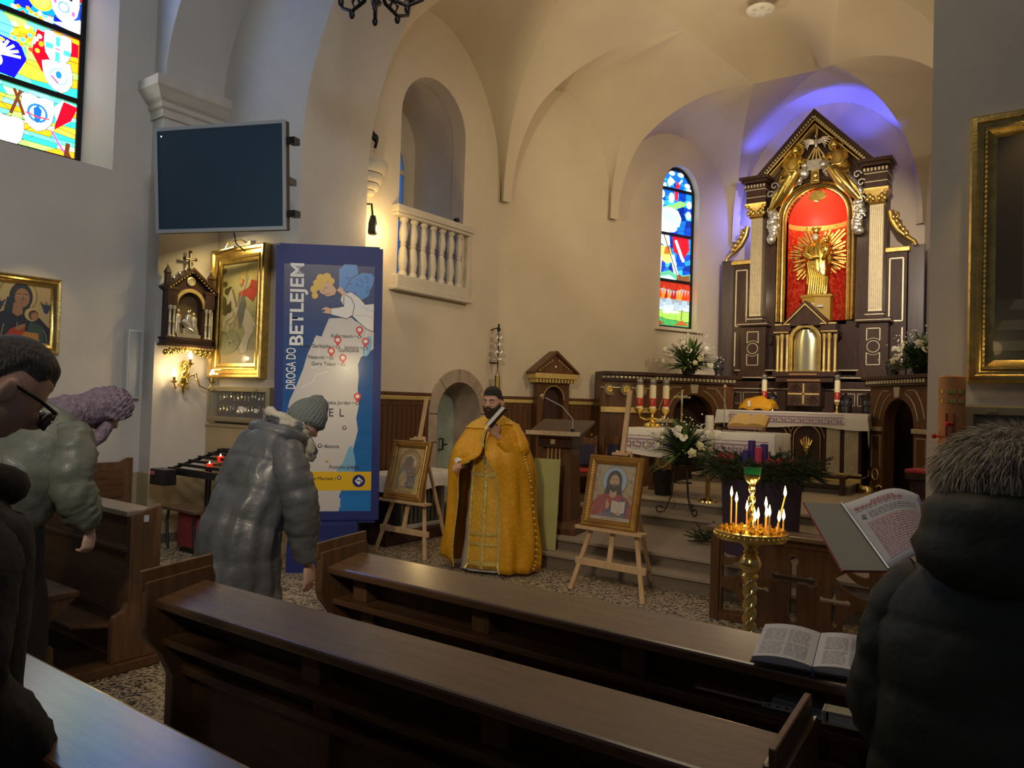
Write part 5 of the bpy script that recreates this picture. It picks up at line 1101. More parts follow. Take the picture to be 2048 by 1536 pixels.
# carved clouds and seated figures in the gable, dove with rays
cl=MB(); r5=random.Random(5)
for sx in(-1,1):
    for k in range(34):
        f=k/33; a=.25+f*1.35; rr=.66+.04*r5.uniform(-1,1); x=sx*rr*math.sin(a)*1.03; z=4.72+rr*1.05*math.cos(a)+.0
        if f>.72: x=sx*(.60+.08*r5.random()); z=4.85-(f-.72)*1.6
        cl.ell((x,-.09-.03*r5.random(),z),(.066+.03*r5.random(),.06,.066+.03*r5.random()),9,6)
    for q in range(7):
        cx,cz=sx*(.62+.06*(q%2)),5.25-.13*q; cl.tube([(cx+.065*math.cos(i*.8)*(1-i*.09),-.15,cz+.065*math.sin(i*.8)*(1-i*.09)) for i in range(9)],.016,6)
stuff(loc_(cl.build('silver_clouds',SIL,t,smooth=60)))
def seated(sx,name):
    mb=MB(); x=sx*.33
    def bl(pts,rad,fl=.8): mb.tube([(sx*a,y,z) for a,y,z in pts],[q*1.25 for q in rad],12,flat=fl)
    bl([(.40,-.12,5.36),(.37,-.13,5.46),(.34,-.13,5.56),(.31,-.13,5.66),(.30,-.13,5.71)],[.11,.10,.105,.085,.035])
    mb.ell((sx*.29,-.18,5.77),(.064,.066,.082),12,9)
    bl([(.42,-.14,5.66),(.46,-.17,5.54),(.38,-.22,5.44),(.27,-.22,5.44)],[.038,.036,.03,.022]); bl([(.22,-.14,5.64),(.17,-.19,5.55),(.13,-.22,5.60)],[.036,.03,.02])
    for dx,dz in((0,0),(.08,-.05)): bl([(.36+dx,-.12,5.38+dz),(.26+dx,-.24,5.36+dz),(.40+dx,-.20,5.14+dz),(.56+dx,-.15,4.94+dz)],[.09,.075,.07,.045])
    for k in range(7): bl([(.26+.03*k,-.22-.01*(k%2),5.40-.02*k),(.40+.035*k,-.21,5.18-.02*k),(.58+.02*k,-.16,4.92-.01*k)],[.014,.018,.008])
    for k in range(6): a=k*.5-.3; mb.ell((sx*(.29+.05*math.cos(a)),-.15,5.78+.055*math.sin(a)),(.024,.03,.024),7,5)
    o=loc_(mb.build(name,GLDB if sx<0 else GLD,t,smooth=60))
    mb=MB(); mb.lathe([(.086,0),(.09,.006),(.11,.006),(.114,0)],(sx*.29,-.09,5.79),20,M.Rotation(PI/2,3,'X')); mb.lathe([(.001,0),(.088,.002),(.001,.004)],(sx*.29,-.088,5.79),20,M.Rotation(PI/2,3,'X')); mb.build('halo',GLD,o,smooth=40)
    return o
o=seated(-1,'carved_figure_with_cross'); mb=MB(); mb.bar((-.58,-.08,5.2),(-.36,-.10,5.86),.06,.03,(0,1,0)); mb.bar((-.56,-.09,5.74),(-.27,-.09,5.64),.05,.03,(0,1,0)); mb.build('cross',GLD,o)
seated(1,'carved_figure_with_orb'); mb=MB(); mb.ell((.14,-.2,5.47),.07,12,8); mb.build('orb',SIL,bpy.data.objects['carved_figure_with_orb'],smooth=60)
mb=MB(); mb.ell((0,-.10,5.86),(.035,.03,.09),10,8); mb.ell((0,-.12,5.96),(.024,.028,.026),8,6)
for sx in(-1,1):
    for k in range(5): mb.tube([(sx*.02,-.10,5.90-.012*k),(sx*.11,-.12,5.93-.018*k),(sx*(.24-.025*k),-.11,5.91-.035*k)],[.014,.020,.006],6,flat=.5)
loc_(mb.build('dove',SIL,t,smooth=60))
mb=MB()
for a in(-.7,-.35,0,.35,.7): mb.bar((.03*a,-.075,5.80),(.34*a*.75,-.06,5.80-.32+.1*abs(a)),.022,.01,(0,1,0))
mb.bar((0,-.07,5.95),(0,-.07,6.12),.03,.01,(0,1,0)); stuff(loc_(mb.build('gilt_rays',GLP,t)))
mb=MB()
for k in range(5): mb.ell((-.16+.08*k,-.12,5.52+.02*(k%2)),(.06,.05,.055),9,6)
mb.box((0,-.14,5.50),(.22,.06,.16)); loc_(mb.build('silver_cloud_seat',SIL,t,smooth=60))
# ---------------------------------------------------------------- golden statue on its pedestal box
st=thing('golden_statue','gilded standing mother and child statue with rays in the red niche','statue',(XC,12.48,3.06),0); st.scale=(1.12,1.0,1.0)
mb=MB(); mb.loft([[V((a*w,b*w*.8,z)) for a,b in[(math.cos(k*PI/3+PI/6),math.sin(k*PI/3+PI/6)) for k in range(6)]] for w,z in((.22,0),(.22,.38),(.245,.40),(.245,.43))]); mb.build('pedestal_box',mat('ochre_box',(.50,.33,.05),.5),st,bevel=.004)
mb=MB(); mb.ell((-.03,-.20,.25),(.035,.01,.045),10,6); mb.span((.04,-.205,.22),(.12,-.19,.25)); mb.span((.04,-.205,.06),(.12,-.19,.09)); stuff(mb.build('pedestal_emblem',PAP,st))
mb=MB(); rows=[]; prof=[(0,.155),(.05,.15),(.2,.14),(.4,.155),(.55,.165),(.66,.15),(.76,.13),(.83,.10),(.87,.05)]
for z,r in prof:
    rows.append([V((r*math.cos(a)*(1+.10*math.sin(9*a+z*6)+.06*math.sin(17*a-z*9)),.75*r*math.sin(a)*(1+.10*math.sin(9*a+z*6)),.43+z)) for a in [2*PI*k/48 for k in range(48)]])
mb.loft(rows); mb.ell((-.03,-.02,.43+.93),(.062,.065,.08),14,10)
mb.tube([(-.14,-.03,1.22),(-.17,-.10,1.08),(-.06,-.15,1.0),(.05,-.15,1.02)],[.05,.05,.04,.025],8)
mb.tube([(.10,-.03,1.22),(.16,-.10,1.10),(.14,-.16,1.02)],[.05,.045,.03],8)
for k in range(9): x=-.12+.03*k; mb.tube([(x,-.125,.95-.03*k),(x+.04,-.135,.70),(x+.02,-.125,.44)],[.010,.018,.012],6)
mb.build('robed_figure',GLDB,st,smooth=70)
mb=MB(); mb.ell((.12,-.10,1.14),(.065,.06,.10),10,8); mb.ell((.115,-.12,1.27),(.042,.045,.05),10,8); mb.tube([(.10,-.14,1.17),(.05,-.17,1.19)],.02,6); mb.tube([(.12,-.12,1.05),(.10,-.17,.98)],.03,6); mb.build('child',GLDB,st,smooth=60)
for x,z,s in((-.03,1.43,1),(.115,1.31,.7)):
    mb=MB(); mb.lathe([(.055*s,0),(.05*s,.03*s),(.065*s,.07*s),(.058*s,.07*s),(.045*s,.03*s)],(x,-.03,z),12)
    for k in range(6): mb.ell((x+.062*s*math.cos(k*PI/3),-.03+.062*s*math.sin(k*PI/3),z+.085*s),.014*s,6,5)
    mb.build('crown',GLDB,st,smooth=60)
mb=MB(); mb.ell((-.03,-.085,1.355),(.040,.02,.055),10,8); mb.build('face',mat('statue_face',(.75,.70,.62),.35,.3),st,smooth=60)
mb=MB()
for i in range(15):
    a=PI*(-.28+1.56*i/14)
    if abs(a-PI/2)<.28: continue
    l=.40+.09*((i*7)%3)/2+(.08 if abs(a-PI/2)<.9 else 0); c=V((0,.03,1.06))
    d=V((math.cos(a),0,math.sin(a)))
    for e in(-.045,.0,.045): mb.bar(c+d*.16+V((-d.z,0,d.x))*e*.8,c+d*(l-abs(e))*.92+V((-d.z,0,d.x))*e*1.1,.024,.012,(0,1,0))
stuff(mb.build('rays',GLDB,st))
# ---------------------------------------------------------------- tabernacle
tb=thing('tabernacle','gabled wooden tabernacle with pale gold arched door and gilt columns','tabernacle',(XC,11.98,1.72),0)
def tz(z): return z-1.72
mb=MB(); mb.span((-.40,-.10,tz(2.22)),(.40,.14,tz(3.0))); mb.build('case',DWD,tb,bevel=.004)
mb=MB(); mb.prism([(-.30,tz(2.94)),(.30,tz(2.94)),(0,tz(3.27))],XZ(-.20),.32); mb.build('gable',DWD,tb)
for sx in(-1,1):
    gableroof(.33,tz(2.95),tz(3.28),.03,-.22,.34,sx).build('gable_roof',DWD,tb,bevel=.004)
    gableroof(.31,tz(2.945),tz(3.255),.018,-.232,.02,sx).build('gable_gilding',GLP,tb)
    mb=MB(); mb.span((sx*.24,-.22,tz(2.82)),(sx*.46,.14,tz(2.86))); mb.span((sx*.22,-.20,tz(2.86)),(sx*.44,.12,tz(2.97))); mb.build('entablature',DWD,tb,bevel=.005)
    mb=MB(); mb.span((sx*.235,-.225,tz(2.838)),(sx*.465,-.20,tz(2.852))); mb.span((sx*.22,-.21,tz(2.955)),(sx*.45,-.19,tz(2.975))); stuff(mb.build('gilt_fillet',GLP,tb))
    for x,y in((.27,-.15),(.345,-.17),(.42,-.12)):
        mb=MB(); mb.lathe([(.001,tz(2.24)),(.034,tz(2.24)),(.034,tz(2.265)),(.024,tz(2.28)),(.023,tz(2.72)),(.032,tz(2.76)),(.036,tz(2.82)),(.001,tz(2.82))],(sx*x,y,0),12); mb.build('column',GLP,tb,smooth=40)
    mb=MB(); mb.tube([(sx*.36+.05*math.cos(q*.6)*(1-q*.07)*sx,-.20,tz(2.14)+.05*math.sin(q*.6)*(1-q*.07)) for q in range(11)],.016,6); mb.build('scroll',GLD,tb,smooth=60)
mb=MB(); dro=archpoly(-.185,.185,tz(2.26),tz(2.72),tz(2.91),18); mb.prism(archpoly(-.235,.235,tz(2.24),tz(2.72),tz(2.965),18),XZ(-.20),.10,[dro]); mb.build('door_frame',GLD,tb,bevel=.008)
mb=MB(); rows=[]
for z in(tz(2.26),tz(2.40),tz(2.55),tz(2.72),tz(2.82),tz(2.88),tz(2.91)):
    w=.185 if z<=tz(2.72) else .185*math.sqrt(max(0,1-((z-tz(2.72))/.19)**2))+.004
    rows.append([V((w*math.sin(a),-.10-.075*math.cos(a)*min(1,w/.1),z)) for a in [-PI/2+PI*k/16 for k in range(17)]])
mb.loft(rows,cap=False,closed=False); mb.build('door',mat('pale_gold_door',(.78,.76,.50),.20,.85),tb,smooth=60)
mb=MB(); mb.span((-.46,-.26,tz(2.16)),(.46,.14,tz(2.24))); mb.span((-.42,-.22,tz(2.08)),(.42,.14,tz(2.16))); mb.build('base',DWD,tb,bevel=.008)
mb=MB(); mb.span((-.20,-.27,tz(2.185)),(.20,-.255,tz(2.21))); mb.span((-.24,-.23,tz(2.095)),(.24,-.215,tz(2.12))); stuff(mb.build('gilt_line',mat('copper_line',(.55,.30,.16),.35,.8),tb))
mb=MB(); mb.span((-.24,-.20,0),(.24,.14,tz(2.08))); mb.build('carved_block',DWD,tb,bevel=.004)
mb=MB(); mb.span((-.012,-.215,.03),(.012,-.20,.34)); mb.span((-.23,-.215,.17),(.23,-.20,.194)); mb.build('carved_cross',GLP,tb)
mb=MB()
for cx,cz,fl in((-.12,.27,0),(.12,.27,1),(-.12,.09,1),(.12,.09,0)):
    for k in range(14): a=k*2.4; r=.018*math.sqrt(k); mb.ell((cx+r*math.cos(a)*1.2,-.205,cz+r*math.sin(a)),(.014 if fl else .03,.012,.014 if fl else .006),6,4,M.Rotation(0 if fl else .6*(k%3),3,'Y'))
stuff(mb.build('carved_grapes',DWD,tb,smooth=60))
# ---------------------------------------------------------------- altar table with greek key cloth
def keyband(p,x0,x1,z0,h,col):
    p.rect(col,x0,z0+h*1.28,x1,z0+h*1.36)
    n=max(1,round((x1-x0)/(h*1.25))); s=(x1-x0)/n; w=h*.17
    for i in range(n):
        x=x0+i*s; q=s/8
        p.line(col,[(x,z0+h*.08),(x+q*3.2,z0+h*.08),(x+q*3.2,z0+h*.55),(x+q*1.6,z0+h*.55)],w); p.line(col,[(x+q*.2,z0+h*.92),(x+q*7.8,z0+h*.92)],w); p.line(col,[(x+q*5.0,z0+h*.08),(x+q*5.0,z0+h*.08),(x+s,z0+h*.08)],w)
        p.line(col,[(x+q*5.0,z0),(x+q*5.0,z0+h*.55),(x+q*6.6,z0+h*.55)],w); p.line(col,[(x+q*.35,z0+h*.92),(x+q*.35,z0+h*.42)],w)
LIL=(.38,.25,.40)
al=thing('altar_table','stone altar with arched gilded front panels below the retable','altar',(-3.17,11.55,.66),0)
mb=MB(); mb.span((-1.0,-.24,0),(.98,.25,.90)); mb.build('body',DWD,al)
mb=MB(); mb.span((-1.03,-.30,.89),(1.03,.25,.96)); mb.build('mensa',DWD,al,bevel=.006)
mb=MB(); mb.span((-1.0,-.29,0),(1.0,-.24,.06)); mb.span((-1.0,-.27,.10),(1.0,-.24,.13)); mb.build('foot_moulding',GLP,al,bevel=.006)
for cx in(-.66,-.20,.26):
    r=.165; mb=MB(); mb.prism(archpoly(cx-r,cx+r,.17,.60,.60+r),XZ(-.262),.03); mb.build('arched_panel',DWD,al)
    mb=MB(); mb.tube([(cx-r-.02,-.262,.16),(cx-r-.02,-.262,.60)]+[(cx+a,-.262,.60+b) for a,b in arcpts(0,0,r+.02,r+.02,PI,0,12)]+[(cx+r+.02,-.262,.16),(cx-r-.02,-.262,.16)],.016,6); mb.build('gilt_arch',GLD,al,smooth=60)
    mb=MB(); mb.tube([(cx+a,-.256,.60+b) for a,b in arcpts(0,0,r+.075,r+.075,PI,0,12)],.012,6); mb.build('gilt_outer_arch',GLD,al,smooth=60)
    if cx>0:
        mb=MB(); mb.ell((cx,-.285,.45),(.05,.02,.05),10,8); mb.ell((cx,-.285,.40),(.03,.02,.06),10,8)
        for a in(-.5,-.25,0,.25,.5): mb.tube([(cx+a*.08,-.285,.48),(cx+a*.16,-.285,.56),(cx+a*.10,-.285,.64-.1*abs(a))],[.022,.018,.002],6)
        mb.build('flaming_heart',GLD,al,smooth=60)
    else:
        mb=MB()
        for k in range(12): a=k*PI/6; mb.bar((cx,-.275,.47),(cx+.12*math.cos(a),-.275,.47+.17*math.sin(a)),.022,.012,(0,1,0))
        stuff(mb.build('gilt_sunburst',PGLD,al))
for cx in(.62,.86):
    mb=MB(); mb.span((cx-.09,-.27,.12),(cx+.09,-.23,.84)); sh=mb.build('fluted_pilaster',PGLD,al)
    for k in range(6): x=cx-.075+k*.03; mb=MB(); mb.tube([(x,-.272,.15),(x,-.272,.82)],.008,6); mb.build('flute_rib',PGLD,sh)
tc=thing('altar_cloth','white cloth with lilac greek key border over the high altar','tablecloth',(-3.17,11.55,1.625),0)
cloth('cloth',tc,1.06,.32,.0,.22,WCL,.010,.5)
mb=MB(); rows=[]
for i in range(7):
    z=-.0-.07*i; rows.append([V((1.075+.03*math.sin(k*1.3+i*.2)*i/6,-.345+.11*k*(1-.04*i),z-(.05*(k==0))*i/6)) for k in range(7)])
mb.loft(rows,cap=False,closed=False); o=mb.build('side_fall',WCL,tc,smooth=60); o.modifiers.new('th','SOLIDIFY').thickness=.004
p=Paint(-.362,.0002); keyband(p,-.86,.78,-.155,.10,LIL); o=p.build('greek_key_border',PRT,tc)
# ---------------------------------------------------------------- free-standing front table
ft=thing('front_table','table in front of the altar on plain wooden legs','table',(-3.56,9.05,.53),0)
mb=MB(); mb.span((-.90,-.28,.79),(.90,.28,.83)); mb.build('tabletop',MWD,ft)
for x in(-.82,.82):
    for y in(-.22,.22): mb=MB(); mb.span((x-.03,y-.03,0),(x+.03,y+.03,.79)); mb.build('leg',MWD,ft)
tc=thing('front_tablecloth','white cloth with lilac greek key border over the front table','tablecloth',(-3.56,9.05,1.362),0)
cloth('cloth',tc,.94,.31,.0,.34,WCL,.014,2)
p=Paint(-.362,.0002); keyband(p,-.90,.90,-.235,.11,LIL); p.build('greek_key_border',PRT,tc)
# three candle holder with red banded candles
t=thing('candelabrum','brass three armed candelabrum at the left end of the front table','candelabrum',(-4.30,9.08,1.368),R_(30))
mb=MB(); mb.lathe([(.001,0),(.10,0),(.10,.012),(.05,.03),(.035,.05),(.045,.08),(.02,.11),(.028,.13),(.015,.16),(.015,.22),(.001,.22)],n=16)
for a in range(8): mb.ell((.08*math.cos(a*PI/4),.08*math.sin(a*PI/4),.03),(.03,.03,.025),8,6)
mb.build('base',GLDB,t,smooth=50)
for x in(-.17,0,.17):
    if x: mb=MB(); mb.tube([(0,0,.12),(x*.5,0,.10),(x*.95,0,.13),(x,0,.20)],.012,8); mb.build('arm',GLDB,t,smooth=60)
    mb=MB(); mb.lathe([(.001,.16),(.015,.17),(.03,.19),(.07,.235),(.072,.245),(.04,.24),(.001,.24)],(x,0,0),14); mb.build('cup',GLDB,t,smooth=40)
lbs=['cream candle with red band on the left cup of the brass candelabrum','cream candle with red band on the middle cup of the brass candelabrum','cream candle with red band on the right cup of the brass candelabrum']
def bandcandle(label,loc,h,group,r=.043,topm=None):
    c=thing('banded_candle',label,'candle',loc,0,group)
    mb=MB(); mb.lathe([(.001,0),(r,0),(r,h),(r*.9,h+.002),(.001,h-.004)],n=16); mb.build('wax',WAX,c,smooth=40)
    mb=MB(); mb.lathe([(r+.001,h*.12),(r+.002,h*.13),(r+.002,h*.45),(r+.001,h*.46)],n=16); mb.build('red_band',mat('red_band',(.45,.03,.02),.5),c,smooth=40)
    mb=MB(); mb.tube([(.012*math.cos(a),-r-.003,h*.29+.03*math.sin(a)) for a in [-1.6+i*.45 for i in range(8)]],.004,5); mb.build('band_emblem',PGLD,c)
    mb=MB(); mb.lathe([(r*.95,h),(r*.8,h+.02),(r*1.05,h+.045),(r*.9,h+.075),(r*.35,h+.09),(.001,h+.092)],n=14); mb.build('glass_cap',mat('smoky_glass',(.30,.30,.28),.1,.6),c,smooth=60)
    return c
M3=M.Rotation(R_(30),3,'Z')
for x,l in zip((-.17,0,.17),lbs): bandcandle(l,V((-4.30,9.08,1.608))+M3@V((x,0,0)),.31,'candles on the candelabrum')
for i,(px,lb) in enumerate(((1528,'tall cream candle with red band left of the tabernacle'),(1674,'tall cream candle with red band right of the tabernacle'))):
    q=at(px,815,1,11.72); h=thing('candlestick','short brass candlestick carrying the candle '+('left' if i==0 else 'right')+' of the tabernacle','candlestick',(q.x,11.72,1.632),0,'candlesticks beside the tabernacle')
    mb=MB(); mb.lathe([(.001,0),(.055,0),(.05,.015),(.018,.03),(.025,.06),(.014,.09),(.03,.13),(.045,.15),(.001,.15)],n=14); mb.build('stem',BRS,h,smooth=40)
    mb=MB(); mb.lathe([(.035,.148),(.05,.152),(.05,.16),(.03,.156)],n=14); mb.build('drip_pan',BRS,h,smooth=40)
    bandcandle(lb,(q.x,11.72,1.786),.32,'candles beside the tabernacle',.04)
# dark lanterns
LMET=mat('lantern_metal',(.03,.026,.028),.4,.5); LGL=mat('lantern_glass',(.10,.09,.11),.15,.3)
def lantern(label,loc,h=.24):
    c=thing('lantern',label,'lantern',loc,0,'dark lanterns around the altar'); r=h*.27
    mb=MB(); mb.lathe([(.001,0),(r*.85,0),(r*.8,.02),(r*.7,.03),(.001,.03)],n=8); mb.build('base',LMET,c)
    mb=MB(); mb.lathe([(r*.68,.03),(r,h*.55),(r*.85,h*.68)],n=8); mb.f=mb.f[:-2]; mb.build('glass_body',LGL,c)
    mb=MB(); mb.lathe([(r*1.1,h*.66),(r*1.08,h*.70),(r*.5,h*.88),(r*.22,h*.92),(r*.3,h*.95),(.001,h)],n=8); mb.build('roof',LMET,c)
    mb=MB()
    for k in range(8): a=k*PI/4; mb.tube([(r*.70*math.cos(a),r*.70*math.sin(a),.03),(r*1.02*math.cos(a),r*1.02*math.sin(a),h*.55),(r*.87*math.cos(a),r*.87*math.sin(a),h*.68)],.006,5)
    for k in range(8):
        a=k*PI/4+PI/8; mb.ell((r*.92*math.cos(a),r*.92*math.sin(a),h*.38),(.014,.014,.02),6,5)
    stuff(mb.build('ribs',LMET,c))
for px,py,Y,z,lb in((1437,745,11.35,2.155,'black metal lantern on the left side counter near the retable'),(1783,742,11.30,2.155,'black metal lantern on the right side counter near the retable'),(1458,812,11.85,1.66,'dark lantern behind the altar, farthest left of the tabernacle'),(1544,808,11.85,1.66,'dark lantern behind the altar beside the tabernacle base'),(1691,808,11.85,1.66,'dark lantern behind the altar, right of the tall right candle'),(1736,808,11.85,1.66,'dark lantern behind the altar, at its right end')):
    q=at(px,py,1,Y); lantern(lb,(q.x,Y,z if z>2 else 1.632),.27 if z>2 else .30)
# yellow burse and other things on the high altar
t=thing('yellow_veil','folded yellow cloth with gold trim lying on the high altar','cloth',(-3.72,11.62,1.632),0)
mb=MB(); rows=[]
for i in range(9):
    f=i/8; rows.append([V((-.26+.52*f,-.16+.32*k/7,.02+.20*math.sin(PI*k/7)*(.55+.45*math.sin(PI*f))+.02*math.sin(k*2+i*1.7))) for k in range(8)])
mb.loft(rows,cap=False,closed=False); o=mb.build('folded_cloth',VEST,t,smooth=60); o.modifiers.new('th','SOLIDIFY').thickness=.012
mb=MB(); mb.box((-.10,-.16,.10),(.045,.01,.09)); mb.build('white_patch',PAP,t)
t=thing('small_bell','small brass bell on the front edge of the high altar','bell',(-3.45,11.42,1.632),0)
mb=MB(); mb.lathe([(.03,0),(.028,.015),(.016,.045),(.006,.06),(.006,.09),(.012,.10),(.001,.11)],n=12); mb.build('bell_body',BRS,t,smooth=50); mb=MB(); mb.ell((0,0,.015),.01,8,6); mb.build('clapper',BRS,t)
# things on the front table
t=thing('crucifix','small brass standing crucifix on the front table','crucifix',(-3.90,9.10,1.368),R_(15))
mb=MB(); mb.lathe([(.001,0),(.055,0),(.05,.012),(.018,.03),(.012,.06),(.012,.30),(.001,.31)],n=12); mb.build('base',BRS,t,smooth=40)
mb=MB(); mb.box((0,0,.38),(.022,.014,.20)); mb.box((0,0,.405),(.19,.014,.022))
for x,z in((.095,.405),(-.095,.405),(0,.485)): mb.ell((x,0,z),(.015,.01,.015),8,6)
mb.build('cross',BRS,t,smooth=40)
mb=MB(); mb.tube([(0,-.015,.44),(0,-.018,.38),(.005,-.015,.31)],[.012,.014,.008],8); mb.tube([(-.07,-.012,.425),(0,-.016,.41),(.07,-.012,.425)],.007,6); mb.ell((0,-.02,.452),.013,8,6); mb.build('carved_body',PGLD,t,smooth=60)
q=at(1450,773,1,8.95)
t=thing('table_microphone','thin standing microphone with round yellow head on the front table','microphone',(q.x,8.95,1.368),0)
mb=MB(); mb.lathe([(.001,0),(.035,0),(.03,.02),(.008,.03),(.006,.06),(.001,.06)],n=12); mb.build('base',BLK,t)
mb=MB(); mb.tube([(0,0,.05),(0,0,q.z-1.40)],.006,8); mb.build('stem',GRYP,t); mb=MB(); mb.ell((0,0,q.z-1.368),.022,10,8); mb.build('capsule',mat('foam_yellow',(.55,.42,.20),.9),t,smooth=60)
mb=MB(); mb.tube([(0,-.03,.012),(.15,-.12,.006),(.35,-.16,.006),(.6,-.10,.006),(.8,-.2,.006)],.005,6); mb.build('cable',LGRY,t)
t=thing('missal_stand','clear acrylic book stand on the front table','stand',(-3.00,9.00,1.368),R_(8))
ACR=mat('acrylic',(.55,.35,.35),.1,alpha=.35)
mb=MB(); mb.loft([[V((-.20,-.20,.04)),V((.20,-.20,.04)),V((.20,.14,.17)),V((-.20,.14,.17))],[V((-.20,-.20,.045)),V((.20,-.20,.045)),V((.20,.14,.175)),V((-.20,.14,.175))]]); mb.span((-.20,-.205,.04),(.20,-.195,.075)); mb.build('sloping_plate',ACR,t)
for x in(-.17,.17): mb=MB(); mb.prism([(-.20,0),(.16,0),(.14,.17),(-.20,.04)],lambda a,b,d,x=x:V((x+d,a,b)),.006); mb.build('side_plate',ACR,t)
t=thing('open_missal','open red bound missal with gilt edges on the acrylic stand','book',(-3.00,9.00,1.368+.115),R_(8)); t.rotation_euler=(R_(21),0,R_(8))
mb=MB(); mb.span((-.23,-.17,0),(.23,.17,.010)); mb.build('red_cover',mat('red_leather',(.20,.03,.035),.5),t,bevel=.003)
for sx in(-1,1):
    mb=MB(); rows=[]
    for k in range(8): f=k/7; z=.012+.045*math.sin(PI*min(1,f*.85+.12))**.6; rows.append([V((sx*f*.215,-.155,z)),V((sx*f*.215,.155,z)),V((sx*f*.215,.155,.010)),V((sx*f*.215,-.155,.010))])
    mb.loft(rows); mb.build('page_block',mat('gilt_edge_pages_%d'%sx,(.62,.42,.12),.5),t,smooth=40)
t=thing('white_candle','thick plain white candle standing before the front table','candle',(-3.34,8.62,.53),0)
mb=MB(); mb.lathe([(.001,0),(.11,0),(.10,.02),(.03,.05),(.025,.30),(.06,.34),(.001,.34)],n=16); mb.build('holder',BRS,t,smooth=40)
mb=MB(); mb.lathe([(.001,.34),(.05,.34),(.05,1.02),(.044,1.03),(.001,1.02)],n=18); mb.build('wax',mat('white_wax',(.66,.62,.54),.5),t,smooth=40)
mb=MB(); mb.lathe([(.052,.50),(.054,.52),(.054,.62),(.052,.64)],n=18); mb.build('wax_relief',PGLD,t,smooth=40)
# ---------------------------------------------------------------- flower arrangements
def blade(mb,base,tip,w,bend,n=5,up=V((0,0,1))):
    base,tip=V(base),V(tip); d=tip-base; s=d.cross(up); s=s.normalized() if s.length>1e-4 else V((1,0,0)); rows=[]
    for i in range(n+1):
        f=i/n; c=base+d*f+up*bend*math.sin(PI*f)*d.length-up*bend*.6*f*f*d.length; ww=w*math.sin(PI*min(1,.12+f*.88))**.7*(1-f*.3)+.0006; rows.append([c-s*ww,c+up*ww*.35,c+s*ww])
    mb.loft(rows,cap=False,closed=False)
def bouquet(name,label,loc,rx,rz_,seed,pot=True,trail=0,group=None,flat=1,rzz=0):
    r=random.Random(seed); t=thing(name,label,'flowers',loc,rzz,group)
    if pot: mb=MB(); mb.lathe([(.001,0),(.09,0),(.12,.10),(.125,.11),(.11,.11),(.001,.09)],n=16); mb.build('pot',BLK,t,smooth=40)
    c0=V((0,0,.10)); dk,lt=MB(),MB()
    for k in range(170):
        a=r.uniform(0,2*PI); e=r.uniform(-.25,1.45); l=r.uniform(.62,1.0); d=V((math.cos(a)*math.cos(e)*rx,math.sin(a)*math.cos(e)*rx*.7*flat,math.sin(e)*rz_ if e>0 else math.sin(e)*rz_*(.5+trail)))*l
        blade(dk if r.random()<.72 else lt,c0+d*.15,c0+d,.016+.016*r.random(),.10)
        if k%2==0:      # fern frond leaflets
            for q in range(9):
                f=.3+.07*q; s=V((-d.y,d.x,0)).normalized() if V((d.x,d.y)).length>.01 else V((1,0,0))
                for sg in(-1,1): blade(dk if k%4 else lt,c0+d*f,c0+d*(f+.06)+s*sg*.055*(1.1-f),.006,.05,3)
    stuff(dk.build('dark_foliage',GRN,t)); stuff(lt.build('light_foliage',GRNL,t))
    n=0
    for k in range(13):
        a=2.4*k+.4; e=.05+1.1*((k*7)%13)/13; d=V((math.cos(a)*math.cos(e)*rx,(-abs(math.sin(a))*.75+.1)*math.cos(e)*rx*flat,math.sin(e)*rz_))*r.uniform(.55,.86); p=c0+d; out=(d.normalized()+V((.15,-.7,.1))).normalized(); R=out.to_track_quat('Z','Y').to_matrix()
        mb=MB()
        if k%3==0:     # heart shaped spathe
            s=.095; rows=[]; pts=[(0,-.55),(.35,-.35),(.55,.0),(.42,.38),(.15,.42),(0,.28),(-.15,.42),(-.42,.38),(-.55,0),(-.35,-.35)]
            vs=[p+R@V((0,0,-.01))]+[p+R@V((x*s,y*s,.012+.02*abs(x))) for x,y in pts]; mb.add(vs,[(0,1+i,1+(i+1)%10) for i in range(10)])
            f=mb.build('anthurium',WFL,t,smooth=60); f.modifiers.new('th','SOLIDIFY').thickness=.003
            mb=MB(); mb.tube([p+R@V((0,.012,0)),p+R@V((0,.02,.05))],[.006,.004],6); mb.build('spadix',YFL,f)
        else:          # layered rose
            s=.028+.010*r.random()
            for L_ in range(4):
                for q in range(5):
                    b=q*2*PI/5+L_*.6; rr=s*(.25+.27*L_); c=R@V((rr*math.cos(b),rr*math.sin(b),s*(.9-.25*L_))); mb.ell(p+c,(s*.45,s*.45,s*.5),7,5)
            mb.build('rose',WFL if k%2 else YFL,t,smooth=70)
    mb=MB()
    for k in range(80):
        a=r.uniform(0,2*PI); e=r.uniform(.0,1.5); d=V((math.cos(a)*math.cos(e)*rx,math.sin(a)*math.cos(e)*rx*.7*flat,math.sin(e)*rz_))*r.uniform(.75,1.06); mb.ell(c0+d,r.uniform(.006,.013),6,4)
    stuff(mb.build('baby_breath',WFL,t))
    return t
q=at(1372,745,2,2.16); bouquet('flower_arrangement','white flower and fern arrangement on the left side counter below the apse window',(-4.50,10.72,2.15),.56,.52,11)
bouquet('flower_arrangement','white flower and fern arrangement on the right side counter by the pier edge',(-1.40,10.85,2.15),.54,.52,12)
bouquet('flower_arrangement','large white flower arrangement on wrought iron stand before the front table',(-3.50,8.25,.985),.58,.50,13,True,1.3)
t=thing('flower_stand','wrought iron tripod flower stand with curled feet on the altar step','stand',(-3.50,8.25,.41),0)
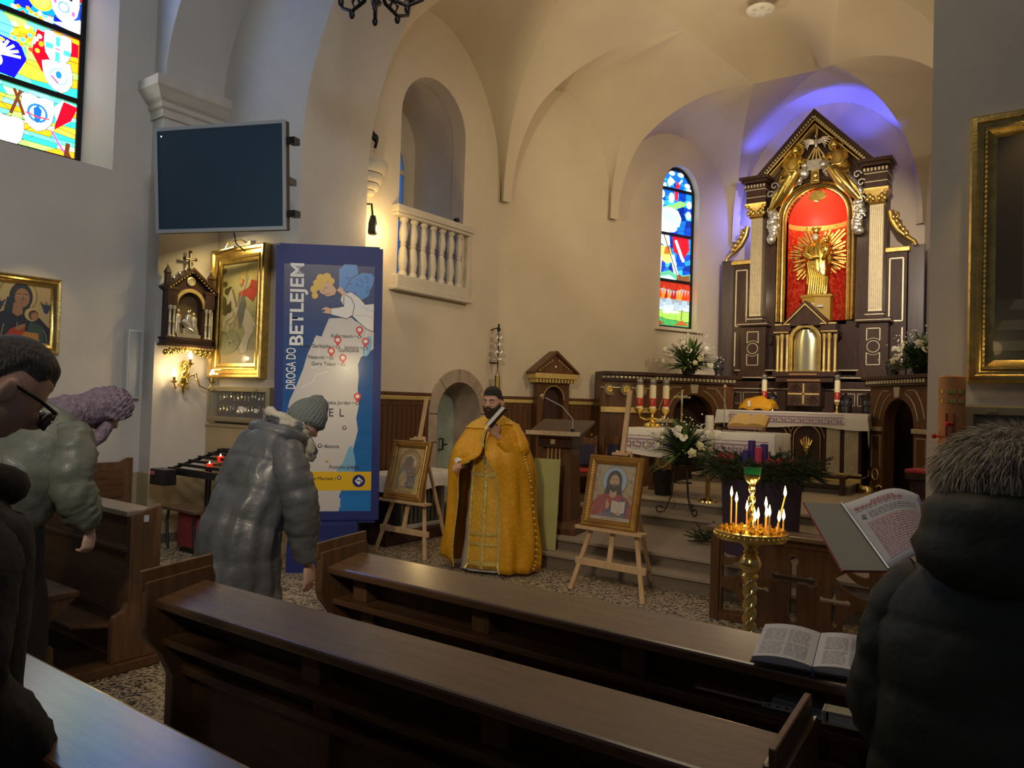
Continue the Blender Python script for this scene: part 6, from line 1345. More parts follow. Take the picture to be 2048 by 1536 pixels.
for a in(-.6,1.5,3.7):
    mb=MB(); c,s=math.cos(a),math.sin(a); path=[(c*.05,s*.05,.575),(c*.10,s*.10,.40),(c*.13,s*.13,.2),(c*.20,s*.20,.03),(c*.26,s*.26,.012)]+[(c*(.26+.04*math.sin(k*.9)),s*(.26+.04*math.sin(k*.9)),.05-.038*math.cos(k*.9)) for k in range(1,6)]
    mb.tube(path,.008,6); mb.build('leg',IRN,t,smooth=60)
mb=MB(); mb.tube([(.11*math.cos(k*PI/8),.11*math.sin(k*PI/8),.565) for k in range(17)],.008,6); mb.tube([(.10*math.cos(k*PI/8),.10*math.sin(k*PI/8),.36) for k in range(17)],.006,6); mb.build('ring',IRN,t)
mb=MB(); mb.lathe([(.001,.557),(.12,.557),(.12,.572),(.001,.572)],n=18); mb.build('top_plate',IRN,t)
t=thing('flower_bucket','black plastic bucket on the altar step behind the flower stand','bucket',(-4.02,8.85,.53),0)
mb=MB(); mb.lathe([(.001,0),(.10,0),(.135,.30),(.142,.31),(.128,.31),(.095,.02),(.001,.02)],n=20); mb.build('body',BLK,t,smooth=40)
mb=MB(); mb.tube([(.14*math.cos(k*PI/10),.03*math.sin(k*PI/10),.28-.05*math.sin(k*PI/10)) for k in range(11)],.005,6); mb.build('handle',GRYP,t)
# ---------------------------------------------------------------- advent wreath on draped drum
wx,wy=-2.27,7.22
t=thing('draped_drum','round stand draped in dark purple cloth on the lower altar step','stand',(wx,wy,.28),0)
mb=MB(); rows=[]
for z,r in((0,.335),(.3,.345),(.6,.36),(.70,.365),(.715,.36)): rows.append([V((r*(1+.018*math.sin(13*a)*(1.1-z))*math.cos(a),r*(1+.018*math.sin(13*a)*(1.1-z))*math.sin(a),z)) for a in [2*PI*k/72 for k in range(72)]])
mb.loft(rows); mb.build('purple_drape',PUR,t,smooth=60)
mb=MB(); mb.lathe([(.001,.715),(.33,.715),(.33,.725),(.001,.725)],n=32); mb.build('top_board',PUR,t)
def firspray(mb,r,c,d,l,n=16,nl=.045):
    d=d.normalized()
    for k in range(n):
        f=(k+.5)/n; p=c+d*l*f; 
        for s in range(3):
            a=r.uniform(0,2*PI); o=V((math.cos(a),math.sin(a),r.uniform(-.3,.9))); q=p+(d*.55+o*.75).normalized()*nl*(1.1-f*.4); w=d.cross(q-p); w=w.normalized()*.0035 if w.length>1e-6 else V((.003,0,0)); o_=len(mb.v); mb.v+=[tuple(p-w),tuple(p+w),tuple(q)]; mb.f.append((o_,o_+1,o_+2))
t=thing('advent_wreath','wide fir advent wreath with red ribbons on the purple draped stand','wreath',(wx,wy,1.005),0)
r6=random.Random(6); mb=MB()
for k in range(430):
    a=r6.uniform(0,2*PI); rr=.33+.13*r6.uniform(-1,1); c=V((rr*math.cos(a),rr*math.sin(a),.05+.11*r6.random())); d=V((math.cos(a+r6.uniform(-.8,.8)),math.sin(a+r6.uniform(-.8,.8)),r6.uniform(-.35,.55))); firspray(mb,r6,c,d,.16+.06*r6.random())
for k in range(60):
    a=k*2*PI/60+r6.uniform(-.1,.1); firspray(mb,r6,V((.42*math.cos(a),.42*math.sin(a),.06)),V((math.cos(a),math.sin(a),-.75+.5*r6.random())),.19,18,.05)
stuff(mb.build('fir_greenery',FIR,t,recalc=False))
mb=MB(); mb.tube([(.34*math.cos(k*PI/12),.34*math.sin(k*PI/12),.06) for k in range(25)],.07,8); mb.build('wreath_core',FIR,t)
for k,(a,rr) in enumerate(((-2.5,.36),(-2.1,.40),(-.7,.42),(-1.0,.40),(-2.75,.33),(1.9,.3))):
    mb=MB(); c=V((rr*math.cos(a),rr*math.sin(a),.17))
    for s in(-1,1): mb.tube([c,c+V((s*.05,-.01,.035)),c+V((s*.075,-.01,.0)),c+V((s*.03,0,-.01))],[.006,.018,.018,.006],8,flat=.35); mb.tube([c,c+V((s*.03,-.03,-.06))],[.012,.016],6,flat=.25)
    mb.build('red_bow',mat('red_ribbon_%d'%k,(.42,.02,.025),.5),t,smooth=60)
for px,ztop,dy,col,lb in((1503,1.345,.05,'purple','tall purple advent candle, left of the pink one'),(1517,1.29,-.12,'pink','pink advent candle, shortest in the wreath'),(1528,1.32,.0,'purple','purple advent candle, right of the pink one'),(1492,1.255,-.05,'purple','low purple advent candle at the left of the wreath')):
    q=at(px,920,1,wy+dy); c=thing('advent_candle',lb,'candle',(q.x,wy+dy,1.08),0,'advent candles on the wreath'); h=ztop-1.08
    mb=MB(); mb.lathe([(.001,0),(.035,0),(.035,h-.004),(.031,h),(.012,h-.006),(.001,h-.006)],n=18); mb.build('wax',mat(col+'_wax_%d'%px,(.065,.035,.22) if col=='purple' else (.62,.06,.14),.5),c,smooth=40)
    mb=MB(); mb.tube([(0,0,h-.008),(.002,0,h+.012)],.0018,5); mb.build('wick',BLK,c)
t=thing('fir_branches','bundle of cut fir branches lying on the altar step beside the purple stand','branches',(-2.78,7.30,.285),0); mb=MB()
for k in range(44): firspray(mb,r6,V((r6.uniform(-.10,.10),r6.uniform(-.1,.1),.02+.05*r6.random())),V((r6.uniform(-1,1),r6.uniform(-.6,.6),r6.uniform(.0,.45))),.17,16,.045)
stuff(mb.build('needles',FIR,t,recalc=False)); mb=MB(); mb.tube([(-.18,0,.02),(.18,.02,.03)],.01,6); mb.build('stem',MWD,t)
# ---------------------------------------------------------------- prie-dieu, low bench, censer, paschal candle
t=thing('kneeler_desk','dark kneeling desk with red padded top beside the right pier','kneeler',(-1.02,8.35,.41),R_(-12))
mb=MB(); mb.span((-.16,-.14,.66),(.30,.18,.70)); mb.build('red_pad',RED,t,bevel=.015)
mb=MB(); mb.span((-.15,-.13,.60),(.29,.17,.66)); mb.span((-.12,-.10,.42),(.27,.16,.60)); mb.build('top_box',DWD,t,bevel=.006)
for x in(-.10,.25): mb=MB(); mb.span((x-.025,-.09,0),(x+.025,.15,.42)); mb.build('side_post',MWD,t)
mb=MB(); mb.span((-.13,-.45,.10),(.28,-.15,.15)); mb.build('kneel_board',MWD,t)
t=thing('low_bench','low dark wooden bench standing in front of the high altar','bench',(-2.58,10.78,.53),0)
mb=MB(); mb.span((-.33,-.10,.22),(.33,.10,.26)); mb.build('seat',DWD,t,bevel=.005)
for x in(-.27,.27): mb=MB(); mb.span((x-.02,-.09,0),(x+.02,.09,.22)); mb.build('leg',DWD,t)
mb=MB(); mb.span((-.25,-.015,.10),(.25,.015,.13)); mb.build('stretcher',DWD,t)
t=thing('altar_bells','brass altar bell set with curved handle on the right edge of the altar step','bell',(-2.08,11.25,.53),0)
mb=MB(); mb.lathe([(.13,0),(.135,.01),(.12,.10),(.10,.12),(.001,.13)],n=20); mb.build('bell_body',BRS,t,smooth=50)
mb=MB(); mb.tube([(-.10,0,.11),(-.09,0,.2),(0,0,.25),(0,0,.33)],.010,6); mb.tube([(.10,0,.11),(.14,0,.14),(.2,.02,.06),(.24,.02,.02)],.012,6); mb.build('handle',BRS,t,smooth=60)
mb=MB(); mb.lathe([(.05,0),(.045,.04),(.02,.07),(.001,.075)],(.22,-.03,0),12); mb.build('small_bell',BRS,t,smooth=50)
mb=MB(); mb.span((-.72,4.87,0),(2.2,5.92,1.04)); mb.loft([[V((-.72,4.87,1.04)),V((2.2,4.87,1.04)),V((2.2,5.92,1.04)),V((-.72,5.92,1.04))],[V((-.62,4.94,1.10)),V((2.2,4.94,1.10)),V((2.2,5.9,1.10)),V((-.62,5.9,1.10))]]); struct(mb.build('trim_7',PLN,bevel=.01))
q=at(1903,860,1,4.66)
t=thing('paschal_candle','thick brown paschal candle with gold bands and red pins by the pier','candle',(q.x,4.66,0),0); h1=at(1903,752,1,4.66).z
mb=MB(); mb.lathe([(.001,0),(.16,0),(.16,.03),(.05,.06),(.03,.12),(.035,.5),(.03,.9),(.05,1.02),(.09,1.06),(.09,1.08),(.001,1.08)],n=20); mb.build('holder',BRS,t,smooth=40)
mb=MB(); mb.lathe([(.001,1.08),(.064,1.08),(.064,h1-.006),(.058,h1),(.001,h1-.012)],n=28); mb.build('wax',WAXB,t,smooth=40)
for dz in(.085,.135):
    for k in range(-5,6):
        if k in(-2,2): continue
        a=-PI/2+k*.22; mb=MB(); mb.box((.0655*math.cos(a),.0655*math.sin(a),h1-dz),(.012,.003,.020),a+PI/2); mb.build('gold_band_square',GLDB,t)
mb=MB()
for a,b in(((-.018,.32),(-.018,.20)),((.018,.32),(.018,.20)),((-.018,.32),(.018,.32)),((-.018,.26),(.018,.26))): mb.bar((a[0],-.0665,h1-a[1]),(b[0],-.0665,h1-b[1]),.008,.004,(0,1,0))
stuff(mb.build('red_monogram',mat('dull_red_paint',(.30,.03,.02),.5),t))
for px,py in((1895,848),(1868,872)): p_=at(px,py,1,4.57 if px>1880 else 4.62)-V((q.x,4.66,0)); mb=MB(); mb.ell(p_,(.014,.014,.014),10,8); mb.tube([p_,V((p_.x*.6+.02,-.06,p_.z))],[.008,.003],6); mb.build('red_pin',mat('red_plastic_%d'%px,(.6,.02,.02),.3),t,smooth=60)
# right pier painting and display case
t=thing('framed_painting','large gilt framed dark painting of a tiled interior on the right pier','painting',(.18,4.96,1.835),0)
W,H=1.18,1.50
frame_mb(W,H,[(0,0),(0,.06),(.012,.075),(.035,.08),(.05,.06),(.065,.055),(.075,.07),(.085,.07),(.10,.05),(.125,.035),(.13,.03)]).build('frame',GLD,t,smooth=35)
p=Paint(-.032); x0,x1,z0,z1=-W/2+.12,W/2-.12,.12,H-.12
p.rect((.075,.055,.035),x0,z0,x1,z1); p.rect((.05,.04,.03),x0,z0+.30,x0+.13,z1); p.rect((.09,.065,.04),x0+.13,z0+.34,x0+.19,z1); p.rect((.06,.045,.03),x0+.19,z0+.34,x1,z1-.2)
p.rect((.06,.06,.05),x0,z0,x1,z0+.34)
for i in range(6):
    za,zb=z0+.34*(1-(i/6)**1.0),z0+.34*(1-((i+1)/6))
    for j in range(5):
        if (i+j)%2: continue
        xa=x0+.22*j; sk=lambda z:(z0+.34-z)*.5; p.poly((.12,.115,.095),[(min(x1,max(x0,xa-sk(za)+.1)),za),(min(x1,xa+.22-sk(za)+.1),za),(min(x1,xa+.22-sk(zb)+.1),zb),(min(x1,max(x0,xa-sk(zb)+.1)),zb)])
p.poly((.10,.08,.06),[(.05,z0+.1),(.02,z0+.6),(.12,z0+.95),(.25,z0+1.0),(.33,z0+.6),(.34,z0+.08)]); p.ell((.24,.15,.09),.18,z0+1.04,.06,.08)
p.build('canvas',PRTG,t)
mb=MB()
for k in range(48): mb.ell((-W/2+.080,-.072,.09+k*.0278),(.008,.006,.011),6,4)
stuff(mb.build('bead_moulding',GLP,t))
light('pier_picture_light','SPOT',(-.05,4.45,3.55),9,(1,.66,.26),.05,(.05,4.96,2.5),spot=75)
light('pier_picture_light_low','POINT',(-.30,4.62,2.05),.5,(1,.66,.26),.04)
display_case('grey framed glass case of votive jewellery below the pier painting',(.15,4.96,1.20),1.14,.51,4,mat('purple_velvet',(.045,.022,.04),.9))
# ceiling lamp and chandelier
q=at(1521,24,2,6.93)
t=thing('ceiling_lamp','round white ceiling lamp plate hanging below the vault crown','lamp',q,0)
mb=MB(); mb.lathe([(.001,0),(.10,.0),(.17,.012),(.185,.03),(.17,.045),(.001,.05)],n=28); mb.build('plate',mat('white_enamel',(.82,.80,.76),.4),t,smooth=50)
mb=MB(); mb.lathe([(.001,.05),(.09,.05),(.085,.11),(.06,.13),(.001,.13)],n=20); mb.build('collar',LGRY,t,smooth=40)
mb=MB()
for k in range(6): mb.ell((.10*math.cos(k*PI/3),.10*math.sin(k*PI/3),0),(.035,.035,.008),10,5)
stuff(mb.build('vent_holes',LGRY,t,smooth=60)); mb=MB(); mb.tube([(0,0,.13),(0,0,.30)],.015,8); mb.build('stem',LGRY,t)
q=at(748,24,2,4.72)
t=thing('chandelier','dark wrought iron chandelier whose lower finial hangs into the top edge','chandelier',q,0)
mb=MB(); mb.lathe([(.001,0),(.012,.02),(.02,.06),(.012,.08),(.035,.12),(.045,.15),(.02,.18),(.05,.24),(.02,.30),(.015,1.2),(.001,1.2)],n=14); mb.build('stem',BLK,t,smooth=40)
for k in range(8):
    a=k*PI/4; c,s=math.cos(a),math.sin(a); mb=MB(); mb.tube([(c*.03,s*.03,.26),(c*.12,s*.12,.12),(c*.26,s*.26,.08),(c*.38,s*.38,.14),(c*.40,s*.40,.26)],[.014,.016,.016,.014,.012],8); mb.tube([(c*.16,s*.16,.10),(c*.20,s*.20,.18),(c*.26,s*.26,.16),(c*.24,s*.24,.11)],[.014,.014,.012,.006],6)
    mb.ell((c*.26,s*.26,.05),(.025,.025,.035),8,6); ar=mb.build('arm',BLK,t,smooth=60)
    mb=MB(); mb.lathe([(.001,.26),(.04,.27),(.05,.29),(.015,.30),(.015,.40),(.001,.40)],(c*.40,s*.40,0),10); mb.build('candle_cup',BLK,ar,smooth=40)
mb=MB(); mb.tube([(0,0,1.2),(0,0,3.6)],.012,6); mb.build('hanging_rod',BLK,t)
# ---------------------------------------------------------------- communion rail with pierced crosses
t=thing('altar_rail','low dark wooden altar rail panel pierced with three crosses','rail',(-1.58,5.80,0),0)
def crosspts(cx,cz,u,s,d,w,r):
    def knob(x,z,a): return [(x+r*math.cos(a+b),z+r*math.sin(a+b)) for b in [-2.5+5.0*i/12 for i in range(13)]]
    h=w/2; return [(cx+h,cz+h)]+[(cx+h,cz+u-r)]+knob(cx,cz+u,PI/2)+[(cx-h,cz+u-r),(cx-h,cz+h),(cx-s+r,cz+h)]+knob(cx-s,cz,PI)+[(cx-s+r,cz-h),(cx-h,cz-h),(cx-h,cz-d+r)]+knob(cx,cz-d,-PI/2)+[(cx+h,cz-d+r),(cx+h,cz-h),(cx+s-r,cz-h)]+knob(cx+s,cz,0)+[(cx+s-r,cz+h)]
def cornercut(sx,sz):    # quarter-round opening against a post, and the crescent inside it
    px=sx*.53; pz=.40
    if sz>0: return [[(px,.62),(px,.49)]+[(px-sx*(.20*math.sin(a)),.62-(.145)*math.cos(a)) for a in [.15+1.42*i/10 for i in range(11)]],[(px,.43),(px,.33)]+[(px-sx*.29*math.sin(a),.62-.29*math.cos(a)) for a in [.12+.80*i/8 for i in range(9)]]+[(px-sx*.19*math.sin(a),.62-.20*math.cos(a)) for a in [.92-.80*i/8 for i in range(9)]]]
    return [[(px,.07),(px,.25)]+[(px-sx*.18*math.sin(a),.07+.18*math.cos(a)) for a in [.1+1.4*i/10 for i in range(11)]]]
hol=[crosspts(.013,.395,.135,.122,.285,.045,.036),crosspts(.30,.284,.085,.088,.17,.028,.022),crosspts(-.275,.284,.085,.088,.17,.028,.022)]
for sx in(-1,1): hol+=cornercut(sx,1)+cornercut(sx,-1)
mb=MB(); mb.prism([(-.55,.04),(.55,.04),(.55,.66),(-.55,.66)],XZ(-.02),.045,hol); mb.build('pierced_panel',RWD,t)
mb=MB(); mb.prism(crosspts(.013,.395,.145,.132,.295,.065,.046),XZ(-.024),.006,[crosspts(.013,.395,.135,.122,.285,.045,.036)]); mb.build('cross_border',PWD,t)
for x in(-.58,.58): mb=MB(); mb.span((x-.035,-.05,0),(x+.035,.06,.69)); mb.build('post',RWD,t,bevel=.005)
mb=MB(); mb.span((-.64,-.11,.69),(.64,.11,.725)); mb.build('top_board',PWT,t,bevel=.006)
mb=MB(); mb.span((-.55,-.04,.63),(.55,.04,.69)); mb.build('top_rail',RWD,t,bevel=.005)
mb=MB(); mb.span((-.55,-.04,0),(.55,.04,.06)); mb.build('bottom_rail',RWD,t,bevel=.005)
# ---------------------------------------------------------------- brass candle stand with lit tapers
cx_,cy_=-1.485,4.55
t=thing('candle_stand','tall brass candle stand with twisted stem and round tray','candle stand',(cx_,cy_,0),0)
mb=MB(); mb.lathe([(.001,0),(.20,0),(.19,.03),(.10,.06),(.06,.10),(.001,.11)],n=28); mb.build('foot',BRS,t,smooth=40)
def twist(z0,z1,r,am,tw,lob=3,n=24,m=40):
    mb=MB(); rows=[]
    for i in range(m+1):
        z=z0+(z1-z0)*i/m; rows.append([V(((r+am*math.cos(lob*(a-tw*(z-z0))))*math.cos(a),(r+am*math.cos(lob*(a-tw*(z-z0))))*math.sin(a),z)) for a in [2*PI*k/n for k in range(n)]])
    mb.loft(rows); return mb
twist(.09,.64,.036,.008,26).build('twisted_stem',BRS,t,smooth=60)
mb=MB(); mb.lathe([(.001,.63),(.048,.63),(.052,.645),(.04,.66),(.048,.675),(.066,.70),(.068,.725),(.05,.76),(.038,.775),(.046,.785),(.034,.80),(.05,.825),(.10,.86),(.001,.862)],n=28); mb.build('knop',BRS,t,smooth=45)
mb=MB(); mb.lathe([(.06,.855),(.19,.872),(.205,.868),(.21,.885),(.215,.915),(.205,.918),(.198,.893),(.001,.888)],n=44); tray=mb.build('tray',BRS,t,smooth=35)
mb=MB()
for k in range(40): a=k*2*PI/40; mb.ell((.216*math.cos(a),.216*math.sin(a),.892),(.008,.008,.010),6,5)
stuff(mb.build('pierced_gallery',GLDB,tray,smooth=60))
cups=[(.185,k*2*PI/20) for k in range(20)]+[(.13,k*2*PI/14+.2) for k in range(14)]+[(.08,k*2*PI/9) for k in range(9)]
proto=None
for rr,a in cups:
    if proto is None: mb=MB(); mb.lathe([(.001,0),(.012,0),(.006,.006),(.006,.02),(.011,.028),(.012,.045),(.008,.045),(.007,.03),(.001,.03)],n=10); proto=mb.build('candle_cup',GLDB,tray,smooth=40); o=proto
    else: o=proto.copy(); C.objects.link(o); o.parent=tray
    o.location=(rr*math.cos(a),rr*math.sin(a),.889)
mb=MB(); mb.lathe([(.04,.889),(.055,.893),(.055,.905),(.045,.91),(.001,.93)],n=20)
for k in range(3): mb.lathe([(.06+.035*k,.889),(.065+.035*k,.897),(.07+.035*k,.889)],n=28)
stuff(mb.build('sand_rings',GLDB,tray,smooth=40))
twist(.90,1.17,.016,.006,48,2,16,50).build('upper_stem',BRS,t,smooth=60)
mb=MB(); mb.lathe([(.001,1.16),(.018,1.165),(.022,1.18),(.012,1.19),(.03,1.205),(.048,1.235),(.050,1.25),(.044,1.25),(.001,1.21)],n=20); cup=mb.build('top_cup',BRS,t,smooth=40)
mb=MB(); mb.lathe([(.001,1.215),(.040,1.235),(.050,1.26),(.054,1.295),(.048,1.295),(.044,1.26),(.001,1.235)],n=20); mb.build('green_glass',mat('green_glass',(.02,.22,.08),.12,alpha=.85),cup,smooth=50)
desc=['leftmost tall taper','second tall taper from the left','short taper third from the left','low taper just left of the stem foot','low taper close to the stem foot','taller taper right of the twisted stem','left one of two low tapers right of stem','right one of two low tapers right of stem','short upright taper near the right rim','rightmost short taper','tall leaning taper at the right']
tap=[(1463,993,.15,-.6),(1473,1005,.10,-.1),(1494,1022,.06,.0),(1510,1042,-.10,0),(1516,1037,-.02,0),(1532,1015,.09,0),(1533,1034,-.03,0),(1539,1032,-.10,0),(1558,1043,-.06,0),(1567,1040,.02,0),(1555,992,.11,1)]
for (px,pyt,dy,ln),ds in zip(tap,desc):
    q=at(px,pyt,1,cy_+dy); z0=.92; bx=q.x if ln<1 else q.x
    c=thing('lit_taper',ds+' burning on the brass candle tray','candle',(bx,cy_+dy,z0),0,'lit tapers on the brass stand')
    h=q.z-z0; le=.045 if ln==1 else 0
    mb=MB(); mb.tube([(0,0,0),(le*.5,0,h*.5),(le,0,h)],[.0058,.0052,.0046],8); mb.build('wax',WAXW,c,smooth=60)
    mb=MB(); mb.lathe([(.0015,h-.002),(.0085,h+.014),(.0095,h+.024),(.006,h+.044),(.0008,h+.066)],(le,0,0),8); mb.build('flame',FLM,c,smooth=60)
for a in range(3): light('taper_glow','POINT',(cx_-.10+.11*a,cy_+(.03,-.06,.0)[a],1.10+.03*(a%2)),1.1,(1,.60,.20),.03)
# ---------------------------------------------------------------- pews
def pew(label,x0,x1,yb,seat,endl,endr,bat,ledge=.17,ledge_m=None):
    t=thing('church_pew',label,'pew',(x0,yb,0),0); L=x1-x0; g=ledge
    mb=MB(); mb.loft([[V((.03,-g,.905)),V((L-.03,-g,.905)),V((L-.03,0.02,.940)),V((.03,0.02,.940))],[V((.03,-g,.938)),V((L-.03,-g,.938)),V((L-.03,0.02,.974)),V((.03,0.02,.974))]]); mb.build('ledge',ledge_m or PWT,t,bevel=.008)
    mb=MB(); mb.span((.03,-g+.03,.775),(L-.03,-.0,.80)); mb.build('book_shelf',PWD,t,bevel=.005)
    mb=MB(); mb.span((.03,-.02,.36),(L-.03,.02,.93)); mb.build('back_panel',PWD,t)
    mb=MB(); mb.span((.03,-.07,.655),(L-.03,-.015,.69)); mb.build('middle_rail',PWD,t,bevel=.008)
    for x in bat: mb=MB(); mb.span((x-.04,-.10,.80),(x+.04,-.02,.915)); mb.span((x-.04,-.05,.36),(x+.04,-.018,.775)); mb.build('batten',PWE,t,bevel=.004)
    for e,x in((endl,0),(endr,L-.045)):
        if not e: continue
        pts=[(-g-.035,.84),(-g-.035,1.00),(.045,1.02),(.06,.98),(.05,.90)]
        if seat: pts+=[(.05,.70),(.10,.63),(.30,.60),(.40,.58),(.43,.54),(.42,.50),(.36,.46),(.34,.40),(.38,.33),(.41,.27),(.39,.21),(.35,.18),(.36,.0)]
        else: pts+=[(.05,.0)]
        pts+=[(-.12,0),(-.14,.20),(-.10,.40),(-.10,.66),(-.14,.74),(-g-.02,.80)]
        mb=MB(); mb.prism(pts,lambda a,b,d,x=x:V((x+d,a,b)),.045); o=mb.build('end_panel',PWE,t,bevel=.007)
        mb=MB(); mb.bar((x+.0225,-g-.045,1.006),(x+.0225,.055,1.026),.066,.016,(1,0,0)); mb.build('end_cap',PWE,o,bevel=.004)
    if seat:
        mb=MB(); mb.span((.03,.02,.43),(L-.03,.40,.465)); mb.build('seat',PWD,t,bevel=.008)
        n=max(1,int(L/1.2))
        for k in range(1,n+1): x=L*k/(n+1); mb=MB(); mb.span((x-.02,-.01,0),(x+.02,.34,.43)); mb.build('support',PWD,t)
    mb=MB(); mb.span((.045,-.42,.14),(L-.045,-.26,.17)); mb.build('kneeling_board',PWD,t,bevel=.006)
    for k in range(2): x=(.3,L-.3)[k]; mb=MB(); mb.prism([(-.42,0),(-.08,0),(-.08,.2),(-.26,.14),(-.42,.14)],lambda a,b,d,x=x:V((x+d,a,b)),.035); mb.build('kneeler_bracket',PWD,t)
    return t
pA=pew('front right pew with open hymnal on its book ledge',-2.50,.55,2.285,False,True,False,(.16,.80,1.42,2.04,2.62))
pB=pew('middle pew spanning the lower centre, blue gleam at its left end',-2.53,-.39,1.555,True,True,True,(.75,1.42)); pB.rotation_euler=(0,0,R_(1.5))
pC=pew('nearest pew at the lower left corner with strong blue window gleam',-2.45,-.42,.83,False,True,True,(.7,1.4))
# left hand pews: front screen with kneeler, and the seat behind it
def leftscreen():
    t=thing('church_pew','dark front pew screen with pale ledge behind the woman in green','pew',(-7.1,2.29,0),0); L=2.70
    mb=MB(); mb.span((.02,-.02,.90),(L-.02,.165,.935)); mb.build('ledge',mat('pale_worn_ledge',(.33,.25,.17),.4,var=.25,vs=4,stretch=(1.2,12,9)),t,bevel=.006)
    mb=MB(); mb.span((.02,.03,.06),(L-.02,.07,.90)); mb.build('back_panel',PWD,t)
    mb=MB(); mb.span((.02,-.01,.69),(L-.02,.03,.715)); mb.build('middle_rail',PWD,t,bevel=.004)
    mb=MB(); mb.prism([(.185,.06),(.185,.965),(-.005,.905),(-.005,.40),(-.03,.35),(-.08,.33),(-.09,.30),(-.09,.06)],lambda a,b,d:V((L-.045+d,a,b)),.045); e=mb.build('end_panel',PWE,t,bevel=.006)
    mb=MB(); mb.box((L+.002,.085,.885),(.006,.03,.04)); mb.build('number_plate',LGRY,e)
    mb=MB(); mb.loft([[V((.02,-.30,.30)),V((L-.05,-.30,.30)),V((L-.05,-.02,.25)),V((.02,-.02,.25))],[V((.02,-.30,.32)),V((L-.05,-.30,.32)),V((L-.05,-.02,.27)),V((.02,-.02,.27))]]); mb.build('kneeling_board',PWD,t,bevel=.004)
    mb=MB(); mb.span((0,-.95,0),(L+.02,.20,.06)); mb.build('platform',PWD,t,bevel=.008)
leftscreen()
t=thing('church_pew','left pew seat with scrolled end panel behind the woman in green','pew',(-7.1,1.60,.061),0); L=2.70
mb=MB(); mb.span((.02,.0,.43),(L+.01,.41,.465)); mb.build('seat',PWD,t,bevel=.008)
mb=MB(); mb.span((.02,-.04,.30),(L-.03,.0,.90)); mb.build('back_panel',PWD,t)
mb=MB(); mb.span((.02,-.22,.88),(L-.03,.0,.915)); mb.build('ledge',PWT,t,bevel=.006)
mb=MB(); mb.prism([(-.06,0),(-.24,.80),(-.24,.94),(.0,.94),(.03,.47),(.40,.43),(.35,.38),(.28,.33),(.24,.27),(.25,.21),(.29,.17),(.295,0)],lambda a,b,d:V((L-.045+d,a,b)),.045); mb.build('end_panel',PWE,t,bevel=.006)
# ---------------------------------------------------------------- books and papers on the pew
def lines(p,x0,x1,z0,z1,n,col,w,seed):
    r=random.Random(seed)
    for k in range(n):
        z=z1-(z1-z0)*k/(n-1); x=x0
        while x<x1-.004:
            l=r.uniform(.008,.03); p.line(col,[(x,z),(min(x1,x+l),z)],w); p.y+=p.st; x+=l+.004
def flatprint(p,name,t,zf):     # lay the print on a curved page: height from zf(x)
    p.mb.v=[(a,c,zf(a)+.0006) for a,b,c in p.mb.v]; return p.mb.build(name,PRT,t,recalc=False)
t=thing('open_hymnal','open hymn book with printed music lying on the front pew ledge','book',(-.535,2.225,.970),R_(8)); t.rotation_euler=(R_(10),0,R_(8))
hw_,hd=.155,.105
zf=lambda x:.008+.019*math.sin(PI*min(1,abs(x)/hw_*.80+.10))**.8
mb=MB(); mb.span((-.16,-.112,0),(.16,.112,.004)); mb.build('cover',mat('dark_cover',(.03,.03,.05),.5),t)
for sx in(-1,1):
    mb=MB(); rows=[]
    for k in range(10): x=sx*(.001+k/9*hw_); rows.append([V((x,-hd,zf(x))),V((x,hd,zf(x))),V((x,hd,.004)),V((x,-hd,.004))])
    mb.loft(rows); mb.build('page_block',PAP,t,smooth=40)
    p=Paint(0,0)
    for k in range(2):
        for m_ in range(2):
            xa=sx*.082+(-.062 if m_==0 else .004); xb=xa+.058
            lines(p,xa,xb,-.085+.085*k,-.085+.085*k+.070,9,(.34,.33,.36),.0028,k*7+m_+sx)
    flatprint(p,'printed_text',t,zf)
mb=MB(); mb.tube([(0,hd,.01),(0,-hd-.01,.012),(.004,-hd-.02,.002),(.002,-hd-.008,-.012)],.003,6); mb.build('ribbon',BLU,t)
t=thing('cream_book','closed cream book under the right edge of the open hymnal','book',(-.40,2.165,.930),R_(6)); 
mb=MB(); mb.span((-.11,-.05,-.035),(.16,.0,-.03)); mb.span((-.11,-.05,-.005),(.16,.0,.0)); mb.span((-.115,-.052,-.035),(-.105,.0,.0)); mb.build('cover',mat('cream_card',(.50,.45,.28),.5),t,bevel=.002)
mb=MB(); mb.span((-.10,-.045,-.03),(.155,-.002,-.005)); mb.build('pages',PAP,t)
t.location=(-.36,2.075,.90)
def rowbook(name,label,px,py,z,w,d,h,rz,m,cat='book'):
    q=at(px,py,2,z); t=thing(name,label,cat,(q.x,q.y,z),rz)
    mb=MB(); mb.span((-w/2,-d/2,0),(w/2,d/2,.003)); mb.span((-w/2,-d/2,h-.003),(w/2,d/2,h)); mb.span((-w/2-.003,-d/2,0),(-w/2+.001,d/2,h)); mb.build('cover',m,t)
    mb=MB(); mb.span((-w/2+.004,-d/2+.004,.003),(w/2-.004,d/2-.004,h-.003)); mb.build('pages',PAP,t); return t
rowbook('brown_folder','thin reddish brown folder lying on the pew book shelf',1480,1378,.805,.22,.17,.012,R_(2),mat('brown_card',(.26,.12,.06),.6))
t=rowbook('paper_stack','pile of white song sheets sticking out of the pew shelf',1625,1412,.803,.235,.18,.014,R_(4),PAP,'papers')
mb=MB(); mb.box((.02,.01,.018),(.22,.16,.004),R_(-6)); mb.build('loose_sheet',mat('bluish_paper',(.50,.54,.60),.8),t)
mb=MB()
for k in range(9): mb.box((-.10+k*.024,-.0905,.009),(.010 if k%3 else .005,.002,.003))
stuff(mb.build('edge_printing',BLK,t))
q=at(1668,1515,2,.17)
t=thing('fallen_papers','white printed papers lying low beside the pew end','papers',(q.x,q.y,.175),R_(5))
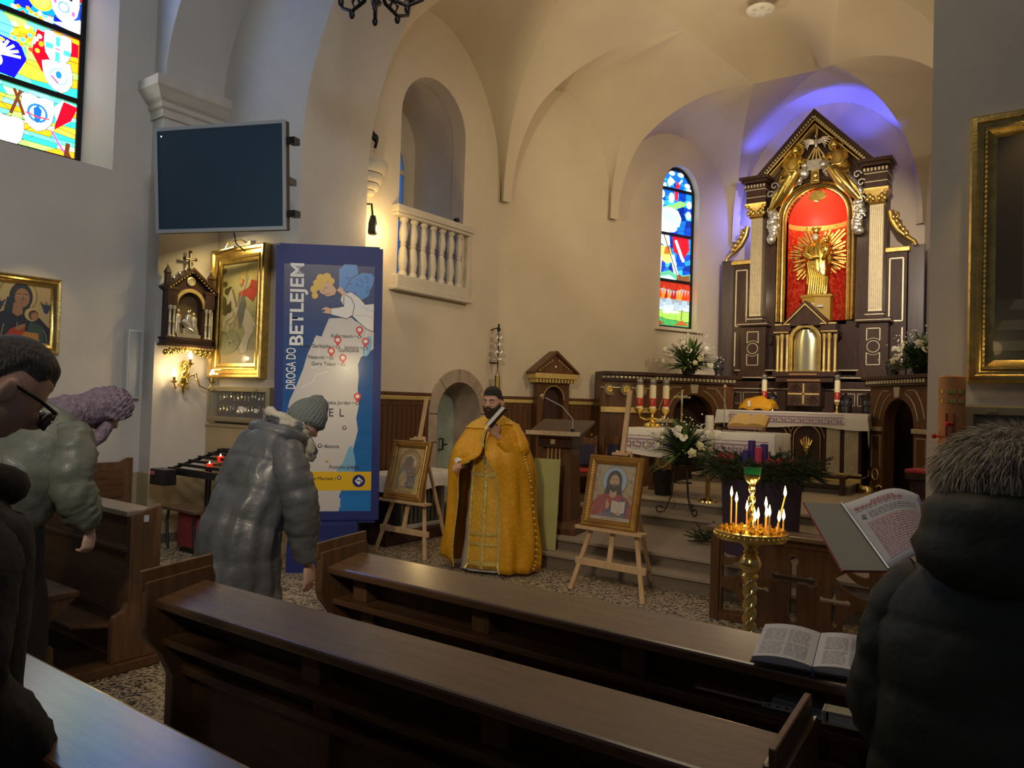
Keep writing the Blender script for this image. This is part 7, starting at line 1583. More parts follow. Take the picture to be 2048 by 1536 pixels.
mb=MB(); mb.span((-.12,-.10,0),(.12,.10,.012)); mb.build('sheets',PAP,t); mb=MB(); mb.span((-.10,-.08,.012),(.14,.12,.016)); mb.build('top_sheet',PAP,t)
mb=MB(); mb.box((-.02,-.02,.0165),(.06,.004,.001),.3); mb.box((.0,-.01,.0165),(.004,.03,.001),.3); stuff(mb.build('printing',BLK,t))
# ---------------------------------------------------------------- people
def D_(px,py,d): return CAMP+d*((px-1024)/FPX*rt-(py-768)/FPX*up+fw)
def ss(a,b,x): t=min(1,max(0,(x-a)/(b-a))); return t*t*(3-2*t)
def headshape(x,y,z,o=0):
    px,py,pz=.075*x,.097*y,.120*z; fr=max(0,-y); ax=abs(x)
    if z<0:
        k=-z; px*=1-.26*k**1.6; py*=(1-.45*k) if y>0 else (1-.05*k)
    else: px*=1+.05*z*(1-z)
    py+=.010*fr*ss(.0,1,fr)*(1 if z<.5 else 0)
    nb=ss(.16,-.20,z)*(1-ss(-.22,-.36,z)); py-=.034*math.exp(-(x/(.13+.09*ss(.1,-.25,z)))**2)*nb*fr
    py+=.013*math.exp(-((ax-.38)/.16)**2-((z-.04)/.11)**2)*fr
    py-=.006*math.exp(-((z-.20)/.07)**2)*fr*(1 if ax<.7 else 0)
    px+=math.copysign(.004*math.exp(-((z+.2)/.2)**2)*fr,x)
    py-=.008*math.exp(-(x/.26)**2-((z+.47)/.055)**2)*fr; py-=.009*math.exp(-(x/.24)**2-((z+.60)/.05)**2)*fr
    py-=.013*math.exp(-(x/.30)**2-((z+.88)/.14)**2)*fr
    v=V((px,py,pz))
    return v*(1+o/max(v.length,.05))
def headgrid(mb,T,nu=44,nv=34):
    rows=[]
    for i in range(nv+1):
        p=PI*min(max(i/nv,.012),.988); rows.append([T@headshape(math.sin(p)*math.cos(2*PI*k/nu),math.sin(p)*math.sin(2*PI*k/nu),-math.cos(p)) for k in range(nu)])
    mb.loft(rows)
    for sx in(-1,1):
        mb.ell((0,0,0),(.010,.020,.031),10,8); n=10*9; 
        for i in range(len(mb.v)-n,len(mb.v)): p=V(mb.v[i]); mb.v[i]=tuple(T@(V((sx*(.078+.010*ss(0,.02,p.y)),.014,-.008))+p))
def headshell(T,mask,off,nu=120,nv=92,sc=1):   # hair, beard, hat: part of the head surface, lifted
    mb=MB(); idx={}
    def vert(i,k):
        k%=nu
        if (i,k) not in idx:
            p=PI*min(max(i/nv,.012),.988); x,y,z=math.sin(p)*math.cos(2*PI*k/nu),math.sin(p)*math.sin(2*PI*k/nu),-math.cos(p); m_=mask(x,y,z)
            idx[i,k]=len(mb.v); mb.v.append(tuple(T@headshape(x,y,z,off(x,y,z)*ss(0,.22,m_)+.0015)))
        return idx[i,k]
    for i in range(nv):
        for k in range(nu):
            p=PI*(i+.5)/nv; a=2*PI*(k+.5)/nu
            if mask(math.sin(p)*math.cos(a),math.sin(p)*math.sin(a),-math.cos(p))>0: mb.f.append((vert(i,k),vert(i,k+1),vert(i+1,k+1),vert(i+1,k)))
    return mb
def hand(mb,w,d,nrm,side,curl=.5,s=1.0,spread=1.0):
    """wrist w, finger direction d, back-of-hand normal nrm; side=+1 puts the thumb at +d x nrm"""
    w,d,n=V(w),V(d).normalized(),V(nrm); n=(n-d*n.dot(d)).normalized(); u=n.cross(d)*side
    P=lambda a,b,c: w+(d*a+u*b+n*c)*s
    rows=[]
    for a,hb,hc,oc in((-.03,.024,.021,0),(.0,.026,.020,0),(.03,.036,.019,0),(.06,.042,.017,0),(.085,.042,.015,0),(.096,.036,.010,0)):
        rows.append([P(a,hb*math.cos(t),hc*math.sin(t)+oc) for t in [2*PI*k/14 for k in range(14)]])
    mb.loft(rows)
    for b,l,c0 in((.031,.070,.0),(.011,.080,.0),(-.011,.074,.0),(-.031,.058,.0)):
        pos=P(.080,b,.001); ang=0; pts=[pos]; fan=b*.9*spread
        for k,(f,cc) in enumerate(((.48,1),(.30,1.25),(.22,.8))):
            ang+=curl*cc*(1+.08*(b<0)); dd=(d*math.cos(ang)-n*math.sin(ang)+u*fan*1.2).normalized(); pts.append(pts[-1]+dd*l*f*s)
        mb.tube(pts,[.0098*s,.0092*s,.0082*s,.0065*s],8)
    t0=P(.022,.028,-.006); t1=P(.050,.052,-.018); t2=P(.075,.050,-.034 if curl>.4 else -.02); t3=P(.094,.040,-.046 if curl>.4 else -.022); mb.tube([t0,t1,t2,t3],[.015*s,.012*s,.0105*s,.0075*s],8)
def crom(rows,m):                      # smooth resample of control rows of numbers
    n=len(rows)-1; out=[]
    for i in range(m+1):
        f=i/m*n; k=min(int(f),n-1); t=f-k; a,b,c,d=rows[max(k-1,0)],rows[k],rows[k+1],rows[min(k+2,n)]
        out.append([.5*(2*q+(r-p)*t+(2*p-5*q+4*r-s)*t*t+(3*q-p-3*r+s)*t**3) for p,q,r,s in zip(a,b,c,d)])
    return out
def garment(mb,rows,m=48,n=40,quilt=0,qd=.012,wr=.008,wf=9,ref=(1,0,0),sq=.85,cap=False,seed=0,seamz=None,hemfold=0):
    R=crom(rows,m); P=[V(r[:3]) for r in R]; rings=[]; X=V(ref); arc=[0]
    for a,b in zip(P,P[1:]): arc.append(arc[-1]+(b-a).length)
    for i in range(m+1):
        t=(P[min(i+1,m)]-P[max(i-1,0)]).normalized(); x=(X-t*X.dot(t)).normalized(); f=t.cross(x); s=arc[i]/arc[-1]; ring=[]
        q=qd*(abs(math.sin(PI*s*quilt))**.30-.85) if quilt else 0
        for k in range(n):
            a=2*PI*k/n; c,sn=math.cos(a),math.sin(a); c=math.copysign(abs(c)**sq,c); sn=math.copysign(abs(sn)**sq,sn); d=x*c*R[i][3]+f*sn*R[i][4]; p=P[i]+d
            w=wr*(noise.noise(p*wf+V((seed,0,0)))+.6*noise.noise(V((a*5,s*wf*1.6,seed+4.0)))) if wr else 0
            if hemfold and quilt: w+=hemfold*(1-s)*math.sin(a*13+seed)*.6
            ring.append(p+d.normalized()*(q+w))
        rings.append(ring)
    mb.loft(rings,cap=cap); return mb
def body(t_name,label,loc,rz,mb,m=SKN,vox=.0065):
    o=mb.build(t_name,m,None,smooth=180); o.location=loc; o.rotation_euler=(0,0,rz); tag(o,label,'person')
    md=o.modifiers.new('remesh','REMESH'); md.mode='VOXEL'; md.voxel_size=vox; md.use_smooth_shade=True
    sm=o.modifiers.new('smooth','SMOOTH'); sm.factor=.5; sm.iterations=3
    return o
def skeleton(mb,hip,sh,T,armR,armL,hands,legs=True,zf=0):
    mb.loft([[V((c.x+rx*math.cos(a),c.y+ry*math.sin(a),c.z)) for a in [2*PI*k/16 for k in range(16)]] for c,rx,ry in ((hip-V((0,0,.10)),.13,.10),(hip,.14,.10),(lerp(hip,sh,.5),.125,.095),(lerp(hip,sh,.85),.15,.10),(sh,.13,.075),(sh+V((0,0,.03)),.07,.06))])
    n0=sh+V((0,0,-.02)); n1=T@V((0,.025,-.07)); mb.tube([n0,lerp(n0,n1,.5),n1],[.062,.056,.055],14)
    headgrid(mb,T)
    for s,(e,w),h in((-1,armR,hands[0]),(1,armL,hands[1])):
        S_=sh+V((s*.155,0,-.03)); mb.tube([S_,lerp(S_,V(e),.5),V(e),lerp(V(e),V(w),.5),V(w)],[.05,.044,.038,.034,.026],12)
        if h: hand(mb,w,*h)
    if legs:
        for s in(-1,1): mb.tube([hip+V((s*.085,0,-.04)),V((s*.10,hip.y*.5,.48)),V((s*.105,.02,.09+zf))],[.085,.055,.038],12); mb.loft([[V((s*.105+.04*math.cos(a),-.06+.11*math.sin(a),z)) for a in [2*PI*k/14 for k in range(14)]] for z in(.015+zf,.06+zf,.09+zf)])
def shoes(t,zf,m,y0=-.06):
    for s in(-1,1):
        mb=MB(); rows=[]
        for z,k in((0,1),(.02,1.02),(.05,.95),(.09,.72),(.12,.5)): rows.append([V((s*.105+.052*k*math.cos(a),y0+(.0 if k>.8 else .05)+.14*k*math.sin(a),z+zf)) for a in [2*PI*i/18 for i in range(18)]])
        mb.loft(rows); mb.build('shoe',m,t,smooth=60)
def trousers(t,hip,zf,m,r=.105,bend=0):
    mb=MB()
    for s in(-1,1): garment(mb,[(s*.105,.02,.07+zf,.075,.08),(s*.105,.02,.3+zf,.078,.085),(s*.10,hip.y*.5,.5,.088,.095),(s*.09,hip.y,hip.z-.12,r,.115),(s*.075,hip.y,hip.z+.02,r,.115)],28,20,wr=.010,cap=True,seed=s)
    return mb.build('trousers',m,t,smooth=60)
def sleeve(t,name,pts,m,quilt=7,seed=1,par=None,qd=.007,wr=.013):
    mb=MB(); P=[V(p[:3]) for p in pts]; rows=[(*p[:3],p[3],p[3]*1.02) for p in pts]
    garment(mb,rows,56,26,quilt=quilt,qd=qd,wr=wr,wf=14,ref=(.3,1,.2),sq=1,cap=True,seed=seed); return mb.build(name,m,par or t,smooth=60)
def puffm(name,c,rough=.38,coat=.15): return mat(name,c,rough,var=.25,vs=5,bump=.5,bs=11,coat=coat)
DKT=mat('dark_trousers',(.014,.014,.017),.8,bump=.2,bs=20); SHO=mat('dark_shoe',(.012,.012,.012),.5)
def face_bits(o,T,brow=None,lips=True,iris=(.06,.03,.02),eyes=True):
    for sx in(-1,1):
        if not eyes: continue
        mb=MB(); mb.ell(T@V((sx*.028,-.0775,.006)),.0125,12,9); e=mb.build('eye',mat('eye_white',(.62,.58,.54),.25),o,smooth=60)
        mb=MB(); mb.ell(T@V((sx*.028-.001,-.0872,.005)),.0058,8,6); mb.build('iris',mat('iris',iris,.2),e,smooth=60)
        mb=MB(); mb.tube([T@V((sx*.043,-.077,.010)),T@V((sx*.029,-.0905,.0155)),T@V((sx*.014,-.085,.009))],[.003,.0055,.003],6); mb.build('eyelid',o.data.materials[0],e,smooth=60)
        if brow: mb=MB(); mb.tube([T@V((sx*.052,-.073,.026)),T@V((sx*.034,-.0885,.033)),T@V((sx*.012,-.0935,.027))],[.002,.0048,.0045],6); mb.build('eyebrow',brow,o,smooth=60)
    if lips: mb=MB(); mb.tube([T@V((-.022,-.083,-.061)),T@V((0,-.0935,-.059)),T@V((.022,-.083,-.061))],[.002,.0055,.002],6,flat=.9); mb.build('lips',mat('lip',(.36,.13,.11),.45),o,smooth=60)
# ------- priest in gold vestments
pl=V((-4.47,5.86,0)); prz=R_(20)
hip=V((0,.02,.98)); sh=V((0,.02,1.50)); T=M.Translation((0,-.03,1.692))@M.Rotation(R_(-11),4,'Z')@M.Rotation(R_(2),4,'X')@M.Diagonal((1.20,1.13,1.11,1))
mb=MB(); eR,wR=(-.33,-.05,1.20),(-.225,-.27,1.065); eL,wL=(.29,-.10,1.20),(.125,-.265,1.375)
skeleton(mb,hip,sh,T,(eR,wR),(eL,wL),((( -.05,-1,.10),(-.35,-.1,.95),-1,.75,1.12),((-.45,-.35,.75),(.35,-.9,-.1),-1,.9,1.12)))
pr=body('person','bearded man in gold church vestments holding a small book, facing the pews',pl,prz,mb,SKNP,.0046)
BRD=mat('dark_brown_beard',(.030,.018,.012),.75,bump=.7,bs=150,stretch=(1,1,.3)); shoes(pr,0,SHO); pr.scale=(1.0,1.0,.965)
face_bits(pr,T,HAIR)
def msk(x,y,z):
    ang=math.atan2(abs(x),-y)   # 0 front .. pi back
    line=.56-.26*ss(.80,1.25,ang)-.78*ss(1.60,2.2,ang)
    return z-line
headshell(T,msk,lambda x,y,z:.007+.026*ss(.45,.9,z)*(1-.45*max(0,y))).build('hair',HAIR,pr,smooth=180)
def mskb(x,y,z):
    ang=math.atan2(abs(x),-y); top=lerp(-.40,.02,ss(.20,1.42,ang))-.10*math.sin(PI*min(1,max(0,(ang-.3)/1.1)))
    if ang<.30 and -.58<z<-.44: return -1
    if ang<.34: top=-.335-.03*ss(0,.3,ang)
    return min(top-z,(1.50-ang)*1.2+.15*(z<-.6),.6) if ang<1.52 or z<-.75 else -1
headshell(T,mskb,lambda x,y,z:.007+.030*ss(-.5,-.95,z)+.010*ss(-.1,-.6,z)+.003*noise.noise(V((x,y,z))*9)).build('beard',BRD,pr,smooth=180)
mb=MB(); mb.tube([T@V((-.038,-.080,-.062)),T@V((-.018,-.093,-.047)),T@V((0,-.0975,-.044)),T@V((.018,-.093,-.047)),T@V((.038,-.080,-.062))],[.005,.0075,.006,.0075,.005],8); mb.build('moustache',BRD,pr,smooth=60)
mb=MB(); mb.lathe([(.066,0),(.072,.0),(.068,.035),(.062,.035)],(0,.005,1.520),24,M.Rotation(R_(8),3,'X')); mb.build('white_collar',PAP,pr,smooth=40)
mb=MB(); mb.lathe([(.075,-.012),(.086,-.01),(.072,.018),(.066,.018)],(0,.005,1.512),24,M.Rotation(R_(8),3,'X')); mb.build('black_collar',BLKM,pr,smooth=40)
mb=MB(); garment(mb,[(0,.0,.025,.27,.21),(0,.0,.4,.24,.185),(0,0,.95,.205,.16),(0,.01,1.3,.22,.155),(0,.02,1.46,.13,.10)],40,48,wr=.010,wf=5,cap=True); mb.build('white_underrobe',mat('white_robe',(.46,.44,.42),.8,bump=.2,bs=9),pr,smooth=60)
mb=MB(); rows=[]
for z,w,y in((1.49,.05,-.075),(1.42,.09,-.135),(1.30,.115,-.172),(1.10,.14,-.182),(.98,.148,-.182),(.7,.152,-.200),(.4,.156,-.216),(.15,.16,-.230),(.06,.162,-.234)): rows.append([V((w*k/6,y+.030*(k/6)**2+.004*math.sin(k*2+z*9)-.004,z)) for k in range(-6,7)])
mb.loft(rows,cap=False,closed=False); o=mb.build('stole_panel',VEST2,pr,smooth=60); o.modifiers.new('th','SOLIDIFY').thickness=.010; st_=o
def onp(z,x):      # front of stole panel
    for (za,wa,ya),(zb,wb,yb) in zip(PR,PR[1:]):
        if za>=z>=zb: f=(za-z)/(za-zb); w=wa+(wb-wa)*f; return V((x,ya+(yb-ya)*f+.030*(x/w)**2-.012,z)),w
    return V((x,-.24,z)),.18
PR=[(1.49,.05,-.075),(1.42,.09,-.135),(1.30,.115,-.172),(1.10,.14,-.182),(.98,.148,-.182),(.7,.152,-.200),(.4,.156,-.216),(.15,.16,-.230),(.06,.162,-.234)]
for fx,wd in((0,.018),(-.93,.011),(.93,.011)):
    mb=MB(); rows=[]
    for i in range(30): z=1.16-1.10*i/29; c,w=onp(z,0); c,w=onp(z,fx*w); rows.append([c+V((-wd,0,0)),c+V((0,-.004,0)),c+V((wd,0,0))])
    mb.loft(rows,cap=False,closed=False); mb.build('braid_strip',TRIM,st_,smooth=60)
for z,h in((.115,.022),(.30,.016),(.40,.016),(.98,.020)):
    mb=MB(); rows=[]
    for k in range(-8,9): 
        c,w=onp(z,0); c,_=onp(z,w*k/8); rows.append([c+V((0,-.003,-h)),c+V((0,-.003,h))])
    mb.loft(rows,cap=False,closed=False); mb.build('cross_band',TRIM,st_)
# phelonion: closed over the chest, open below, long behind
def cape_ring(z,a,b,cy,gR,gL,amp,ph,dz=lambda an:0,n=72):
    out=[]
    for i in range(n+1):
        an=gR+(2*PI-gR-gL)*i/n        # angle from the front, going round by his right side and back
        x,y=-math.sin(an),-math.cos(an); w=1+amp*math.sin(an*11+ph+z*2.2)+amp*.6*math.sin(an*17-z*5)
        out.append(V((a*x*w,cy+b*y*w,z+dz(an))))
    return out
mb=MB(); rings=[]
for z,a,b,cy,gR,gL,am in((1.565,.085,.085,.02,.02,.02,0),(1.535,.13,.11,.02,.02,.02,.0),(1.49,.215,.150,.02,.02,.02,.004),(1.43,.275,.20,.01,.02,.02,.008),(1.34,.325,.25,.0,.02,.02,.012),(1.25,.365,.28,-.01,.02,.03,.016),(1.17,.40,.305,-.02,.03,.06,.018),(1.11,.42,.31,-.02,.30,.16,.020),(1.05,.43,.31,-.015,.62,.26,.022),(.95,.435,.31,0,.66,.34,.030),(.75,.435,.315,.02,.64,.40,.040),(.55,.45,.325,.03,.62,.42,.046),(.35,.475,.335,.03,.60,.42,.050),(.15,.49,.335,.03,.60,.40,.052),(.03,.475,.32,.03,.60,.40,.052)):
    def dz(an,z=z):
        k=0
        if z<.4: k+=.10*math.exp(-((an-1.2)/.6)**2)*(1-z/.4)
        if 1.0<z<1.3: k+=.05*math.exp(-((an-1.0)/.4)**2)
        if 1.15<z<1.5: k+=.05*math.exp(-((an-5.5)/.45)**2)
        return k
    rings.append(cape_ring(z,a,b,cy,gR,gL,am,1.3,dz))
mb.loft(rings,cap=False,closed=False); o=mb.build('cape',VEST,pr,smooth=180); o.modifiers.new('sub','SUBSURF').levels=1; o.modifiers['sub'].render_levels=1; o.modifiers.new('th','SOLIDIFY').thickness=.008; cape=o
mb=MB(); mb.loft([[V((p.x*1.025,(p.y-.02)*1.03+.02,p.z+.006)) for p in r] for r in rings[:4]],cap=False,closed=False); mb.build('yoke',VEST2,cape,smooth=180)
for e,nm in((0,'cape_edge_braid'),(-1,'cape_edge_braid')):
    mb=MB(); mb.tube([r[e] for r in rings[7:]],.009,6,flat=.6); mb.build(nm,TRIM,cape,smooth=60)
mb=MB()
for k in range(26):
    i=6+int(k/26*8); rr=rings[i]; f=k/26*8-int(k/26*8); p=lerp(rr[60],rings[min(i+1,14)][60],f); mb.ell(p+V((.010,-.010,0)),(.012,.008,.013),6,5)
stuff(mb.build('embroidery_line',TRIM,cape,smooth=60))
mb=MB(); garment(mb,[(*eR,.055,.055),(lerp(V(eR),V(wR),.6).x,lerp(V(eR),V(wR),.6).y,lerp(V(eR),V(wR),.6).z,.058,.058),(wR[0],wR[1]+.01,wR[2]+.004,.050,.050)],16,20,wr=.005,ref=(.3,.4,1)); mb.build('white_cuff',PAP,pr,smooth=60)
mb=MB(); garment(mb,[(.20,-.02,1.44,.085,.085),(.30,-.09,1.27,.090,.085),(.285,-.12,1.19,.088,.08),(.22,-.19,1.26,.080,.075),(.15,-.245,1.345,.062,.06)],26,24,wr=.014,wf=10,ref=(.3,.4,1),cap=True); mb.build('left_sleeve',VEST,pr,smooth=60)
mb=MB(); c=V((.10,-.205,1.14)); mb.box((-.005,-.21,1.14),(.016,.010,.10)); mb.box((-.005,-.21,1.155),(.055,.010,.015)); mb.build('pectoral_cross',SIL,pr,bevel=.002)
mb=MB(); mb.tube([(-.09,-.06,1.50),(-.06,-.17,1.35),(-.005,-.205,1.19),(.06,-.17,1.35),(.09,-.06,1.50)],.004,6); mb.build('chain',SIL,pr,smooth=60)
bk=thing('prayer_book','small dark bound book held at the chest by the man in gold','book',pl+M.Rotation(prz,3,'Z')@V((.135,-.335,1.505)),prz); bk.rotation_euler=(R_(-6),R_(40),prz)
mb=MB(); mb.span((-.022,-.06,-.115),(-.018,.06,.115)); mb.span((.018,-.06,-.115),(.022,.06,.115)); mb.span((-.022,.056,-.115),(.022,.062,.115)); mb.build('cover',BLKM,bk)
mb=MB(); mb.span((-.018,-.055,-.11),(.018,.056,.11)); mb.build('pages',PAP,bk)
Ri=bk.rotation_euler.to_matrix().inverted(); mb=MB(); b0=V((0,-.05,-.10)); mb.tube([b0]+[b0+Ri@V(q) for q in((-.01,-.03,-.05),(-.035,-.04,-.12),(-.03,-.035,-.21))],.015,6,flat=.2); mb.build('ribbon',TRIM,bk)
# ------- generic bowed worshipper
def worshipper(label,hx,depth,rz,lean,pitch,hl,zf,L2=.255):
    h=D_(hx[0],hx[1],depth); zr=h.z; L1=.50
    hz=zr-L1*math.cos(lean)-L2*math.cos(hl); hipl=V((0,.06*math.sin(lean)*2,hz)); shl=hipl+V((0,-L1*math.sin(lean),L1*math.cos(lean))); hd=shl+V((0,-L2*math.sin(hl),L2*math.cos(hl)))
    R3=M.Rotation(rz,3,'Z'); loc=h-R3@hd; loc.z=0
    T=M.Translation(hd)@M.Rotation(pitch,4,'X'); return loc,hipl,shl,hd,T
# ------- woman in grey quilted coat, bowing in the aisle
rz=R_(176); lean,hl=R_(17),R_(62)
loc,hip,sh,hd,T=worshipper('',(611,842),4.25,rz,lean,R_(42),hl,0)
T=T@M.Rotation(R_(-6),4,'Z')
eR=(sh.x-.27,sh.y-.02,sh.z-.30); wR=(sh.x-.255,sh.y-.10,sh.z-.63); eL=(sh.x+.28,sh.y+.06,sh.z-.30); wL=(sh.x+.27,sh.y+.0,sh.z-.62)
mb=MB(); skeleton(mb,hip,sh,T,(eR,wR),(eL,wL),(((0,-.12,-1),(-1,-.2,0),1,.28,1.05),((0,-.2,-1),(1,0,0),-1,.28,1.05)))
g=body('person','person in long grey quilted coat and grey knit hat bowing in the aisle',loc,rz,mb); shoes(g,0,SHO); trousers(g,hip,0,DKT)
GP=puffm('grey_quilted_nylon',(.105,.115,.13),.46,.05)
S1=sh+V((0,0,.02)); mb=MB(); a_=lambda f:lerp(hip,sh,f)
garment(mb,[(0,hip.y+.02,.48,.262,.205),(0,hip.y+.015,.70,.252,.195),(0,hip.y+.01,hip.z,.242,.185),(0,a_(.4).y,a_(.4).z,.235,.175),(0,a_(.75).y,a_(.75).z,.235,.165),(0,a_(.97).y,a_(.97).z,.20,.14),(0,sh.y-.035,sh.z+.045,.12,.11)],72,56,quilt=6,qd=.016,wr=.016,wf=8,cap=True,seed=3,hemfold=.022,sq=.92); mb.build('coat',GP,g,smooth=180)
for s,e,w,nm in((-1,eR,wR,'right_sleeve'),(1,eL,wL,'left_sleeve')): sleeve(g,nm,[(s*.15,sh.y,sh.z-.03,.092),(s*.225,sh.y+.01,sh.z-.12,.098),(e[0],e[1],e[2],.092),(lerp(V(e),V(w),.5).x,lerp(V(e),V(w),.5).y,lerp(V(e),V(w),.5).z,.084),(w[0],w[1],w[2]+.03,.068)],GP,8,s+5)
mb=MB(); cpath=[V((.135*math.cos(a),sh.y-.05+.115*math.sin(a)+.0,sh.z+.045+.035*math.sin(a))) for a in [2*PI*k/24 for k in range(25)]]; mb.tube(cpath,[.045+.006*math.sin(k*1.3) for k in range(25)],10,cap=False); mb.build('coat_collar',GP,g,smooth=60)
mb=MB()
for q in range(3): mb.tube([V((.105*math.cos(a),sh.y-.105+.10*math.sin(a)+.012*math.sin(3*a+q),sh.z+.085+.03*q+.030*math.sin(a+.4*q)-.04*(1-math.sin(a))*.8)) for a in [2*PI*k/26 for k in range(27)]],[.030+.006*math.sin(k*1.9+q) for k in range(27)],8,cap=False)
mb.tube([V((-.10,sh.y-.16,sh.z+.02)),V((-.11,sh.y-.20,sh.z-.05)),V((-.10,sh.y-.20,sh.z-.10))],[.04,.035,.015],8); sc_=mat('patterned_scarf',(.50,.47,.38),.85,bump=.4,bs=30,col2=(.10,.11,.12),vs=14,lo=.45,hi=.52,var=.5); mb.build('scarf',sc_,g,smooth=60)
KN=mat('grey_knit',(.15,.17,.165),.9,bump=.5,bs=60)
mk=lambda x,y,z: z+.10+.30*max(0,y)+.05 if True else 0
headshell(T,lambda x,y,z:z+.30+.42*max(0,y)-.30*max(0,-y),lambda x,y,z:.020+.03*ss(.75,1,z)+.0022*math.sin(math.atan2(y,x)*34),136,48).build('knit_hat',KN,g,smooth=180)
mb=MB(); mb.ell(T@V((.0,.02,.165)),(.022,.02,.014),10,6); mb.build('hat_tip',KN,g,smooth=60)
mb=MB(); mb.tube([T@V((0,.075,-.05)),T@V((.02,.09,-.085)),T@V((-.01,.095,-.10))],[.035,.03,.01],8); mb.build('hair',HAIR,g,smooth=60)
mb=MB(); mb.tube([V(wR)+V((-.005,-.03,-.10))]+[V(wR)+V((.012*math.sin(k*1.7)-.01,-.055-.01*k,-.11-.018*k)) for k in range(5)],.004,6); mb.build('bead_string',BRS,g,smooth=60)
# ------- woman in green puffer jacket with lilac knitted scarf, behind the left screen
rz=R_(182); lean,hl=R_(36),R_(70)
loc,hip,sh,hd,T=worshipper('',(213,822),4.15,rz,lean,R_(48),hl,.06)
eR=(sh.x-.26,sh.y+.06,sh.z-.28); wR=(sh.x-.235,sh.y-.06,sh.z-.52); eL=(sh.x+.26,sh.y-.02,sh.z-.27); wL=(sh.x+.22,sh.y-.16,sh.z-.45)
mb=MB(); skeleton(mb,hip,sh,T,(eR,wR),(eL,wL),(((-.0,.10,-1),(-1,-.35,0),1,.65,1.0),((0,-.3,-1),(1,0,0),-1,.5,1.0)),zf=.06)
g=body('person','woman in short green puffer jacket and lilac knitted headscarf bowing behind left pew',loc,rz,mb); shoes(g,.06,SHO); trousers(g,hip,.06,DKT)
GG=puffm('sage_green_nylon',(.13,.145,.11),.48,.05)
mb=MB(); a_=lambda f:lerp(hip,sh,f)
garment(mb,[(0,a_(-.06).y+.03,a_(-.06).z,.19,.165),(0,a_(.02).y+.03,a_(.02).z,.25,.215),(0,a_(.3).y+.03,a_(.3).z,.275,.235),(0,a_(.65).y+.02,a_(.65).z,.265,.215),(0,a_(.95).y,a_(.95).z,.225,.165),(0,sh.y-.06,sh.z+.03,.12,.11)],64,56,quilt=4,qd=.014,wr=.018,wf=7,cap=True,seed=9); mb.build('jacket',GG,g,smooth=180)
for s,e,w,nm in((-1,eR,wR,'right_sleeve'),(1,eL,wL,'left_sleeve')): sleeve(g,nm,[(s*.15,sh.y+.02,sh.z-.02,.10),(s*.225,sh.y+.04,sh.z-.12,.112),(e[0],e[1],e[2],.105),(lerp(V(e),V(w),.55).x,lerp(V(e),V(w),.55).y,lerp(V(e),V(w),.55).z,.095),(w[0],w[1],w[2]+.03,.062)],GG,4,s+15,None,.010,.018)
mb=MB(); mb.tube([V((.155*math.cos(a),sh.y+.0+.13*math.sin(a),sh.z+.03+.05*math.sin(a))) for a in [.3+2.5*k/14 for k in range(15)]],[.03+.045*math.sin(PI*k/14) for k in range(15)],10,flat=.6); mb.build('hood',GG,g,smooth=60)
mb=MB(); garment(mb,[(0,.02,.12,.20,.19),(0,.02,.5,.21,.20),(0,hip.y*.7,hip.z-.2,.22,.20),(0,hip.y+.02,hip.z+.08,.20,.18)],24,36,wr=.02,wf=5,cap=True,seed=12); mb.build('long_skirt',DKT,g,smooth=60)
LK=mat('lilac_knit',(.215,.155,.20),.9,bump=.9,bs=55,var=.35,vs=40)
headshell(T,lambda x,y,z:z+.35+.75*max(0,y)-.75*max(0,-y)*(1 if z<.6 else .4)+.25*abs(x),lambda x,y,z:.026+.007*math.sin(z*20+1.2*math.sin(math.atan2(y,x)*7))+.003*math.sin(math.atan2(y,x)*30),120,80).build('knit_scarf',LK,g,smooth=180)
mb=MB(); garment(mb,[(*(T@V((0,.045,.03))),.098,.09),(*(T@V((0,.07,-.07))),.105,.09),(0,sh.y-.03,sh.z+.07,.135,.10),(0,sh.y+.04,sh.z+.03,.16,.10)],30,40,quilt=8,qd=.010,wr=.008,wf=20,cap=True,seed=2); mb.build('scarf_drape',LK,g,smooth=60)
mb=MB(); mb.tube([T@V((-.06,-.04,-.06)),T@V((-.06,-.06,-.14)),T@V((-.05,-.07,-.22))],[.035,.04,.02],8); mb.build('scarf_end',LK,g,smooth=60)
headshell(T,lambda x,y,z:z-.22-.3*max(0,y),lambda x,y,z:.016,64,48).build('navy_cap',mat('navy_knit',(.012,.014,.03),.9),g,smooth=180)
mb=MB(); mb.tube([hip+V((-.16,-.06,-.05)),hip+V((-.17,-.09,-.2)),hip+V((-.165,-.10,-.32)),hip+V((-.165,-.10,-.36))],[.004,.004,.004,.010],6); mb.build('silver_cord',SIL,g,smooth=60)
face_bits(g,T,None,False,eyes=False)
# ------- man with glasses at the left edge
rz=R_(180); lean,hl=R_(4),R_(26)
loc,hip,sh,hd,T=worshipper('',(2,782),1.62,rz,lean,R_(37),hl,0); T=T@M.Diagonal((.92,.97,.97,1))
eR=(sh.x-.29,sh.y+.04,sh.z-.29); wR=(sh.x-.20,sh.y-.12,sh.z-.50); eL=(sh.x+.29,sh.y+.03,sh.z-.29); wL=(sh.x+.2,sh.y-.12,sh.z-.5)
mb=MB(); skeleton(mb,hip,sh,T,(eR,wR),(eL,wL),(((.3,-.6,-.6),(-1,-.1,0),1,.5,1),((-.3,-.6,-.6),(1,0,0),-1,.5,1)))
g=body('person','grey haired man with dark glasses and black coat bowing at left edge',loc,rz,mb,SKN,.005); shoes(g,0,SHO); trousers(g,hip,0,DKT)
BC=mat('black_wool_coat',(.010,.011,.013),.85,bump=.3,bs=25)
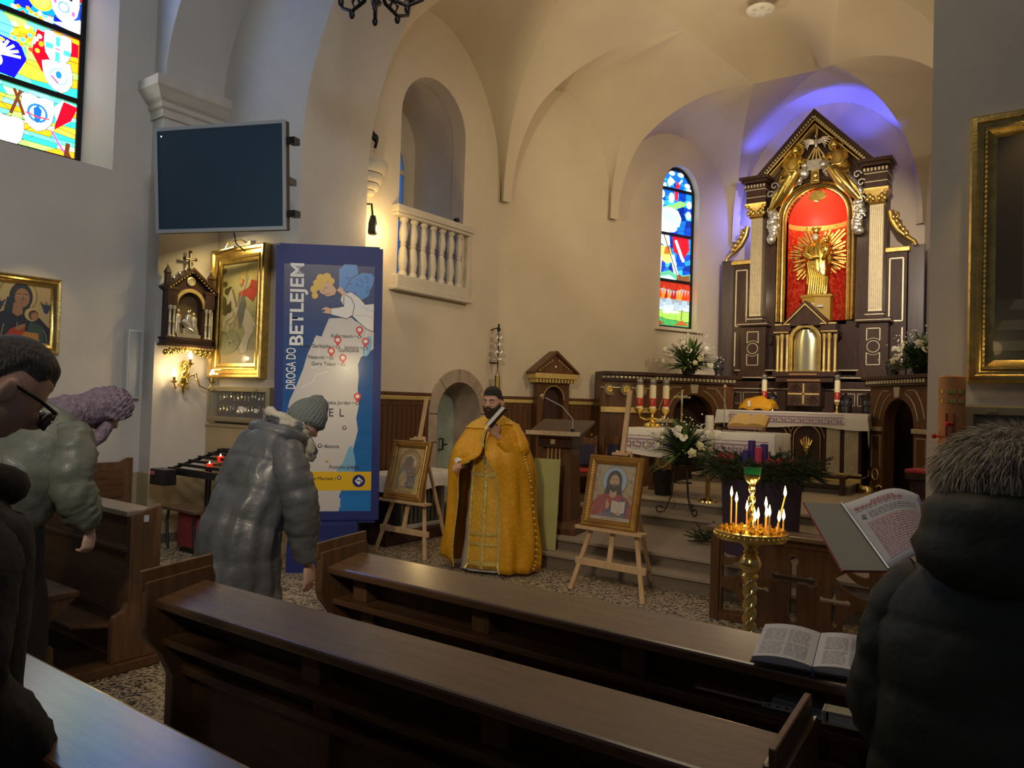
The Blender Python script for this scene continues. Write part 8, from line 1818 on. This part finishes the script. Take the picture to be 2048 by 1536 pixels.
mb=MB(); garment(mb,[(0,hip.y,.55,.255,.20),(0,hip.y,hip.z,.245,.185),(0,lerp(hip,sh,.5).y,lerp(hip,sh,.5).z,.24,.175),(0,lerp(hip,sh,.85).y,lerp(hip,sh,.85).z,.245,.165),(0,sh.y,sh.z-.0,.205,.14),(0,sh.y-.02,sh.z+.05,.11,.11)],44,44,wr=.010,wf=6,cap=True,seed=21); mb.build('coat',BC,g,smooth=180)
for s,e,w,nm in((-1,eR,wR,'right_sleeve'),(1,eL,wL,'left_sleeve')): sleeve(g,nm,[(s*.14,sh.y,sh.z-.04,.085),(s*.22,sh.y+.01,sh.z-.13,.088),(e[0],e[1],e[2],.078),(lerp(V(e),V(w),.5).x,lerp(V(e),V(w),.5).y,lerp(V(e),V(w),.5).z,.072),(*w,.058)],BC,0,s+25)
mb=MB(); mb.tube([V((.098*math.cos(a),sh.y-.03+.098*math.sin(a),sh.z+.055+.030*math.sin(a))) for a in [2*PI*k/24 for k in range(25)]],.042,10,cap=False); mb.build('coat_collar',BC,g,smooth=60)
def mskm(x,y,z):
    ang=math.atan2(abs(x),-y); line=.60-.20*ss(.9,1.3,ang)-.70*ss(1.7,2.3,ang); return z-line
headshell(T,mskm,lambda x,y,z:.005+.009*ss(.3,.8,z),260,200).build('hair',HAIG,g,smooth=180)
face_bits(g,T,None,False,eyes=False)
mb=MB()
for s in(-1,1):
    mb.tube([T@V((s*.080,.02,.010)),T@V((s*.084,-.05,.014)),T@V((s*.072,-.098,.014))],[.003,.004,.0045],6)
    mb.tube([T@V((s*(.036+.030*math.cos(a)),-.113+.012*abs(math.cos(a)),.000+.022*math.sin(a))) for a in [2*PI*k/16 for k in range(17)]],.003,6)
mb.tube([T@V((-.008,-.116,.005)),T@V((.008,-.116,.005))],.003,6); gl=mb.build('glasses',BLK,g,smooth=60)
for s in(-1,1): mb=MB(); mb.ell((0,0,0),(.033,.007,.024),14,9); mb.v=[tuple(T@(V(q)+V((s*.036,-.104,-.002)))) for q in mb.v]; mb.build('dark_lens',mat('dark_lens',(.03,.025,.02),.08),gl,smooth=60)
# ------- woman in fur hat, seen from behind
rz=R_(178)
loc,hip,sh,hd,T=worshipper('',(2016,972),1.50,rz,R_(4),R_(12),R_(14),0,.19)
eR=(sh.x-.20,sh.y-.02,sh.z-.30); wR=(sh.x-.12,sh.y-.28,sh.z-.20); eL=(sh.x+.20,sh.y+.02,sh.z-.30); wL=(sh.x+.15,sh.y-.26,sh.z-.20)
mb=MB(); skeleton(mb,hip,sh,T,(eR,wR),(eL,wL),(((.5,-.9,.25),(0,.1,-1),-1,.5,.95),((-.35,-.95,.25),(0,.1,-1),1,.5,.95)))
g=body('person','woman in pale fur hat and dark green padded coat seen from behind',loc,rz,mb); shoes(g,0,SHO); trousers(g,hip,0,DKT)
DG=mat('dark_green_padded',(.022,.024,.013),.62,var=.25,vs=5,bump=.5,bs=9)
a_=lambda f:lerp(hip,sh,f); mb=MB()
garment(mb,[(0,hip.y+.01,.30,.25,.20),(0,hip.y+.01,.55,.245,.195),(0,hip.y,hip.z,.232,.185),(0,a_(.35).y,a_(.35).z,.222,.17),(0,a_(.7).y,a_(.7).z,.222,.16),(0,a_(.93).y,a_(.93).z,.19,.14),(0,sh.y,sh.z+.045,.12,.115)],72,56,quilt=8,qd=.012,wr=.012,wf=6,cap=True,seed=31); mb.build('coat',DG,g,smooth=180)
for s,e,w,nm in((-1,eR,wR,'right_sleeve'),(1,eL,wL,'left_sleeve')): sleeve(g,nm,[(s*.11,sh.y,sh.z-.03,.072),(s*.165,sh.y+.01,sh.z-.10,.080),(e[0],e[1],e[2],.076),(lerp(V(e),V(w),.5).x,lerp(V(e),V(w),.5).y,lerp(V(e),V(w),.5).z,.072),(*w,.055)],DG,6,s+35)
mb=MB(); rows=[]
for i in range(15):
    f=i/14; a=PI*(-.18+1.36*f); e=math.sin(PI*f)**.6; c=V((.104*math.cos(a),sh.y+.015+.100*math.sin(a),sh.z+.105-.02*e)); hh=.045+.050*e; th=.020+.035*e; outv=V((math.cos(a),math.sin(a),.1)).normalized()
    rows.append([c+V((0,0,1))*hh*math.sin(q)+outv*th*(math.cos(q)+.35*(math.sin(q)<0))+outv*.012*noise.noise(V((a*3,q*2,1))) for q in [2*PI*k/20 for k in range(20)]])
mb.loft(rows); mb.build('hood',DG,g,smooth=60)
mb=MB(); mb.tube([V((.11*math.cos(a),sh.y-.01+.10*math.sin(a),sh.z+.07)) for a in [2*PI*k/20 for k in range(21)]],.035,10,cap=False); mb.build('coat_collar',DG,g,smooth=60)
hc=T@V((0,.03,.026)); hr=V((.122,.128,.088)); mb=MB(); mb.ell(hc,tuple(hr),24,16); hat=mb.build('fur_hat',mat('fur_base',(.50,.42,.29),.95,var=.5,vs=9),g,smooth=180)
r9=random.Random(9)
for nm,cnt,m_ in(('pale_fur',15000,mat('pale_fur_tips',(.72,.60,.42),.9,var=.3,vs=8)),('dark_fur',3200,mat('dark_fur_tips',(.10,.08,.075),.9))):
    mb=MB()
    while len(mb.f)<cnt:
        u=V((r9.gauss(0,1),r9.gauss(0,1),r9.gauss(0,1))).normalized()
        if u.z<-.75: continue
        if nm=='dark_fur' and noise.noise(u*2.2+V((3,1,0)))<.08-.25*(u.x<-.3): continue
        b=hc+V((u.x*hr.x,u.y*hr.y,u.z*hr.z))*.97; tw=V((.7*u.z+.5*noise.noise(u*2),.2,-.7+.5*noise.noise(u*2.5+V((7,0,0))))); d=(u*.55+(tw-u*tw.dot(u))+V((r9.uniform(-.35,.35),r9.uniform(-.35,.35),r9.uniform(-.35,.35)))).normalized(); l=r9.uniform(.02,.042); s_=d.cross(V((r9.random()-.5,r9.random()-.5,r9.random()))).normalized()*.0011
        mid=b+d*l*.6-V((0,0,.004)); o_=len(mb.v); mb.v+=[tuple(b-s_),tuple(b+s_),tuple(mid+s_*.7),tuple(mid-s_*.7),tuple(b+d*l-V((0,0,.012)))]; mb.f+=[(o_,o_+1,o_+2,o_+3),(o_+3,o_+2,o_+4)]
    stuff(mb.build(nm,m_,hat,recalc=False))
# binder held open in front of her
t=thing('open_binder','open red edged binder with printed sheets held by the woman in fur hat','binder',(0,0,0),0)
bl_,bs=D_(1686,1140,1.93),D_(1776,1141,2.00); tl_,ts=D_(1609,1004,2.20),D_(1681,1009,2.27); pr_b,pr_t=D_(1880,1092,2.05),D_(1838,985,2.33)
ctr=(bl_+ts+pr_b)/3; t.location=ctr; L_=lambda p:V(p)-ctr
nrm=(ts-bs).cross(bl_-bs).normalized(); nrm=nrm if nrm.z>0 else -nrm
def quad(mb,a,b,c,d,th,n_): mb.loft([[a,b,c,d],[p-n_*th for p in(a,b,c,d)]])
mb=MB(); quad(mb,L_(bl_),L_(bs),L_(ts),L_(tl_),.003,nrm); mb.build('inside_cover',mat('grey_card',(.47,.45,.36),.6),t)
mb=MB(); e=(bl_-bs).normalized()*.003; f=(tl_-bl_).normalized()*.003; quad(mb,L_(bl_)+e-f-nrm*.003,L_(bs)-f-nrm*.003,L_(ts)+f-nrm*.003,L_(tl_)+e+f-nrm*.003,.003,nrm); mb.build('red_cover',mat('red_binding',(.42,.04,.05),.5),t)
mb=MB(); mb.tube([L_(bs)+nrm*.004,L_(ts)+nrm*.004],.005,8,flat=.6); mb.build('metal_rail',mat('blue_grey_steel',(.30,.34,.42),.35,.6),t)
rows=[]; pn=(ts-bs).cross(bs-pr_b).normalized(); pn=pn if pn.z>0 else -pn
for i in range(13):
    g_=i/12; b_=lerp(bs,pr_b,g_)+pn*(.020*math.sin(PI*g_)-.012*g_); u_=lerp(ts,pr_t,g_)+pn*(.030*math.sin(PI*g_*1.1)-.02*math.sin(PI*g_*2)*.5); rows.append([L_(lerp(b_,u_,k/8)) for k in range(9)])
mb=MB(); mb.loft(rows,cap=False,closed=False); o=mb.build('printed_sheet',PAP,t,smooth=60); o.modifiers.new('th','SOLIDIFY').thickness=.006
rI=random.Random(4); pk=MB()
def sheetpt(a,b):
    x=a*12; i=min(int(x),11); y=b*8; k=min(int(y),7); fx,fy=x-i,y-k; return lerp(lerp(rows[i][k],rows[i+1][k],fx),lerp(rows[i][k+1],rows[i+1][k+1],fx),fy)+pn*.0035
for ln in range(23):
    b=.90-.036*ln; col=(.62,.22,.20) if ln not in(4,5,6) else (.30,.28,.30); a0,a1=(.32,.62) if ln==0 else (.10,.72) if ln in(1,2) else (.22,.88) if ln in(4,5,6) else (.14,.93); a=a0
    if ln in(3,7): continue
    while a<a1:
        w_=rI.uniform(.02,.07); hh=.006 if ln not in(0,1) else .010; q=[sheetpt(a,b-hh),sheetpt(min(a+w_,a1),b-hh),sheetpt(min(a+w_,a1),b+hh),sheetpt(a,b+hh)]; pk.add(q,[(0,1,2,3)],col); a+=w_+.012
q=[sheetpt(.12,.70),sheetpt(.17,.68),sheetpt(.18,.74),sheetpt(.13,.75)]; pk.add(q,[(0,1,2,3)],(.25,.25,.27)); stuff(pk.build('printed_lines',PRT,t,recalc=False))
mb=MB(); s0=D_(1838,990,2.42); mb.loft([[L_(D_(1815,1008,2.40)),L_(D_(1860,1042,2.30)),L_(D_(1890,1010,2.42)),L_(D_(1850,1003,2.50))],[L_(D_(1815,1008,2.40))-V((0,0,.02)),L_(D_(1860,1042,2.30))-V((0,0,.02)),L_(D_(1890,1010,2.42))-V((0,0,.02)),L_(D_(1850,1003,2.50))-V((0,0,.02))]]); mb.build('turned_pages',PAP,t)
